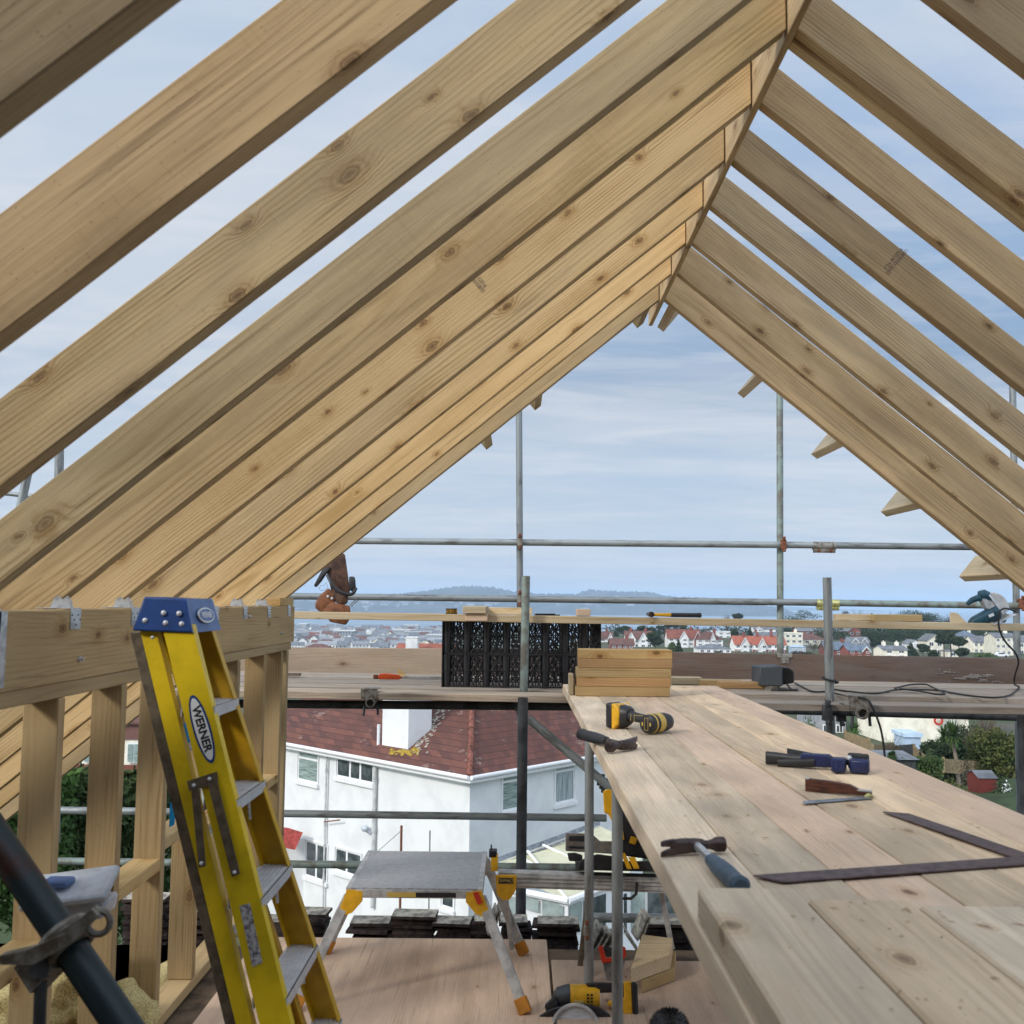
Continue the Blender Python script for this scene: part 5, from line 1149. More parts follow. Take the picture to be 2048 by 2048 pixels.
for (u, v) in ((1203, 1708),): s = MB(); s.cyl(mp_(u, v, -.04), mp_(u + 1, v + 15, -.04), .0025, n=6); s.build('clamp_pin', M['alu'], r)

# ================================================================= ON THE PLYWOOD
# hand saw standing in the gap
p = atz(1210, 1960, FZ); r = thing('hand_saw', p, 'hand saw with a red and black handle leaning upright behind the steel leg', 'hand saw', 'hand saws')
Yh = 3.78
def hp(u, v, dy=0.0): return tuple(at(u, v, Yh + dy))
def hpr(name, pts, y0, y1, mat, bev=.002):
    s = MB(); n_ = len(pts); s.add([hp(u, v, y0) for u, v in pts] + [hp(u, v, y1) for u, v in pts], [list(range(n_))[::-1], list(range(n_, 2 * n_))] + [[i, (i + 1) % n_, (i + 1) % n_ + n_, i + n_] for i in range(n_)]); return s.build(name, M[mat], r, bevel=bev, smooth=False)
hpr('handle', [(1196, 1893), (1205, 1890), (1212, 1916), (1238, 1914), (1243, 1892), (1251, 1894), (1253, 1912), (1240, 1923), (1204, 1926)], -.012, .012, 'red'); hpr('grip_insert', [(1205, 1895), (1240, 1893), (1237, 1912), (1213, 1914)], -.008, .014, 'black')
hpr('blade', [(1205, 1926), (1250, 1921), (1240, 1965), (1214, 1962)], -.001, .001, 'steel_blue', 0)
# cordless circular saw (yellow)
p = atz(1180, 2020, FZ); Yc = p.y; r = thing('cordless_saw', p, 'yellow and black cordless circular saw on the plywood at the bottom of the view', 'power saw')
def cs(name, pts, y0, y1, mat, bev=.003):
    s = MB(); n_ = len(pts); s.add([tuple(at(u, v, Yc + y0)) for u, v in pts] + [tuple(at(u, v, Yc + y1)) for u, v in pts], [list(range(n_))[::-1], list(range(n_, 2 * n_))] + [[i, (i + 1) % n_, (i + 1) % n_ + n_, i + n_] for i in range(n_)]); return s.build(name, M[mat], r, bevel=bev, smooth=False)
s = MB(at(1140, 1992, Yc)); s.loft([(.0, 0, 0, .036, .036), (.085, 0, 0, .036, .036), (.10, 0, 0, .028, .030)], 18, 2.6); s.build('motor_housing', M['dw_yellow'], r)
s = MB(at(1140, 1992, Yc)); s.loft([(-.055, 0, -.008, .018, .02), (-.045, 0, -.004, .032, .03), (-.006, 0, 0, .036, .037), (.0, 0, 0, .036, .036)], 18, 2.6); s.build('gearbox', M['galv_dark'], r)
s = MB(at(1140, 1992, Yc)); 
for k in range(4):
    for j in range(2): s.box(.055 + .013 * j, .062 + .013 * j, -.0385, -.036, -.018 + .011 * k, -.012 + .011 * k)
s.build('vent_slots', M['black'], r); s = MB(at(1140, 1992, Yc)); s.box(.012, .045, -.0383, -.036, -.012, .0); s.build('maker_plate', M['gold_print'], r)
cs('top_handle', [(1170, 1966), (1195, 1964), (1252, 1966), (1256, 1984), (1200, 1986), (1178, 1976)], -.015, .015, 'black', .005)
cs('rear_grip', [(1232, 1966), (1250, 1970), (1254, 2004), (1240, 2010)], -.014, .014, 'black', .005)
cs('battery_carrier', [(1247, 1963), (1264, 1962), (1266, 2036), (1252, 2034), (1240, 2015), (1215, 2012), (1215, 2002), (1248, 1996)], -.03, .03, 'dw_yellow', .004)
cs('battery', [(1262, 1962), (1275, 1966), (1277, 2036), (1266, 2038)], -.035, .035, 'black', .006)
cs('lower_handle', [(1100, 2018), (1130, 2010), (1165, 2006), (1200, 2014), (1222, 2030), (1222, 2048), (1205, 2044), (1180, 2028), (1140, 2024), (1105, 2034), (1075, 2050), (1066, 2050), (1080, 2030)], -.06, -.03, 'black', .005)
cs('yellow_trim', [(1147, 2016), (1172, 2020), (1170, 2036), (1146, 2034)], -.066, -.06, 'dw_yellow', .002)
cs('front_block', [(1088, 2010), (1110, 1990), (1118, 2020), (1095, 2030)], -.05, .03, 'black', .006)
s = MB(at(1151, 2062, Yc - .09), (1, 0, 0), (0, -1, 0.35)); k = 36
s.loft([(-.004, 0, 0, .075, .075), (.0, 0, 0, .075, .075)], 36, 2, 'z'); s.build('saw_blade', M['alu'], r)
s = MB(at(1151, 2062, Yc - .10), (1, 0, 0), (0, -1, 0.35)); s.tube([(.078 * math.cos(t), .078 * math.sin(t), 0) for t in np.linspace(0, 6.28, 36)[:-1]], .006, 6, True); s.build('blade_guard', M['alu_dull'], r)
cs('motor_body', [(1075, 2034), (1110, 2026), (1215, 2036), (1235, 2070), (1060, 2075)], -.05, .03, 'black', .008)
cs('side_foot', [(1228, 2036), (1252, 2040), (1250, 2070), (1230, 2070)], -.03, .03, 'black', .006)
cs('base_rod', [(1276, 2022), (1281, 2030), (1296, 2062), (1288, 2062)], -.01, -.004, 'alu_dull', .001)
# offcut with a notch, and a broken one beneath
def offpoly(name, pts, z0, z1, mat, lab, slant=0.0, bev=.002):
    s = MB(); w_ = [atz(u, v, FZ) for u, v in pts]; n_ = len(w_)
    s.add([(a.x, a.y, z0) for a in w_] + [(a.x, a.y + slant, z1) for a in w_], [list(range(n_)), list(range(n_, 2 * n_))] + [[i, (i + 1) % n_, (i + 1) % n_ + n_, i + n_] for i in range(n_)])
    return tag(s.build(name, M[mat], bevel=bev, smooth=False), lab, 'offcut', 'offcuts on the plywood')
offpoly('timber_offcut', [(1282, 1988), (1350, 1962), (1352, 1925), (1312, 1932)], FZ + .001, FZ + .045, 'offcut', 'lower splintered offcut on the plywood beside the bench')
offpoly('timber_offcut', [(1262, 1995), (1340, 1965), (1346, 1930), (1284, 1922)], FZ + .047, FZ + .10, 'pale', 'upper angled offcut lying on the splintered one')
# black bristly thing at the bottom edge
p = atz(1338, 2085, FZ); r = MB(p)
rb_ = random.Random(5)
s = MB((p.x, p.y, FZ)); s.sphere((0, 0, .045), .062, 18, 12, (1, .8, .9))
for i in range(900):
    t = rb_.uniform(0, 6.28); ph = rb_.uniform(.1, 1.7); rr = .060; c_ = Vector((rr * math.sin(ph) * math.cos(t), .8 * rr * math.sin(ph) * math.sin(t), .045 + .9 * rr * math.cos(ph))); d_ = (c_ - Vector((0, 0, .04))).normalized(); e_ = d_.cross(Vector((rb_.random(), rb_.random(), .3))).normalized() * .0012
    q_ = c_ + d_ * rb_.uniform(.006, .012); s.add([tuple(c_ - e_), tuple(c_ + e_), tuple(q_)], [[0, 1, 2]])
tag(s.build('bristle_brush', M['black'], fixn=False), 'round black bristly brush head at the bottom edge beside the yellow saw', 'brush')

# ================================================================= SLATE PILES
rs = random.Random(21)
sl0 = None
def slate_mesh():
    s = MB(); s.box(-.125, .125, -.06, .06, 0, .007, .002, .002); s.cm = 1; s.add([(-.122, -.057, .0072), (.122, -.057, .0072), (.122, .057, .0072), (-.122, .057, .0072)], [[0, 1, 2, 3]]); return s  # top face takes its own material, paler on the uppermost slates
def place_slate(proto, x, y, z, a, sx, label, group, tilt=0.0):
    o = proto if proto.get('used') is None else proto.copy()
    if proto.get('used') is None: proto['used'] = 1
    else: col.objects.link(o)
    if 'used' in o and o is not proto: del o['used']
    o.matrix_world = Matrix.Translation((x, y, z)) @ Matrix.Rotation(a, 4, 'Z') @ Matrix.Rotation(tilt, 4, 'Y') @ Matrix.Diagonal((sx, 1, 1, 1))
    tag(o, label, 'slate', group); return o
pr = slate_mesh().build('roof_slate', [M['slate'], M['slate']], origin=Vector((0, 0, 0))); prt = slate_mesh().build('roof_slate', [M['slate'], M['slate_pale']], origin=Vector((0, 0, 0)))
piles = [(620, 1822, 74, 9), (745, 1838, 88, 7), (825, 1824, 92, 9), (905, 1836, 74, 8), (965, 1836, 44, 7), (1030, 1834, 62, 7), (1112, 1836, 88, 9), (1330, 1838, 100, 9), (1430, 1838, 90, 8), (545, 1836, 80, 8), (300, 1790, 90, 9), (410, 1815, 80, 8)]
wh = ['behind the left leg of the work platform', 'under the left part of the work platform', 'under the middle of the work platform', 'right of the middle of the work platform', 'by the right leg of the work platform', 'by the dark upright below the platform', 'left of the thin steel leg', 'right of the red-handled saw', 'hidden behind the bench', 'behind the yellow ladder', 'seen between the studs', 'seen left of the ladder']
for i, (u, v, w_, n_) in enumerate(piles):
    Y = 4.62; c = at(u, v, Y); wm = (at(u + w_ / 2, v, Y) - at(u - w_ / 2, v, Y)).length; th = .0215
    zb = c.z - n_ * th; zb = FZ - .24; th = .0125; n2_ = max(6, int((c.z - zb) / th)); th = (c.z - zb) / n2_
    for k in range(n2_):
        top = k == n2_ - 1; a = rs.uniform(-.09, .09)
        o = place_slate(prt if top else pr, c.x + rs.uniform(-.014, .014), Y + .0 + rs.uniform(-.025, .02), zb + th * k, a, wm / .25 * rs.uniform(.86, 1.03), 'pale-topped slate on top of the pile ' + wh[i] if top else 'slates stacked in the pile ' + wh[i], 'slates in the pile ' + wh[i])
        o.scale.z = th / .0076
pe = slate_mesh().build('roof_slate', [M['slate_pale'], M['slate_pale']], origin=Vector((0, 0, 0)))
for (u, v, t) in ((1188, 1870, -1.1), (1196, 1878, -1.05), (1205, 1880, -1.0), (1262, 1880, 1.0), (1268, 1895, .95), (1280, 1850, -1.15), (1287, 1850, -1.2), (1214, 1888, -.95), (985, 1838, -1.2), (993, 1838, -1.25)):
    c = at(u, v, 4.45); place_slate(pe, c.x, c.y, c.z, .1, .42, 'loose slate stood on edge between the piles, left and right of the red-handled saw', 'slates stood on edge', t)

# ================================================================= LEFT CORNER BITS
p = ray(150, 1800); p = p * ((XW - .05) / p.x); zn = -0.845 + .06
c = Vector((XW - .03, 2.50, -0.795)); c = at(150, 1805, 2.42)
r = thing('plastic_tub', c, 'clear plastic tub of fixings with its lid askew on the wall noggin', 'tub')
s = MB(c, (1, .1, 0), (0, .05, 1)); s.box(-.085, .075, -.04, .06, -.03, .01, -.006, -.004); s.build('tub', M['clear_plastic'], r, bevel=.006)
s = MB(c, (1, .1, .12), (0, -.3, 1)); s.box(-.10, .09, -.06, .07, .025, .045); s.build('tub_lid', M['clear_plastic'], r, bevel=.006)
s = MB(c); s.box(-.06, .0, -.05, .0, .045, .06); s.build('blue_packet', M['lad_pale'], r, bevel=.004)
# mineral wool
def woolly(name, c, sx, sy, sz, lab, seed):
    bm = bmesh.new(); bmesh.ops.create_icosphere(bm, subdivisions=4, radius=1.0); rw = random.Random(seed)
    from mathutils import noise as mn
    for v_ in bm.verts:
        n_ = mn.noise(v_.co * 2.2 + Vector((seed, 0, 0))) * .35 + mn.noise(v_.co * 7 + Vector((0, seed, 0))) * .12 + mn.noise(v_.co * 18) * .05; v_.co = v_.co * (1 + n_)
    me = bpy.data.meshes.new(name); bm.to_mesh(me); bm.free(); me.materials.append(M['insul'])
    for pl in me.polygons: pl.use_smooth = True
    o = bpy.data.objects.new(name, me); col.objects.link(o); o.location = c; o.scale = (sx, sy, sz); WM[o.name] = Matrix.Translation(c)
    return tag(o, lab, 'insulation', 'lumps of mineral wool')
woolly('insulation_lump', at(130, 1990, 3.2), .13, .16, .16, 'tall yellow lump of mineral wool behind the raking tube', 1)
woolly('insulation_lump', at(40, 2010, 3.1), .14, .16, .10, 'yellow lump of mineral wool at the left edge of the view', 2)
woolly('insulation_lump', at(330, 2010, 3.9), .12, .18, .13, 'yellow lump of mineral wool between the studs left of the ladder', 3)
woolly('insulation_lump', at(225, 2040, 3.3), .12, .14, .1, 'small yellow lump of mineral wool near the bottom edge', 4)
mb = MB(); mb.box(-2.9, -1.25, 1.0, 4.3, FZ - .08, FZ - .02); struct(mb.build('floor_eaves', plain('eaves_felt', (0.12, 0.055, 0.045), .9, var=.3)))

# ================================================================= NEIGHBOURING HOUSES
M['render_white'] = plain('white_render', (0.76, 0.77, 0.76), 0.85, var=.05, scale=1.2, c2=(.70, .71, .705)); M['pipe'] = plain('grey_white_pipe', (0.56, 0.57, 0.56), .6, var=.15, scale=3)
M['upvc'] = plain('white_upvc', (0.82, 0.82, 0.82), 0.4, var=.03)
m, t_, b_ = newmat('window_glass'); g = N(t_)
c = g.mix(g.mr(g.noise(g.obj(), 3.0, 3), .4, .6, 0, 1), (0.045, 0.055, 0.06), (0.10, 0.12, 0.125)); g.l(c, b_.inputs['Base Color']); b_.inputs['Roughness'].default_value = .08; b_.inputs['Specular IOR Level'].default_value = .7; M['glass'] = m
M['blind'] = plain('blind_glass', (0.30, 0.38, 0.35), 0.25, var=.3, scale=30, stretch=(.05, .05, 1), spec=.7)
M['blind_v'] = plain('blind_glass_vertical', (0.38, 0.43, 0.44), 0.25, var=.25, scale=22, stretch=(1, 1, .05), spec=.7)
def tiles(name, c1, c2, row=0.22, lich=None, wfreq=0.2):
    """plain tiles: courses follow height, broken joints from the horizontal run"""
    m, t, b = newmat(name); g = N(t); P = g.obj(); sp = g.n('ShaderNodeSeparateXYZ'); g.l(P, sp.inputs[0])
    zr = g.m('DIVIDE', sp.outputs[2], row); fr = g.m('FRACT', zr); rowi = g.m('FLOOR', zr)
    xx = g.m('ADD', g.m('DIVIDE', g.m('ADD', sp.outputs[0], g.m('MULTIPLY', sp.outputs[1], 0.37)), wfreq), g.m('MULTIPLY', rowi, 0.5))
    cell = g.n('ShaderNodeCombineXYZ'); g.l(g.m('FLOOR', xx), cell.inputs[0]); g.l(rowi, cell.inputs[1])
    wn_ = g.n('ShaderNodeTexWhiteNoise', noise_dimensions='2D'); g.l(cell.outputs[0], wn_.inputs['Vector'])
    c = g.mix(g.mr(wn_.outputs[0], 0, 1, 0, 1, False), c1, c2)
    c = g.mix(g.mr(g.noise(P, .35, 5, .65), .42, .62, 0, .7), c, tuple(x * .55 for x in c1))
    if lich: c = g.mix(g.mr(g.noise(P, 1.6, 6, .7), .60, .66, 0, .8), c, lich)
    edge = g.m('MAXIMUM', g.mr(fr, 0.0, 0.16, 1, 0), g.m('MULTIPLY', g.mr(g.m('FRACT', xx), 0, .08, 1, 0), .6))
    c = g.mix(g.m('MULTIPLY', edge, .85), c, tuple(x * .35 for x in c2))
    g.l(c, b.inputs['Base Color']); b.inputs['Roughness'].default_value = .85
    g.l(g.bump(fr, .6, .02), b.inputs['Normal']); return m
M['roof_red'] = tiles('red_brown_tiles', (0.185, 0.07, 0.05), (0.085, 0.038, 0.033), .145, (0.26, 0.18, 0.15), .22)
M['ridge_tile'] = plain('ridge_tile', (0.23, 0.085, 0.058), .85, var=.3, scale=6)
M['lichen'] = plain('yellow_lichen', (0.40, 0.27, 0.04), .95, var=.3, scale=14)
C0 = at(940, 1553, 30.0); ZE = C0.z
CL = atz(560, 1483, ZE); CR = atz(1180, 1512, ZE)
dL = Vector((CL.x - C0.x, CL.y - C0.y, 0)).normalized(); dR = Vector((CR.x - C0.x, CR.y - C0.y, 0)).normalized()
def hit(u, v, O, d):
    r_ = ray(u, v); n_ = Vector((-d.y, d.x, 0)); t = O.dot(n_) / r_.dot(n_) if abs(r_.dot(n_)) > 1e-9 else 0
    O2 = Vector((O.x, O.y, 0)); t = O2.dot(n_) / r_.dot(n_); p = r_ * t; return (p - O2).dot(d), p.z
ZG = -11.3
H = thing('house', (C0.x, C0.y, ZG), 'white rendered house with a red-brown hipped roof and tall white chimney, below the scaffold', 'house')
LL, LR_ = 13.0, 8.6
nLw = Vector((dL.y, -dL.x, 0)); nLw = nLw if nLw.y < 0 else -nLw
nRw = Vector((dR.y, -dR.x, 0)); nRw = nRw if nRw.y < 0 else -nRw
A = Vector((C0.x, C0.y, 0)); B = A + dL * LL; D = A + dR * LR_; Cc = A + dL * LL + dR * LR_
s = MB(); s.add([(A.x, A.y, ZG), (B.x, B.y, ZG), (Cc.x, Cc.y, ZG), (D.x, D.y, ZG), (A.x, A.y, ZE), (B.x, B.y, ZE), (Cc.x, Cc.y, ZE), (D.x, D.y, ZE)], [[0, 1, 5, 4], [1, 2, 6, 5], [2, 3, 7, 6], [3, 0, 4, 7]])
s.build('wall', M['render_white'], H, smooth=False)
ov = .28; zr = ZE + 2.75
def off(p, a, b): return p - dL * a - dR * b
A2, B2, C2, D2 = A - dL * ov - dR * ov, B + dL * ov - dR * ov, Cc + dL * ov + dR * ov, D - dL * ov + dR * ov
r1 = A + dL * LR_ * .5 + dR * LR_ * .5; r2 = B - dL * LR_ * .5 + dR * LR_ * .5
z0 = ZE + .05
s = MB(); s.add([(A2.x, A2.y, z0), (B2.x, B2.y, z0), (C2.x, C2.y, z0), (D2.x, D2.y, z0), (r1.x, r1.y, zr), (r2.x, r2.y, zr)], [[0, 1, 5, 4], [1, 2, 5], [2, 3, 4, 5], [3, 0, 4]])
roof = s.build('roof', M['roof_red'], H, smooth=False, origin=Vector((A.x, A.y, z0)))
s = MB(); pts_ = [Vector((A2.x, A2.y, z0 + .02)) + (Vector((r1.x, r1.y, zr + .02)) - Vector((A2.x, A2.y, z0 + .02))) * t for t in np.linspace(0, 1, 17)]
for i in range(16): s.cyl(pts_[i], pts_[i] + (pts_[i + 1] - pts_[i]) * 1.12, .10, .085, 8)
s.build('hip_tiles', M['ridge_tile'], roof)
# fascia and gutter
def run(name, O, d, nn, L_, z, hh, dd, mat, par, offn=0.0, r=False):
    p0_ = O + nn * offn - d * 0.0; p1_ = O + d * L_ + nn * offn
    if r: s = MB(); s.cyl((p0_.x, p0_.y, z), (p1_.x, p1_.y, z), hh, n=10); return s.build(name, mat, par)
    return timber(name, (p0_.x, p0_.y, z), (p1_.x, p1_.y, z), (0, 0, 1), dd, hh, mat, parent=par, bevel=.004)
run('fascia', A2 + nLw * .0, dL, nLw, LL + ov, ZE - .13, .18, .05, M['upvc'], H, -.01); run('fascia', A2, dR, nRw, LR_ + ov, ZE - .13, .18, .05, M['upvc'], H, -.01)
run('gutter', A2, dL, nLw, LL + ov, ZE + .03, .065, 0, M['upvc'], H, .06, True); run('gutter', A2, dR, nRw, LR_ + ov, ZE + .03, .065, 0, M['upvc'], H, .06, True)
run('soffit', A + nLw * .13, dL, nLw, LL, ZE - .16, .03, .24, M['upvc'], H); run('soffit', A + nRw * .13, dR, nRw, LR_, ZE - .16, .03, .24, M['upvc'], H)
def wbox(O, d, nn, s0, s1, z0_, z1_, o0, o1, name, mat, par, bev=0.0):
    a_ = O + d * s0; s = MB((a_.x, a_.y, 0), d, (0, 0, 1)); yy = s.Y.dot(nn)
    q0, q1 = sorted((o0 * yy, o1 * yy)); s.box(0, s1 - s0, q0, q1, z0_, z1_); return s.build(name, mat, par, bevel=bev, smooth=False)
def window(O, d, nn, uv0, uv1, cols, par, gm, transom=None, sill=True):
    """uv0 top-left, uv1 bottom-right in the survey; cols = fractions of mullions"""
    a_, zt_ = hit(uv0[0], uv0[1], O, d); b2, zb_ = hit(uv1[0], uv1[1], O, d)
    if a_ > b2: a_, b2 = b2, a_
    w_ = b2 - a_
    # level the head and sill at their mean
    W_ = wbox(O, d, nn, a_, b2, zb_, zt_, -.02, .012, 'window', M['upvc'], par)
    ed = [0] + cols + [1]
    for i in range(len(ed) - 1):
        x0_ = a_ + w_ * ed[i] + .05; x1_ = a_ + w_ * ed[i + 1] - .05
        if transom:
            zm = zb_ + (zt_ - zb_) * transom
            wbox(O, d, nn, x0_, x1_, zb_ + .06, zm - .03, .011, .0145, 'pane', gm, W_); wbox(O, d, nn, x0_, x1_, zm + .04, zt_ - .05, .011, .0145, 'pane', gm, W_)
        else: wbox(O, d, nn, x0_, x1_, zb_ + .06, zt_ - .05, .011, .0145, 'pane', gm, W_)
    if sill: wbox(O, d, nn, a_ - .08, b2 + .08, zb_ - .14, zb_ - .003, -.02, .10, 'sill', M['upvc'], W_, .01)
    for (x0_, x1_, z0_, z1_) in ((a_ - .05, a_, zb_, zt_ + .05), (b2, b2 + .05, zb_, zt_ + .05), (a_, b2, zt_, zt_ + .05)): wbox(O, d, nn, x0_, x1_, z0_, z1_, -.02, .045, 'reveal', M['render_white'], W_)
    return W_
window(A, dL, nLw, (598, 1493), (636, 1568), [], H, M['blind'], .68); window(A, dL, nLw, (675, 1507), (747, 1568), [.35, .63], H, M['glass'])
window(A, dL, nLw, (613, 1680), (654, 1765), [.5], H, M['glass']); window(A, dL, nLw, (672, 1694), (722, 1756), [.55], H, M['glass']); window(A, dL, nLw, (884, 1775), (908, 1820), [], H, M['glass'], None)
window(A, dR, nRw, (1004, 1538), (1036, 1617), [], H, M['blind'], .68); window(A, dR, nRw, (1110, 1520), (1148, 1600), [], H, M['blind_v'], .72)
window(A, dR, nRw, (1012, 1640), (1016, 1644), [], H, M['glass']) if 0 else None
def wpipe(u0, v0, u1, v1, O, d, nn, r_, name, par, mat='upvc', o_=.09):
    s0, z0_ = hit(u0, v0, O, d); s1, z1_ = hit(u1, v1, O, d); sm = (s0 + s1) / 2
    p_ = O + d * s0 + nn * o_; q_ = O + d * (s1 if abs(z0_ - z1_) < .5 else s0) + nn * o_
    s = MB(); s.cyl((p_.x, p_.y, z0_), (q_.x, q_.y, z1_), r_, n=10)
    if name == 'downpipe':
        for k in range(3): z_ = z0_ + (z1_ - z0_) * (.1 + .35 * k); s.cyl((p_.x, p_.y, z_), (p_.x, p_.y, z_ - .12), r_ * 1.35, n=10)
    return s.build(name, M[mat], par)
wpipe(755, 1525, 752, 1815, A, dL, nLw, .065, 'downpipe', H, 'pipe'); wpipe(658, 1507, 655, 1815, A, dL, nLw, .035, 'downpipe', H, 'pipe')
wpipe(658, 1642, 690, 1638, A, dL, nLw, .02, 'wall_bracket', H, 'rust', .2); 
s0, z_ = hit(740, 1655, A, dL); p_ = A + dL * s0 + nLw * .2; s = MB((p_.x, p_.y, z_)); s.sphere((0, 0, 0), .13, 10, 8, (1, .7, .8)); s.cyl((0, 0, -.05), (.25, .1, -.2), .05, n=8); s.build('wall_light', M['clear_plastic'], H)
# chimney with its flashing and lichen
cz = atz(0, 0, 1) if 0 else None
s0, _ = hit(803, 1500, A, dL)
ch = thing('dummy', (0, 0, 0), '', '') if 0 else None
pc = at(800, 1500, (A + dL * 5.2).y + 0.0)
def chim():
    # find the point where the left edge foot meets the roof plane
    n_ = (Vector((B2.x, B2.y, z0)) - Vector((A2.x, A2.y, z0))).cross(Vector((r1.x, r1.y, zr)) - Vector((A2.x, A2.y, z0))); o_ = Vector((A2.x, A2.y, z0))
    def rf(u, v): r_ = ray(u, v); return r_ * (o_.dot(n_) / r_.dot(n_))
    a_ = rf(764, 1490); b2 = rf(818, 1497); c2 = rf(843, 1462)
    f = (Vector((b2.x - a_.x, b2.y - a_.y, 0))); w_ = f.length
    d_ = dL * -1; s = MB((a_.x, a_.y, 0), d_, (0, 0, 1)); w_ = (b2 - a_).dot(d_); dep = .95
    sg = 1 if s.Y.dot(dR) > 0 else -1
    y0_, y1_ = sorted((0, dep * sg)); zt_ = -1.28
    s.box(0, w_, y0_, y1_, min(a_.z, b2.z) - .6, -2.3); s.build('chimney', M['render_white'], H, smooth=False)
    s = MB((a_.x, a_.y, 0), d_, (0, 0, 1)); s.box(-.06, w_ + .06, y0_ - .06, y1_ + .06, -2.42, -2.28); s.build('chimney_cap', M['render_white'], H)
    # lichen patch lying on the tiles below the chimney
    nn_ = n_.normalized(); nn_ = nn_ if nn_.z > 0 else -nn_
    rl = random.Random(4); s = MB()
    for k in range(75):
        t = rl.random(); u_ = 775 + 62 * t; v_ = 1497 + rl.uniform(1, 12) + 4 * t - (18 * max(0, t - .75) * 4 * rl.random())
        c_ = rf(u_, v_) + nn_ * .012; rr_ = rl.uniform(.02, .10); q1 = (rf(u_ + 5, v_ + 1) - rf(u_, v_)).normalized(); q2 = nn_.cross(q1)
        s.add([tuple(c_ + q1 * rr_ * math.cos(t2) * rl.uniform(.7, 1.2) + q2 * rr_ * .6 * math.sin(t2) * rl.uniform(.7, 1.2) + nn_ * .001 * k * .1) for t2 in np.linspace(0, 6.28, 8)[:-1]], [list(range(7))])
    s.build('lichen', M['lichen'], roof, smooth=False)['kind'] = 'stuff'
    s = MB()
    for k in range(150):
        t = rl.random(); u_ = 832 + 60 * t + rl.gauss(0, 6); v_ = 1500 - 95 * t + rl.gauss(0, 8)
        c_ = rf(u_, v_) + nn_ * .011; rr_ = rl.uniform(.02, .06); q1 = (rf(u_ + 5, v_ + 1) - rf(u_, v_)).normalized(); q2 = nn_.cross(q1)
        s.add([tuple(c_ + q1 * rr_ * math.cos(t2) + q2 * rr_ * math.sin(t2)) for t2 in np.linspace(0, 6.28, 6)[:-1]], [list(range(5))])
    s.build('pale_lichen', plain('pale_lichen', (.45, .42, .36), .95), roof, smooth=False)['kind'] = 'stuff'
    p_ = rf(757, 1488); s = MB(tuple(p_)); s.cyl((0, 0, -.1), (0, 0, .62), .055, n=8); s.build('vent_pipe', M['rust'] if 0 else M['upvc'], H)
chim()
# small red-tiled porch roof and lean-to at left
s0, z_ = hit(590, 1690, A, dL); p_ = A + dL * s0
P1 = at(560, 1650, p_.y - 1.5); 
s = MB(); Yp = p_.y - 1.6; s.add([tuple(at(578, 1656, Yp + .9)), tuple(at(606, 1665, Yp + .6)), tuple(at(590, 1700, Yp)), tuple(at(562, 1694, Yp)), tuple(at(540, 1650, Yp + .9)), tuple(at(530, 1690, Yp))], [[0, 1, 2, 3], [4, 0, 3, 5]])
s.build('porch_roof', plain('porch_tiles', (0.33, 0.05, 0.04), .8, var=.2), H, smooth=False)
a_ = at(606, 1690, Yp + .3); s = MB(); s.add([(a_.x - 3, a_.y + .9, a_.z), (a_.x - .1, a_.y + .9, a_.z), (a_.x - .1, a_.y + .9, ZG), (a_.x - 3, a_.y + .9, ZG), (a_.x - .1, a_.y + 1.6, a_.z + .3), (a_.x - .1, a_.y + 1.6, ZG)], [[0, 1, 2, 3], [1, 4, 5, 2]]); s.build('porch_wall', M['render_white'], H, smooth=False)
# washing-line post in its yard
p_ = at(806, 1690, 25.5); tp = at(803, 1651, 25.5); r = thing('clothes_post', (p_.x, p_.y, ZG), 'thin rusty clothes-line post standing against the white house wall', 'post')
s = MB(); s.cyl((tp.x, tp.y, terr(tp.x, tp.y)), tuple(tp), .03, n=8); s.build('post', M['rust'], r); s = MB(); s.cyl(tuple(tp + Vector((0, 0, -.12))), tuple(at(745, 1712, 27.2)), .008, n=6); s.build('line', M['galv'], r)
p_ = at(861, 1690, 26.5); tp = at(860, 1661, 26.5); s = MB(); s.cyl((tp.x, tp.y, terr(tp.x, tp.y)), tuple(tp), .018, n=8); tag(s.build('garden_pole', M['galv']), 'thin grey pole right of the rusty clothes-line post', 'post')
# conservatory
Kc = thing('conservatory', (1.0, 24, ZG), 'white-framed conservatory with a sandy translucent roof at the foot of the white house', 'conservatory')
M['poly'] = plain('polycarbonate_roof', (0.60, 0.58, 0.40), .4, var=.08, scale=2); M['cons_glass'] = plain('conservatory_glass', (0.34, 0.40, 0.38), .15, var=.2, scale=1.5, spec=.7); M['lead'] = plain('lead_flashing', (0.20, 0.22, 0.25), .6, var=.2, scale=9)
Yk = 25.0
def kp(u, v, dy=0.0): return tuple(at(u, v, Yk + dy))
rf_pts = [kp(990, 1727, 0.8), kp(1200, 1652, 3.2), kp(1300, 1700, 2.0), kp(1245, 1760, .3), kp(1136, 1802, -1.2), kp(1040, 1760, -.4)]
s = MB(); s.add(rf_pts, [[0, 1, 2, 3, 4, 5]]); s.build('roof', M['poly'], Kc, smooth=False)
s = MB()
for (a_, b2) in ((kp(1055, 1702, 1.2), kp(1136, 1800, -1.15)), (kp(1086, 1690, 1.7), kp(1190, 1738, .6)), (kp(1036, 1712, 1.1), kp(1100, 1748, .2)), (kp(985, 1730, .75), kp(1060, 1762, -.4)), (kp(1140, 1672, 2.4), kp(1250, 1712, 1.2))): s.cyl(a_, b2, .035, n=6)
s.build('glazing_bar', M['upvc'], Kc)
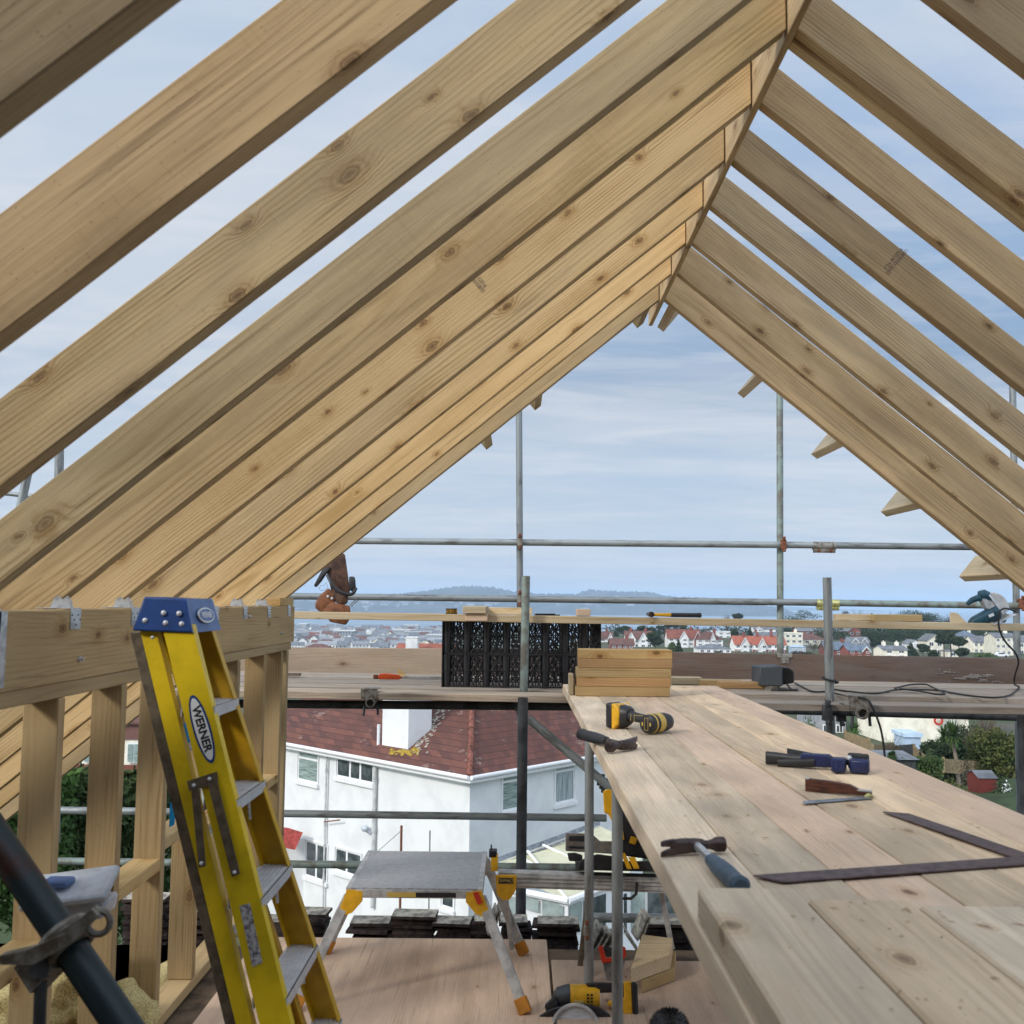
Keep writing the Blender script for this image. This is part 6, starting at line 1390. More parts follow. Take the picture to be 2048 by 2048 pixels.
s = MB(); s.cyl(kp(1000, 1775, -.6), kp(1136, 1802, -1.25), .08, n=8); s.cyl(kp(1136, 1802, -1.25), kp(1258, 1756, .3), .08, n=8); s.build('gutter', M['upvc'], Kc)
s = MB(); s.add([kp(985, 1728, .75), kp(1200, 1650, 3.1), kp(1200, 1640, 3.15), kp(985, 1718, .8)], [[0, 1, 2, 3]]); s.cyl(kp(985, 1735, .7), kp(1132, 1680, 2.0), .03, n=6); s.build('flashing', M['lead'], Kc, smooth=False)
zb_ = ZG + .1
def kwall(u0, v0, y0_, u1, v1, y1_, name, mat, z1=None):
    a_ = Vector(kp(u0, v0, y0_)); b2 = Vector(kp(u1, v1, y1_)); s = MB(); s.add([tuple(a_), tuple(b2), (b2.x, b2.y, zb_), (a_.x, a_.y, zb_)], [[0, 1, 2, 3]]); return s.build(name, mat, Kc, smooth=False)
kwall(985, 1778, -.5, 1136, 1808, -1.2, 'frame', M['upvc']); kwall(1136, 1808, -1.2, 1262, 1762, .35, 'frame', M['upvc']); kwall(1262, 1762, .35, 1330, 1770, .5, 'frame', M['upvc'])
def kpane(u0, v0, u1, v1, d0, d1, h, par=Kc, mat='cons_glass'):
    s = MB(); s.add([kp(u0, v0, d0 - .02), kp(u1, v1, d1 - .02), kp(u1, v1 + h, d1 - .02), kp(u0, v0 + h, d0 - .02)], [[0, 1, 2, 3]]); s.build('pane', M[mat], par, smooth=False)
kpane(1000, 1790, 1047, 1796, -.6, -.85, 60); kpane(1052, 1792, 1077, 1800, -.85, -.98, 26); kpane(1084, 1796, 1126, 1812, -1.0, -1.18, 55)
kpane(1140, 1812, 1164, 1802, -1.2, -.9, 60); kpane(1168, 1802, 1212, 1787, -.85, -.3, 75, mat='glass'); kpane(1240, 1790, 1254, 1786, .1, .25, 80, mat='glass'); kpane(1262, 1780, 1290, 1782, .35, .4, 80); kpane(1295, 1784, 1345, 1784, .42, .5, 60, mat='glass')

# generic house for the town
def tilecol(n, c, c2): M[n] = plain(n, c, .85, var=.2, scale=.8, c2=c2, rand=.12)
tilecol('t_red', (0.21, 0.07, 0.048), (0.15, 0.055, 0.045)); tilecol('t_orange', (0.34, 0.105, 0.065), (0.26, 0.085, 0.055)); tilecol('t_brown', (0.16, 0.075, 0.06), (0.10, 0.055, 0.05)); tilecol('t_grey', (0.17, 0.18, 0.20), (0.11, 0.12, 0.135)); tilecol('t_blue', (0.15, 0.19, 0.25), (0.10, 0.13, 0.18))
tilecol('w_white', (0.76, 0.76, 0.74), (0.66, 0.66, 0.65)); tilecol('w_cream', (0.78, 0.74, 0.62), (0.68, 0.64, 0.52)); tilecol('t_pale', (0.30, 0.31, 0.33), (0.22, 0.23, 0.25)); tilecol('w_pale', (0.62, 0.68, 0.74), (0.55, 0.6, 0.66)); tilecol('w_play', (0.15, 0.028, 0.02), (0.11, 0.02, 0.015)); tilecol('w_brick', (0.24, 0.075, 0.055), (0.17, 0.06, 0.05)); tilecol('w_grey', (0.34, 0.36, 0.38), (0.24, 0.25, 0.27)); tilecol('w_blue', (0.45, 0.58, 0.72), (0.40, 0.50, 0.62))
M['dark_glass'] = plain('dark_pane', (0.05, 0.06, 0.075), .2, var=.1, spec=.6)
def houseb(name, u0, u1, vb, ve, vr, Y, label, wall='w_white', roof='t_red', style='side', depth=8, wins=3, floors=2, chim=1, gables=(), group=None, brickbase=False, ang=0.0, cat='house'):
    pb = at(u0, vb, Y); pe = at(u1, vb, Y); W_ = (pe - pb).length; ze = at(u0, ve, Y).z; zr_ = at(u0, vr, Y + depth / 2).z; zb = pb.z
    c = (pb + pe) / 2; zg = min(zb, terr(c.x, c.y)) - .3
    r = thing(name, (c.x, c.y, zb), label, cat, group)
    X = (math.cos(ang), math.sin(ang), 0); h = W_ / 2; o_ = (c.x, c.y, 0)
    s = MB(o_, X); s.box(-h, h, 0, depth, zg, ze)
    if style == 'gable': s.add([(-h, 0, ze), (h, 0, ze), (0, 0, zr_), (-h, depth, ze), (h, depth, ze), (0, depth, zr_)], [[0, 1, 2], [5, 4, 3]])
    if style == 'side': s.add([(-h, 0, ze), (-h, depth, ze), (-h, depth / 2, zr_), (h, 0, ze), (h, depth, ze), (h, depth / 2, zr_)], [[2, 1, 0], [3, 4, 5]])
    s.build('wall', M[wall], r, smooth=False)
    if brickbase: s = MB(o_, X); s.box(-h - .03, h + .03, -.05, .02, zg, zb + (ze - zb) * .48); s.build('brick_base', M['w_brick'], r, smooth=False)
    e = min(.35, W_ * .06); t = min(.12, e * .4); s = MB(o_, X)
    if style == 'gable':
        k = e * (zr_ - ze) / h
        vv = [(-h - e, -e, ze - k), (0, -e, zr_), (h + e, -e, ze - k), (-h - e, depth + e, ze - k), (0, depth + e, zr_), (h + e, depth + e, ze - k)]
        vv = [(a_, b2, c_ + t) for a_, b2, c_ in vv] + vv
        s.add(vv, [[0, 1, 4, 3], [1, 2, 5, 4], [9, 10, 7, 6], [10, 11, 8, 7], [0, 6, 7, 1], [1, 7, 8, 2], [0, 3, 9, 6], [2, 8, 11, 5]])
    elif style == 'side':
        k = e * (zr_ - ze) / (depth / 2)
        vv = [(-h - e, -e, ze - k), (-h - e, depth / 2, zr_), (-h - e, depth + e, ze - k), (h + e, -e, ze - k), (h + e, depth / 2, zr_), (h + e, depth + e, ze - k)]
        vv = [(a_, b2, c_ + t) for a_, b2, c_ in vv] + vv
        s.add(vv, [[0, 3, 4, 1], [1, 4, 5, 2], [6, 7, 10, 9], [7, 8, 11, 10], [0, 1, 7, 6], [1, 2, 8, 7], [3, 9, 10, 4], [4, 10, 11, 5], [0, 6, 9, 3]])
    elif style == 'hip':
        ir = min(h, depth / 2) * .95
        s.add([(-h - e, -e, ze), (h + e, -e, ze), (h + e, depth + e, ze), (-h - e, depth + e, ze), (-h + ir, depth / 2, zr_), (h - ir, depth / 2, zr_)], [[0, 1, 5, 4], [1, 2, 5], [2, 3, 4, 5], [3, 0, 4], [3, 2, 1, 0]])
    else: s.box(-h - .15, h + .15, -.15, depth + .15, ze, ze + .3)
    rf = s.build('roof', M[roof], r, smooth=False)
    for i in range(chim):
        cx = (-.55 + 1.1 * i / max(1, chim - 1)) * h if chim > 1 else h * .5
        s = MB(o_, X); s.box(cx - .4, cx + .4, depth * .42, depth * .58, ze, zr_ + 1.0); s.cyl((cx, depth / 2, zr_ + 1.0), (cx, depth / 2, zr_ + 1.4), .15, n=6); s.build('chimney', M['w_brick' if wall != 'w_cream' else 'w_cream'], rf, smooth=False)
    for gi, (gc, gw, gcol) in enumerate(gables):      # front gables: centre, half width (fractions of h), wall colour
        gx = gc * h; gh = gw * h; gz = ze + (zr_ - ze) * .85; f = -.9
        s = MB(o_, X); s.box(gx - gh, gx + gh, f, 0, zg, ze); s.add([(gx - gh, f, ze), (gx + gh, f, ze), (gx, f, gz)], [[0, 1, 2]]); s.build('gable', M[gcol], r, smooth=False)
        s = MB(o_, X); ee = .3; kz = ee * (gz - ze) / gh
        s.add([(gx - gh - ee, f - ee, ze - kz), (gx, f - ee, gz), (gx + gh + ee, f - ee, ze - kz), (gx - gh - ee, depth * .4, ze - kz), (gx, depth * .4, gz), (gx + gh + ee, depth * .4, ze - kz)], [[0, 1, 4, 3], [1, 2, 5, 4]]); s.build('gable_roof', M[roof], rf, smooth=False)
        s = MB(o_, X)
        for sg in (-1, 1): s.add([(gx + sg * (gh + ee), f - ee - .04, ze - kz - .25), (gx + sg * (gh + ee), f - ee - .04, ze - kz + .08), (gx, f - ee - .04, gz + .12), (gx, f - ee - .04, gz - .25)], [[0, 1, 2, 3]])
        s.build('bargeboard', M['upvc'], r, smooth=False)
    fh = (ze - zb) / floors
    for fl in range(floors):
        for i in range(wins):
            cx = -h + (2 * h) * (i + .5) / wins; ww = min(.75, .28 * 2 * h / wins); zc = zb + fh * (fl + .55); f = -.04
            for (gc, gw, _) in gables:
                if abs(cx - gc * h) < gw * h: f = -.94
            if brickbase and fl == 0: f -= .06
            s = MB(o_, X); s.box(cx - ww, cx + ww, f, f + .05, zc - fh * .26, zc + fh * .26); wd = s.build('window', M['upvc'], r, smooth=False)
            s = MB(o_, X); s.box(cx - ww + .1, cx - .05, f - .02, f + .01, zc - fh * .26 + .1, zc + fh * .26 - .1); s.box(cx + .05, cx + ww - .1, f - .02, f + .01, zc - fh * .26 + .1, zc + fh * .26 - .1); s.build('pane', M['dark_glass'], wd, smooth=False)
    return r
E1 = 'houses on the hillside'
houseb('house', 1186, 1226, 1291, 1277, 1263, 420, 'brown-roofed white house just right of the black crates', 'w_white', 't_brown', 'side', wins=3, gables=((.72, .26, 'w_white'),), group=E1)
houseb('house', 1222, 1268, 1299, 1289, 1277, 330, 'low brick house with solar panels on its roof', 'w_brick', 't_brown', 'side', wins=4, floors=1, group=E1)
p_ = at(1247, 1283, 332.0); q_ = at(1247, 1279, 334.0); s = MB(); 
sp_ = MB(); 
for i in range(6):
    for j in range(2):
        u = 1232 + i * 4.6; a_ = at(u, 1288 - j * 4.5, 330.6 + j * 1.7); b2 = at(u + 4.2, 1288 - j * 4.5, 330.6 + j * 1.7); c_ = at(u + 4.8, 1284.2 - j * 4.5, 332.1 + j * 1.7); d_ = at(u + .6, 1284.2 - j * 4.5, 332.1 + j * 1.7); sp_.add([tuple(a_), tuple(b2), tuple(c_), tuple(d_)], [[0, 1, 2, 3]])
tag(sp_.build('solar_panels', plain('solar_blue', (.03, .05, .12), .25, spec=.7), smooth=False), 'bank of dark blue solar panels on the low brick house', 'solar panel')
houseb('house', 1252, 1306, 1296, 1278, 1262, 380, 'white house with two pointed white gables, left of the tall dark tree', 'w_white', 't_brown', 'side', wins=4, chim=2, gables=((-.62, .30, 'w_white'), (.28, .30, 'w_white')), group=E1)
houseb('house', 1336, 1402, 1292, 1276, 1259, 375, 'white house with a large red roof and one broad gable', 'w_white', 't_red', 'side', wins=5, gables=((-.05, .26, 'w_white'), (.78, .18, 'w_brick')), group=E1)
houseb('house', 1394, 1446, 1293, 1279, 1262, 372, 'white house with a dark red hipped roof right of the red-roofed one', 'w_white', 't_brown', 'hip', wins=4, gables=((.2, .2, 'w_white'),), group=E1)
houseb('house', 1398, 1462, 1308, 1297, 1287, 300, 'pale bungalow with a low grey hipped roof', 'w_white', 't_grey', 'hip', wins=5, floors=1, chim=0, depth=9, group=E1)
houseb('house', 1420, 1464, 1277, 1264, 1261, 500, 'plain white flat-roofed building behind the dark red roofs', 'w_white', 'w_white', 'flat', wins=3, chim=0, group=E1)
houseb('house', 1508, 1552, 1268, 1258, 1252, 560, 'white gabled house high between the dark conifers', 'w_white', 't_grey', 'side', wins=2, gables=((-.6, .3, 'w_white'),), chim=0, group=E1)
houseb('house', 1503, 1560, 1283, 1275, 1264, 440, 'house with a broad slate roof behind the orange-roofed terrace', 'w_grey', 't_grey', 'side', wins=4, chim=2, group=E1)
houseb('terrace', 1470, 1572, 1309, 1288, 1272, 340, 'long terrace with a bright orange-red roof, white above and brick below', 'w_white', 't_orange', 'side', wins=8, chim=3, gables=((-.62, .16, 'w_white'), (.05, .14, 'w_white')), group=E1, brickbase=True)
houseb('villa', 1570, 1606, 1299, 1267, 1264, 390, 'tall cream flat-roofed villa beside the stained scaffold upright', 'w_cream', 'w_cream', 'flat', wins=3, floors=3, group=E1)
houseb('villa', 1592, 1652, 1297, 1279, 1268, 400, 'cream wing with a brown hipped roof joined to the tall villa', 'w_cream', 't_brown', 'hip', wins=4, chim=0, group=E1)
houseb('brick_building', 1596, 1716, 1283, 1262, 1254, 500, 'long red-brick building with white windows and a slate roof', 'w_brick', 't_grey', 'side', wins=9, chim=0, depth=10, group=E1, cat='building')
houseb('house', 1698, 1722, 1283, 1262, 1251, 480, 'red-brick gable end at the right of the long brick building', 'w_brick', 't_grey', 'gable', wins=2, chim=0, group=E1)
houseb('house', 1700, 1740, 1303, 1284, 1274, 390, 'grey house with white curved bargeboards', 'w_grey', 't_grey', 'side', wins=4, chim=0, gables=((-.5, .36, 'w_grey'), (.4, .3, 'w_grey')), group=E1)
houseb('house', 1652, 1706, 1312, 1299, 1284, 330, 'house with a big blue-grey slate roof behind the grey near upright', 'w_brick', 't_blue', 'side', wins=3, chim=1, group=E1)
houseb('house', 1698, 1742, 1316, 1301, 1290, 300, 'red-brick house with a pointed brick dormer above the toe board', 'w_brick', 't_blue', 'side', wins=3, chim=0, gables=((.5, .34, 'w_brick'),), group=E1)
houseb('house', 1767, 1815, 1318, 1299, 1291, 290, 'plain white block of a house with two pale chimneys', 'w_cream', 't_grey', 'side', wins=2, chim=2, group=E1)
houseb('house', 1820, 1842, 1296, 1288, 1279, 380, 'small white gable among the dark trees', 'w_white', 't_grey', 'gable', wins=1, chim=0, group=E1)
houseb('house', 1855, 1888, 1312, 1281, 1268, 350, 'cream gabled house behind the tall pines', 'w_cream', 't_grey', 'gable', wins=2, chim=0, group=E1)
houseb('house', 1920, 1958, 1303, 1274, 1261, 380, 'cream house with a blue-grey slate roof right of the pines', 'w_cream', 't_blue', 'hip', wins=3, floors=3, group=E1)
houseb('house', 1948, 1998, 1308, 1284, 1272, 350, 'cream house with a central gable right of the slate-roofed one', 'w_cream', 't_grey', 'side', wins=5, gables=((.1, .35, 'w_cream'),), group=E1)
houseb('villa', 1992, 2034, 1312, 1274, 1266, 330, 'large cream villa left of the right-hand upright', 'w_cream', 't_grey', 'side', wins=4, floors=3, chim=1, group=E1)
houseb('house', 2036, 2080, 1312, 1284, 1270, 345, 'cream house at the right edge beyond the upright', 'w_cream', 't_grey', 'hip', wins=3, group=E1)
houseb('conservatory', 1584, 1612, 1305, 1294, 1289, 330, 'pale blue conservatory in front of the cream wing', 'w_blue', 'w_blue', 'hip', wins=5, floors=1, chim=0, depth=4, group=E1)
houseb('garage', 1895, 1918, 1315, 1303, 1302, 320, 'low cream garage under the tall pines', 'w_cream', 't_grey', 'flat', wins=1, floors=1, chim=0, depth=5, group=E1)
# parked car
c = at(2003, 1315, 290); r = thing('parked_car', c, 'white car parked in front of the cream villa', 'car')
s = MB(c); s.prism([(-2.1, .3), (-2.1, .8), (-1.2, .95), (-.6, 1.42), (.8, 1.42), (1.4, 1.0), (2.1, .85), (2.1, .3)], 0, 1.7, 'y'); s.build('body', M['upvc'], r, bevel=.08); s = MB(c)
for x in (-1.3, 1.3): s.cyl((x, -.03, .32), (x, .2, .32), .32, n=14)
s.build('wheel', M['black'], r); s = MB(c); s.prism([(-1.05, .95), (-.55, 1.34), (.72, 1.34), (1.2, 1.0)], -.02, .0, 'y'); s.build('side_window', M['dark_glass'], r, smooth=False)

# cream house beyond the gardens
houseb('cream_house', 1768, 1885, 1478, 1352, 1335, 92, 'cream rendered house beyond the gardens, under the platform edge', 'w_cream', 't_grey', 'side', wins=0, floors=3, chim=0, depth=7)
houseb('cream_house', 1886, 1938, 1472, 1360, 1345, 94, 'projecting cream wing of the house with a red lifebuoy on it', 'w_cream', 't_grey', 'flat', wins=0, floors=3, chim=0, depth=6)
c = at(1877, 1441, 91.6); s = MB(c); s.tube([(.33 * math.cos(t), 0, .33 * math.sin(t)) for t in np.linspace(0, 6.28, 20)[:-1]], .1, 8, True); tag(s.build('lifebuoy', M['red']), 'red ring hung on the cream house wall', 'lifebuoy')
houseb('blue_shed', 1811, 1842, 1494, 1474, 1470, 84, 'pale blue shed in front of the cream house', 'w_blue', 'w_blue', 'flat', wins=0, floors=1, chim=0, depth=2.5, cat='shed')
houseb('house', 1640, 1692, 1475, 1410, 1395, 100, 'grey-roofed house left of the palm under the platform', 'w_grey', 't_grey', 'side', wins=2, floors=2, chim=0)
houseb('house', 1700, 1760, 1478, 1415, 1380, 120, 'pale bluish house with a slate roof behind the small palm', 'w_pale', 't_grey', 'side', wins=2, chim=0)
houseb('playhouse', 1958, 1994, 1571, 1556, 1541, 47, 'small red playhouse with a grey roof in the garden', 'w_play', 't_grey', 'side', wins=0, floors=1, chim=0, depth=1.2, cat='playhouse')
# house seen between the studs
hs = houseb('house', 150, 330, 1690, 1445, 1400, 42, 'house with brown tile-hung walls seen between the studs', 'w_cream', 't_brown', 'side', wins=0, chim=0, depth=8)
for (v0, v1, mat, y_) in ((1446, 1478, 't_brown', .04), (1530, 1556, 't_red', .04)):
    a_ = at(150, v1, 42); b2 = at(330, v0, 42); s = MB(); s.box(a_.x, b2.x, 42 - y_ - .02, 42 - .02, a_.z, b2.z); s.build('tile_hanging', M[mat], hs, smooth=False)
for (u0, u1) in ((256, 284), (170, 210)):
    a_ = at(u0, 1524, 42); b2 = at(u1, 1485, 42); s = MB(); s.box(a_.x, b2.x, 41.86, 41.93, a_.z, b2.z); w_ = s.build('window', M['upvc'], hs, smooth=False); s = MB(); mx = (a_.x + b2.x) / 2; s.box(a_.x + .04, mx - .03, 41.82, 41.86, a_.z + .05, b2.z - .05); s.box(mx + .03, b2.x - .04, 41.82, 41.86, a_.z + .05, b2.z - .05); s.build('pane', M['blind'], w_, smooth=False)

# fences and sheds in the gardens
def fence(pts, h, mat, label, Y=None):
    r = thing('garden_fence', at(*pts[0]), label, 'fence')
    for i in range(len(pts) - 1):
        a_ = Vector(at(*pts[i])); b2 = Vector(at(*pts[i + 1])); n_ = max(2, int((b2 - a_).length / .16)); s = MB()
        for k in range(n_):
            p_ = a_ + (b2 - a_) * (k / n_); q_ = a_ + (b2 - a_) * ((k + .88) / n_); g1 = (q_ - p_).cross(Vector((0, 0, 1))).normalized() * .02
            s.add([(p_.x, p_.y, p_.z - h), (q_.x, q_.y, q_.z - h), (q_.x, q_.y, q_.z), (p_.x, p_.y, p_.z), (p_.x + g1.x, p_.y + g1.y, p_.z - h), (q_.x + g1.x, q_.y + g1.y, q_.z - h), (q_.x + g1.x, q_.y + g1.y, q_.z), (p_.x + g1.x, p_.y + g1.y, p_.z)], [[0, 1, 2, 3], [7, 6, 5, 4], [3, 2, 6, 7], [0, 4, 5, 1], [0, 3, 7, 4], [1, 5, 6, 2]])
        s.build('fence_panel', M[mat], r, smooth=False)
        s = MB(); s.box(a_.x - .06, a_.x + .06, a_.y - .08, a_.y + .04, a_.z - h, a_.z + .08); s.build('fence_post', M[mat], r, smooth=False)
M['fence_tan'] = plain('fence_tan', (0.32, 0.24, 0.13), .9, var=.25, scale=9); M['fence_dark'] = plain('fence_dark', (0.05, 0.055, 0.06), .9, var=.25)
fence([(1690, 1462, 70), (1738, 1478, 64), (1745, 1490, 62), (1790, 1488, 70)], 2.2, 'fence_tan', 'tan board fence stepping down past the cream house')
fence([(1776, 1492, 72), (1828, 1488, 66)], 2.0, 'fence_dark', 'short dark board fence left of the evergreen bushes')
fence([(1828, 1490, 66), (1852, 1512, 60)], 2.0, 'fence_tan', 'tan fence panel right of the dark one')
fence([(1886, 1517, 56), (1960, 1523, 58)], .75, 'fence_tan', 'tan garden fence behind the palm trunk')
s = MB(at(1800, 1530, 52)); s.box(-.8, .8, 0, 2.0, -1, .28); s.cm = 1; s.add([(-.95, -.15, .28), (.95, -.15, .28), (.95, 2.2, .42), (-.95, 2.2, .42)], [[0, 1, 2, 3]]); tag(s.build('garden_shed', [M['fence_dark'], M['t_grey']], smooth=False), 'low grey felt-roofed shed behind the bench boards', 'shed')

# ================================================================= PLANTS
def leafmat(n, c1, c2):
    m, t, b = newmat(n); g = N(t); oi = g.n('ShaderNodeObjectInfo').outputs['Random']
    f = g.noise(g.obj(), 1.3, 5, .7); c = g.mix(g.mr(f, .38, .62, 0, 1), c1, c2)
    v = g.n('ShaderNodeVectorMath', operation='SCALE'); g.l(c, v.inputs[0]); g.l(g.mr(oi, 0, 1, .75, 1.25, False), v.inputs[3]); g.l(v.outputs[0], b.inputs['Base Color']); b.inputs['Roughness'].default_value = .7; b.inputs['Specular IOR Level'].default_value = .2; M[n] = m
leafmat('l_dark', (0.022, 0.042, 0.020), (0.045, 0.07, 0.03)); leafmat('l_mid', (0.04, 0.075, 0.022), (0.075, 0.11, 0.035)); leafmat('l_olive', (0.085, 0.09, 0.025), (0.05, 0.07, 0.02)); leafmat('l_bright', (0.07, 0.13, 0.03), (0.045, 0.09, 0.025)); leafmat('l_winter', (0.12, 0.09, 0.06), (0.08, 0.07, 0.05)); leafmat('l_blossom', (0.75, 0.75, 0.75), (0.5, 0.52, 0.5))
M['bark'] = plain('bark', (0.13, 0.10, 0.08), .95, var=.3, scale=9)
def crown(blobs, n, ls, rnd, flat=.5):
    """leaf cards through the volume of several ellipsoids"""
    vs = []; fs = []
    tot = sum(b[3] * b[4] * b[5] for b in blobs)
    for (cx, cy, cz, rx, ry, rz) in blobs:
        k = int(n * rx * ry * rz / tot) + 8
        for _ in range(k):
            while True:
                a = Vector((rnd.uniform(-1, 1), rnd.uniform(-1, 1), rnd.uniform(-1, 1)))
                if .35 < a.length < 1: break
            p = Vector((cx + a.x * rx, cy + a.y * ry, cz + a.z * rz))
            d = Vector((rnd.gauss(0, 1), rnd.gauss(0, 1), rnd.gauss(0, 1))).normalized(); e = d.cross(Vector((rnd.gauss(0, 1), rnd.gauss(0, 1), rnd.gauss(0, 1)))).normalized()
            s_ = ls * rnd.uniform(.6, 1.3); b0 = len(vs)
            vs += [tuple(p - d * s_), tuple(p + e * s_ * .5), tuple(p + d * s_), tuple(p - e * s_ * .5)]; fs.append([b0, b0 + 1, b0 + 2, b0 + 3])
    return vs, fs
def tree(name, base, H_, W_, kind, label, cat='tree', group=None, seed=0, leaf='l_dark', n=900, ls=None):
    rnd = random.Random(seed * 7 + 3); r = thing(name, base, label, cat, group); bx_, by_, bz_ = base
    s = MB(base); 
    if kind == 'round': th = .35; nb = 6
    elif kind == 'pine': th = .55; nb = 6
    elif kind == 'cone': th = .12; nb = 0
    else: th = .3; nb = 8
    if kind != 'bush':
        s.tube([(0, 0, -.5), (W_ * .01, 0, H_ * th * .5), (0, 0, H_ * th), (W_ * .02, 0, H_ * .8)], [H_ * .028, H_ * .022, H_ * .018, H_ * .006], 7)
        for i in range(nb):
            a = i * 2.4 + rnd.random(); z0_ = H_ * (th + .3 * rnd.random()); l_ = W_ * .4
            s.tube([(0, 0, z0_), (l_ * .5 * math.cos(a), l_ * .5 * math.sin(a), z0_ + H_ * .10), (l_ * math.cos(a), l_ * math.sin(a), z0_ + H_ * .16)], [H_ * .010, H_ * .007, H_ * .003], 5)
        s.build('trunk', M['bark'], r)
    if kind == 'bare':
        s = MB(base)
        for i in range(60):
            a = rnd.uniform(0, 6.28); z0_ = H_ * rnd.uniform(.25, .6); l_ = W_ * .5 * rnd.uniform(.5, 1); z1_ = z0_ + H_ * rnd.uniform(.2, .4)
            x1, y1 = l_ * math.cos(a), l_ * math.sin(a); s.tube([(0, 0, z0_), (x1 * .5, y1 * .5, z0_ + (z1_ - z0_) * .6), (x1, y1, z1_)], [H_ * .006, H_ * .004, H_ * .0015], 4)
            for j in range(4):
                f = rnd.uniform(.4, 1); q = (x1 * f, y1 * f, z0_ + (z1_ - z0_) * f); s.tube([q, (q[0] + rnd.uniform(-1, 1) * W_ * .1, q[1] + rnd.uniform(-1, 1) * W_ * .1, q[2] + H_ * rnd.uniform(.03, .12))], H_ * .0014, 3)
        s.build('branches', M[leaf if leaf.startswith('l_w') else 'bark'], r, smooth=False); return r
    bl = []
    if kind == 'round':
        for i in range(9): a = rnd.uniform(0, 6.28); q = rnd.uniform(0, .3) * W_; bl.append((q * math.cos(a), q * math.sin(a), H_ * rnd.uniform(.45, .82), W_ * rnd.uniform(.16, .28), W_ * rnd.uniform(.16, .28), H_ * rnd.uniform(.10, .18)))
    elif kind == 'pine':
        for i in range(9): a = rnd.uniform(0, 6.28); q = rnd.uniform(0, .36) * W_; bl.append((q * math.cos(a), q * math.sin(a), H_ * rnd.uniform(.62, .93), W_ * rnd.uniform(.14, .26), W_ * rnd.uniform(.14, .26), H_ * rnd.uniform(.04, .09)))
    elif kind == 'cone':
        for i in range(7): f = i / 6; bl.append((rnd.uniform(-.04, .04) * W_, 0, H_ * (.12 + .8 * f), W_ * .5 * (1.05 - f), W_ * .5 * (1.05 - f), H_ * .11))
    elif kind == 'bush':
        for i in range(8): a = rnd.uniform(0, 6.28); q = rnd.uniform(0, .28) * W_; bl.append((q * math.cos(a), q * math.sin(a), H_ * rnd.uniform(.3, .65), W_ * rnd.uniform(.2, .3), W_ * rnd.uniform(.2, .3), H_ * rnd.uniform(.22, .34)))
    vs_, fs_ = crown(bl, n, ls or H_ * .035, rnd); s = MB(base); s.add(vs_, fs_); s.build('crown', M[leaf], r, smooth=False, fixn=False)
    return r
def onb(u, vb, Y): return tuple(at(u, vb, Y))
def treepx(name, u, vt, vb, w_px, Y, kind, label, **k):
    b = at(u, vb, Y); t = at(u, vt, Y); g_ = terr(b.x, b.y); base = (b.x, b.y, min(b.z, g_) if 'sink' not in k else b.z); k.pop('sink', None)
    H_ = t.z - base[2]; W_ = w_px / FPX * Y
    return tree(name, base, H_, W_, kind, label, **k)
G1 = 'trees among the hillside houses'
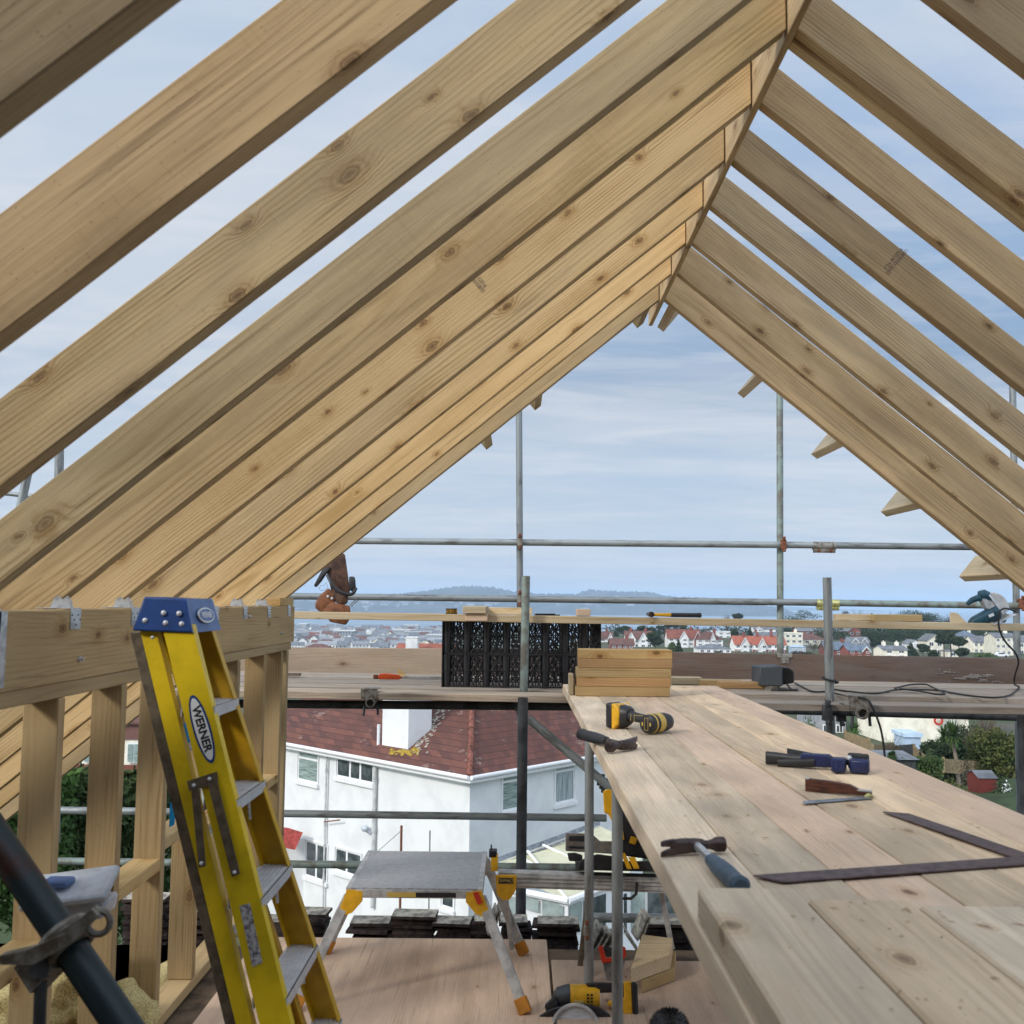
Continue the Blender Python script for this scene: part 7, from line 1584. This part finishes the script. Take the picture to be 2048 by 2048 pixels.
T = [(1250, 1251, 1290, 34, 450, 'pine', 'flat-topped pine just right of the crates, skyline', 'l_dark'), (1284, 1249, 1292, 36, 455, 'pine', 'second flat-topped pine, behind the twin white gables', 'l_dark'), (1306, 1252, 1295, 16, 440, 'round', 'small dark round tree beside the pine over the white gables', 'l_dark'), (1318, 1250, 1290, 12, 450, 'cone', 'narrow dark conifer left of the spreading cedar', 'l_dark'),
     (1310, 1263, 1306, 44, 330, 'round', 'large dark bushy tree right of the twin-gabled house', 'l_dark'), (1338, 1246, 1290, 50, 470, 'pine', 'spreading cedar behind the red-roofed house', 'l_dark'), (1362, 1246, 1290, 36, 480, 'pine', 'cedar right of the spreading one, on the skyline', 'l_dark'), (1357, 1276, 1306, 22, 300, 'cone', 'small dark conifer in front of the red-roofed house', 'l_dark'),
     (1345, 1282, 1306, 30, 320, 'bush', 'green shrubs left of the small dark conifer', 'l_mid'), (1478, 1226, 1275, 30, 520, 'pine', 'round-headed pine rising above the timber rail', 'l_dark'), (1453, 1226, 1275, 22, 530, 'bare', 'bare tree beside the round-headed pine above the rail', 'l_winter'), (1500, 1250, 1288, 22, 430, 'cone', 'dark conifer right of the flat-roofed white building', 'l_dark'), (1470, 1256, 1300, 26, 400, 'round', 'dark tree left of the orange-roofed terrace', 'l_dark'),
     (1608, 1215, 1270, 88, 520, 'round', 'large dome-shaped dark tree above the rail, right of the stained upright', 'l_dark'), (1572, 1252, 1280, 50, 540, 'round', 'dark tree mass behind the stained upright', 'l_dark'), (1690, 1221, 1262, 34, 540, 'round', 'dark tree top behind the grey near upright', 'l_dark'), (1728, 1217, 1266, 50, 530, 'bare', 'pale bare tree on the skyline above the offcuts', 'l_winter'), (1776, 1222, 1266, 40, 530, 'bare', 'second pale bare tree on the skyline above the offcuts', 'l_winter'), (1742, 1221, 1262, 24, 520, 'round', 'dark tree between the two bare skyline trees', 'l_dark'),
     (1818, 1215, 1275, 120, 500, 'round', 'broad dark evergreen on the skyline, left of its neighbour', 'l_dark'), (1862, 1220, 1275, 100, 500, 'round', 'broad dark evergreen sloping down to the wedge', 'l_dark'), (1899, 1228, 1270, 20, 520, 'bare', 'small bare tree beside the pale wedge', 'l_winter'), (1628, 1276, 1312, 50, 320, 'bare', 'bare winter tree in front of the cream wing', 'l_winter'), (1655, 1284, 1312, 40, 310, 'bare', 'bare tree behind the grey near upright', 'l_winter'),
     (1752, 1262, 1314, 44, 400, 'round', 'dark tree left of the plain white block', 'l_dark'), (1790, 1256, 1305, 60, 430, 'round', 'dark tree behind the plain white block', 'l_dark'), (1742, 1256, 1300, 50, 440, 'round', 'dark tree mass right of the brick gable', 'l_dark'), (1836, 1250, 1300, 60, 440, 'round', 'dark tree mass above the small white gable', 'l_dark'), (1822, 1284, 1314, 30, 320, 'cone', 'dark conifer right of the plain white block', 'l_dark'), (1846, 1286, 1314, 34, 325, 'round', 'dark bushy tree left of the cream gable', 'l_dark'), (1758, 1290, 1316, 20, 300, 'cone', 'narrow dark conifer left of the white block', 'l_dark'),
     (1888, 1262, 1314, 38, 300, 'pine', 'tall pine with open branches, left of the group of three', 'l_dark'), (1902, 1264, 1314, 40, 305, 'pine', 'tall pine in the middle of the group of three', 'l_dark'), (1918, 1268, 1314, 42, 300, 'pine', 'tall pine with drooping branches, right of the group of three', 'l_dark'), (1925, 1292, 1316, 34, 290, 'round', 'dark spreading bush under the right pine', 'l_dark'), (1866, 1298, 1318, 24, 290, 'bush', 'low dark bush in front of the cream gable', 'l_dark'),
     (1970, 1302, 1318, 60, 285, 'bush', 'long low hedge in front of the cream houses', 'l_mid'), (1985, 1262, 1300, 24, 420, 'round', 'green tree behind the central cream gable', 'l_mid'), (1600, 1300, 1314, 60, 300, 'bush', 'brownish shrubs in front of the blue conservatory', 'l_winter'), (1440, 1298, 1312, 26, 290, 'bush', 'dark shrub right of the grey-roofed bungalow', 'l_dark'), (1650, 1240, 1272, 60, 560, 'round', 'dark tree behind the long brick building', 'l_dark'), (1540, 1242, 1270, 40, 600, 'round', 'dark tree behind the high white gable', 'l_dark'),
     (1230, 1264, 1292, 28, 500, 'round', 'dark tree behind the brown-roofed house by the crates', 'l_dark'), (1900, 1240, 1290, 60, 480, 'round', 'dark tree behind the tall pines', 'l_dark'), (1980, 1246, 1280, 60, 520, 'round', 'dark tree mass behind the cream villas', 'l_dark'), (2040, 1246, 1285, 60, 500, 'round', 'dark tree mass at the right edge behind the villas', 'l_dark')]
for i, (u, vt, vb, w_, Y, kind, lab, leaf) in enumerate(T): treepx({'pine': 'pine_tree', 'round': 'evergreen_tree', 'cone': 'conifer', 'bare': 'bare_tree', 'bush': 'shrub'}[kind], u, vt, vb, w_, Y, kind, lab, group=G1, seed=i, leaf=leaf, n=3400 if kind != 'bush' else 1400, ls=.30 if kind != 'pine' else .40)
# a far-off wood behind the houses reads as one mass
rw = random.Random(8); bl = []
for i in range(150): u = rw.uniform(1640, 2100); Y = rw.uniform(470, 540); b = at(u, 1276, Y); bl.append((b.x, b.y, -17 + rw.uniform(1, 4.5), rw.uniform(5, 9), 5, rw.uniform(3, 4)))
for i in range(40): u = rw.uniform(1215, 1640); Y = rw.uniform(560, 600); b = at(u, 1276, Y); bl.append((b.x, b.y, -19 + rw.uniform(1, 4), rw.uniform(5, 9), 5, rw.uniform(3, 4)))
vs_, fs_ = crown(bl, 26000, .7, rw); s = MB(); s.add(vs_, fs_); o = s.build('wood', M['l_dark'], smooth=False, fixn=False); o['kind'] = 'stuff'
# gardens
Y = 55
def bushpx(u, vt, vb, w_, Y, lab, leaf, n=2600, ls=.10, kind='bush', name='garden_bush'): return treepx(name, u, vt, vb, w_, Y, kind, lab, cat='bush', leaf=leaf, n=n, ls=ls, seed=int(u + vt), group='garden shrubs')
bushpx(1868, 1450, 1540, 110, 62, 'big evergreen bush left of the palm', 'l_dark', 5000, .12); bushpx(1905, 1432, 1530, 70, 66, 'evergreen bush behind the palm head', 'l_dark', 4000, .12)
bushpx(1995, 1440, 1560, 120, 58, 'tall olive-green laurel at the right by the dark upright', 'l_olive', 7000, .12); bushpx(1955, 1420, 1540, 70, 68, 'tall thin greenish shrub between palm and laurel', 'l_mid', 1800, .12)
bushpx(2010, 1535, 1580, 50, 46, 'bush covered in white blossom beside the playhouse', 'l_blossom', 900, .06); bushpx(2008, 1532, 1582, 56, 46.4, 'leafy green shrub under the white blossom', 'l_dark', 2600, .07)
bushpx(1912, 1528, 1600, 96, 44, 'clipped dome of olive-green hedge in front of the playhouse', 'l_olive', 9000, .06); bushpx(1935, 1495, 1540, 40, 54, 'brown leafless shrub right of the palm trunk', 'l_winter', 1500, .06)
bushpx(1700, 1462, 1520, 60, 58, 'brown twiggy shrub behind the bench edge', 'l_winter', 2200, .07); bushpx(1800, 1488, 1530, 40, 60, 'dark green climber by the dark fence', 'l_dark', 1600, .08); bushpx(1860, 1470, 1535, 50, 58, 'dark shrub joining the evergreen bush to the fence', 'l_dark', 2600, .10)
treepx('bare_tree', 1965, 1400, 1540, 90, 60, 'bare', 'bare saplings between the palm and the laurel', cat='tree', seed=77, leaf='l_winter'); treepx('bare_tree', 1785, 1465, 1505, 40, 66, 'bare', 'small bare tree against the cream house', cat='tree', seed=78, leaf='l_winter')
bushpx(1620, 1420, 1500, 70, 70, 'pale green bush seen under the platform beside the near upright', 'l_bright', 1800, .1)
# hedges
def hedge(u0, u1, vt, vb, Y0, Y1, leaf, label, n=7000, ls=.07):
    rnd = random.Random(int(u0)); a = at(u0, vb, Y0); b = at(u1, vb, Y1); at_ = at(u0, vt, Y0); vs = []; s = MB(); hgt = at_.z - a.z
    for _ in range(n):
        f = rnd.random(); p_ = a + (b - a) * f; z_ = rnd.random() ** .6 * hgt * (1 + .06 * math.sin(f * 40)); y_ = rnd.uniform(0, 1.2); q = Vector((p_.x, p_.y + y_, p_.z + z_)); d = Vector((rnd.gauss(0, 1), rnd.gauss(0, 1), rnd.gauss(0, 1))).normalized(); e = d.cross(Vector((rnd.gauss(0, 1), rnd.gauss(0, 1), rnd.gauss(0, 1)))).normalized(); s_ = ls * rnd.uniform(.6, 1.3)
        vs += [tuple(q - d * s_), tuple(q + e * s_ * .5), tuple(q + d * s_), tuple(q - e * s_ * .5)]
    s.add(vs, [[4 * i, 4 * i + 1, 4 * i + 2, 4 * i + 3] for i in range(n)]); return tag(s.build('hedge', M[leaf], smooth=False, fixn=False), label, 'hedge', 'garden hedges')
hedge(1790, 1890, 1520, 1560, 52, 52, 'l_mid', 'clipped green hedge behind the bench, left of the dome bush', 8000, .07)
hedge(90, 300, 1565, 1900, 15, 16, 'l_mid', 'dark green hedge seen between the wall studs', 16000, .07)
hedge(-160, 70, 1560, 1880, 13, 14, 'l_bright', 'bright green shrubbery at the far left behind the raking tube', 12000, .07)
s = MB(at(1990, 1600, 40)); rl = random.Random(3)
lv = []
lawn = MB(); q = [at(1880, 1580, 50), at(2090, 1546, 50), at(2110, 1700, 33), at(1850, 1700, 33)]
lawn.add([tuple(p_) for p_ in q], [[0, 1, 2, 3]]); o = lawn.build('lawn', plain('lawn_green', (0.035, 0.06, 0.018), .95, var=.4, scale=.9, c2=(.02, .035, .012)), smooth=False); o['kind'] = 'structure'
# palm (cabbage tree)
def palm(u, vt, vb, Y, w_px, label, seed):
    b = at(u, vb, Y); t = at(u, vt, Y); r = thing('cabbage_palm', b, label, 'palm'); H_ = t.z - b.z; W_ = w_px / FPX * Y; rnd = random.Random(seed)
    s = MB(b); hd = H_ * .62; s.tube([(W_ * .12, 0, -1), (W_ * .05, 0, hd * .35), (0, 0, hd * .7), (-.02, 0, hd)], [.12, .10, .085, .06], 8); s.tube([(0, 0, hd * .68), (-W_ * .15, 0, hd * .85), (-W_ * .22, 0, hd * 1.0)], [.07, .06, .05], 6); s.build('trunk', plain('palm_bark', (.24, .20, .15), .95), r)
    s = MB(b)
    for (hx, hz, sc, n_) in ((0, hd, 1, 130), (-W_ * .22, hd, .7, 80)):
        for i in range(n_):
            a = rnd.uniform(0, 6.28); el = rnd.uniform(-.7, 1.4); l_ = W_ * .5 * sc * rnd.uniform(.75, 1.05); d = Vector((math.cos(a) * math.cos(el), math.sin(a) * math.cos(el), math.sin(el))); sd = d.cross(Vector((0, 0, 1))).normalized() * .035; p0_ = Vector((hx, 0, hz)); p1_ = p0_ + d * l_ * .6; p2_ = p0_ + d * l_ + Vector((0, 0, -l_ * .22 * math.cos(el)))
            s.add([tuple(p0_ - sd * .5), tuple(p0_ + sd * .5), tuple(p1_ + sd), tuple(p1_ - sd), tuple(p2_)], [[0, 1, 2, 3], [3, 2, 4]])
    s.build('fronds', M['l_bright'], r, smooth=False, fixn=False)
palm(1908, 1436, 1535, 57, 80, 'tall cabbage palm with a spiky round head in the garden', 1); palm(1712, 1438, 1490, 80, 36, 'small palm under the platform left of the cream house', 2); palm(1786, 1503, 1525, 52, 26, 'low yellow-green spiky plant above the bench edge', 3)

# ================================================================= SEAFRONT TOWN (far left)
rt = random.Random(31)
def tiny(w, d, h, rh, flat=False):
    s = MB(); s.box(-w / 2, w / 2, -d / 2, d / 2, -3, h)
    s.add([(-w / 2, -d / 2, h), (-w / 2, d / 2, h), (-w / 2, 0, h + rh), (w / 2, -d / 2, h), (w / 2, d / 2, h), (w / 2, 0, h + rh)], [[2, 1, 0], [3, 4, 5]])
    s.cm = 1
    if flat: s.box(-w / 2 - .2, w / 2 + .2, -d / 2 - .2, d / 2 + .2, h, h + .5)
    else: s.add([(-w / 2 - .4, -d / 2 - .5, h - .3), (w / 2 + .4, -d / 2 - .5, h - .3), (w / 2 + .4, 0, h + rh + .1), (-w / 2 - .4, 0, h + rh + .1), (w / 2 + .4, d / 2 + .5, h - .3), (-w / 2 - .4, d / 2 + .5, h - .3)], [[0, 1, 2, 3], [3, 2, 4, 5]])
    s.cm = 2
    n_ = max(2, int(w / 3)); fl = max(1, int(h / 2.8))
    for i in range(n_):
        for j in range(fl): x = -w / 2 + w * (i + .5) / n_; z = 1.4 + 2.8 * j; s.box(x - .55, x + .55, -d / 2 - .06, -d / 2 + .01, z, z + 1.3)
    return s
protos = []
for (w, d, h, rh, fl, wm, rm, what) in ((9, 8, 5.5, 3, False, 'w_white', 't_grey', 'white house with a grey roof'), (11, 9, 6, 3.5, False, 'w_cream', 't_brown', 'cream house with a brown roof'), (16, 9, 6.5, 2.6, False, 'w_white', 't_pale', 'white terrace with a pale grey roof'), (22, 12, 10, 0, True, 'w_grey', 'w_white', 'grey flat-roofed block'), (8, 10, 6, 4, False, 'w_grey', 't_grey', 'grey house with a slate roof'), (12, 8, 7, 3, False, 'w_white', 't_grey', 'tall white villa with a slate roof'), (13, 8, 5.5, 3, False, 'w_brick', 't_red', 'brick house with a red roof')):
    o = tiny(w, d, h, rh, fl).build('seafront_house', [M[wm], M[rm], M['dark_glass']], smooth=False, origin=Vector((0, 0, 0))); protos.append([o, False, what])
cnt = 0; used = []
for row in range(17):
    Y = 930 + row * 49
    for k in range(15):
        u = 575 + (895 - 575) * (k + rt.random()) / 15; c = at(u, 1290, Y); pr_ = protos[rt.choices(range(7), (5, 2.5, 4, 1.3, 5, 5, .8))[0]]
        if any(abs(c.x - a) < 11 and abs(Y - b) < 12 for a, b in used): continue
        y_ = Y + rt.uniform(-15, 15); used.append((c.x, Y)); o = pr_[0]
        if pr_[1]: o = pr_[0].copy(); col.objects.link(o)
        pr_[1] = True; o.matrix_world = Matrix.Translation((c.x, y_, terr(c.x, y_))) @ Matrix.Rotation(rt.choice((0, 1.57, 0, .3, -.4)) + rt.uniform(-.2, .2), 4, 'Z') @ Matrix.Scale(rt.uniform(.85, 1.15), 4)
        wh_ = ('left', 'middle', 'right')[min(2, int((u - 575) / 107))] + ' part, ' + ('nearest rows', 'middle rows', 'rows by the shore')[row * 3 // 17]
        tag(o, pr_[2] + ' of the seafront, ' + wh_, 'house', pr_[2] + ' in the ' + wh_); cnt += 1
def farbox(name, u0, u1, vb, vt, Y, mat, lab, d=12, roofm=None, nw=0):
    a_ = at(u0, vb, Y); b2 = at(u1, vt, Y); w = b2.x - a_.x; s = MB(((a_.x + b2.x) / 2, Y, a_.z)); s.box(-w / 2, w / 2, 0, d, -3, b2.z - a_.z)
    s.cm = 1; s.box(-w / 2 - .5, w / 2 + .5, -.5, d + .5, b2.z - a_.z, b2.z - a_.z + .8); s.cm = 2
    for i in range(nw):
        for j in range(4): x = -w / 2 + w * (i + .5) / nw; hh = (b2.z - a_.z); s.box(x - 1, x + 1, -.3, .1, hh * (.08 + .23 * j), hh * (.2 + .23 * j))
    return tag(s.build(name, [M[mat], M[roofm or mat], M['dark_glass']], smooth=False), lab, 'building')
farbox('apartment_block', 667, 708, 1282, 1262, 1250, 'w_grey', 'grey apartment block with a flat white roof in the seafront town', 18, 'w_white', 7)
farbox('long_building', 712, 786, 1275, 1266, 1500, 'w_white', 'long white low building by the shore', 20, 'w_white', 0)
farbox('beach_pavilion', 752, 842, 1262, 1258, 1740, 'w_white', 'long pale seafront pavilion at the water edge', 14, 'w_white')
houseb('house', 745, 778, 1284, 1276, 1271, 1150, 'slate-roofed seafront house with two small gables', 'w_white', 't_grey', 'side', wins=4, chim=0, gables=((-.3, .3, 'w_white'),)); houseb('house', 780, 812, 1285, 1276, 1269, 1100, 'pale blue seafront house with pointed gables', 'w_blue', 't_grey', 'side', wins=4, chim=0, gables=((-.4, .34, 'w_blue'), (.5, .34, 'w_blue')))
r = thing('pier', at(860, 1264, 1720), 'dark pier on thin legs running out over the water', 'pier'); s = MB(); a_ = at(842, 1263, 1720); b2 = at(900, 1263, 1760); s.cyl(tuple(a_), tuple(b2), .8, n=6); s.build('deck', M['w_grey'], r); s = MB()
for i in range(14): p_ = a_ + (b2 - a_) * i / 13; s.cyl((p_.x, p_.y, -52), tuple(p_), .35, n=5)
s.build('pier_legs', M['w_grey'], r); 
# nearer roofs peeping over the pale toe board
houseb('house', 592, 668, 1312, 1301, 1287, 400, 'broad brown roof peeping over the left end of the pale toe board', 'w_white', 't_brown', 'hip', wins=3, chim=0, depth=12)
o = houseb('house', 795, 905, 1325, 1300, 1288, 130, 'orange-tiled roof peeping over the toe board left of the crates', 'w_white', 't_orange', 'side', wins=2, chim=0, depth=7)
a_ = at(811, 1300, 128); b2 = at(835, 1274, 128); s = MB(); s.box(a_.x, b2.x, 128, 130, a_.z, b2.z); s.box(a_.x - .06, b2.x + .06, 127.94, 130.06, b2.z - .12, b2.z - .02); s.build('chimney', M['w_white'], o, smooth=False)
# white buildings dotted over the headland
rh_ = random.Random(17); s = MB(); s.box(-11, 11, -6, 6, -8, 8); s.cm = 1; s.add([(-12, -7, 8), (12, -7, 8), (12, 0, 13), (-12, 0, 13), (12, 7, 8), (-12, 7, 8)], [[0, 1, 2, 3], [3, 2, 4, 5]])
pf = s.build('headland_house', [M['w_grey'], M['t_grey']], smooth=False, origin=Vector((0, 0, 0))); first = True
dg = bpy.context.evaluated_depsgraph_get(); dg.update()
hl = [o for o in col.objects if o.name == 'headland'][0]
for i in range(120):
    u = rh_.choice((rh_.uniform(570, 1000), rh_.uniform(570, 780), rh_.uniform(1090, 1280))); v = rh_.gauss(1205, 6) if u > 780 else rh_.uniform(1196, 1222)
    if v > 1225 or v < 1194: continue
    d_ = ray(u, v).normalized(); mwi = hl.matrix_world.inverted(); ok, loc, nn_, fi = hl.ray_cast(mwi @ Vector((0, 0, 0)), (mwi.to_3x3() @ d_).normalized())
    if not ok: continue
    loc = hl.matrix_world @ loc; o = pf if first else pf.copy()
    if not first: col.objects.link(o)
    first = False; o.matrix_world = Matrix.Translation(loc + Vector((0, 8, 2))) @ Matrix.Rotation(rh_.uniform(-.5, .5), 4, 'Z') @ Matrix.Diagonal((rh_.uniform(.5, 1.7), 1, rh_.uniform(.45, .9), 1))
    hw_ = 'left of the wooded hill' if u < 800 else ('below the wooded hill' if u < 1040 else 'below the flat-topped hill'); tag(o, 'small white building on the blue headland across the bay, ' + hw_, 'house', 'white buildings on the headland ' + hw_)
# ================================================================= SAWDUST AND CHIPS
rc = random.Random(99); s = MB()
for i in range(700):
    if i < 420: x = rc.uniform(.27, 1.12); y = rc.uniform(1.6, 5.6); z = BT + .0008
    elif i < 520: x = rc.uniform(.33, 1.0); y = rc.uniform(.95, 1.5); z = BT + .0475
    else: x = rc.uniform(-.75, .75); y = rc.uniform(3.0, 4.1); z = FZ + .0005
    a = rc.uniform(0, 6.28); l_ = rc.choice((.002, .003, .004, .011)) * rc.uniform(.6, 1.4); w_ = .0014 * rc.uniform(.6, 1.6); s.cm = rc.choice((0, 0, 1))
    ca, sa = math.cos(a), math.sin(a); s.add([(x - l_ * ca, y - l_ * sa, z), (x + w_ * sa, y - w_ * ca, z + .001), (x + l_ * ca, y + l_ * sa, z + .0005), (x - w_ * sa, y + w_ * ca, z + .0012)], [[0, 1, 2, 3]])
o = s.build('sawdust', [M['pale'], M['offcut_dark']], smooth=False, fixn=False, origin=Vector((0, 0, BT))); o['kind'] = 'stuff'
# ================================================================= AIR
hz = bpy.data.materials.new('haze'); hz.use_nodes = True; t_ = hz.node_tree
for n_ in list(t_.nodes): t_.nodes.remove(n_)
ho = t_.nodes.new('ShaderNodeOutputMaterial'); hv = t_.nodes.new('ShaderNodeVolumePrincipled'); hv.inputs['Density'].default_value = 0.00014; hv.inputs['Color'].default_value = (0.64, 0.81, 1.0, 1); hv.inputs['Anisotropy'].default_value = 0.0
t_.links.new(hv.outputs[0], ho.inputs['Volume'])
s = MB(); s.box(-31000, 31000, -200, 41000, -61, 160); o = s.build('haze', hz, smooth=False, origin=Vector((0, 0, 0))); o['kind'] = 'stuff'
scene.cycles.volume_bounces = 1
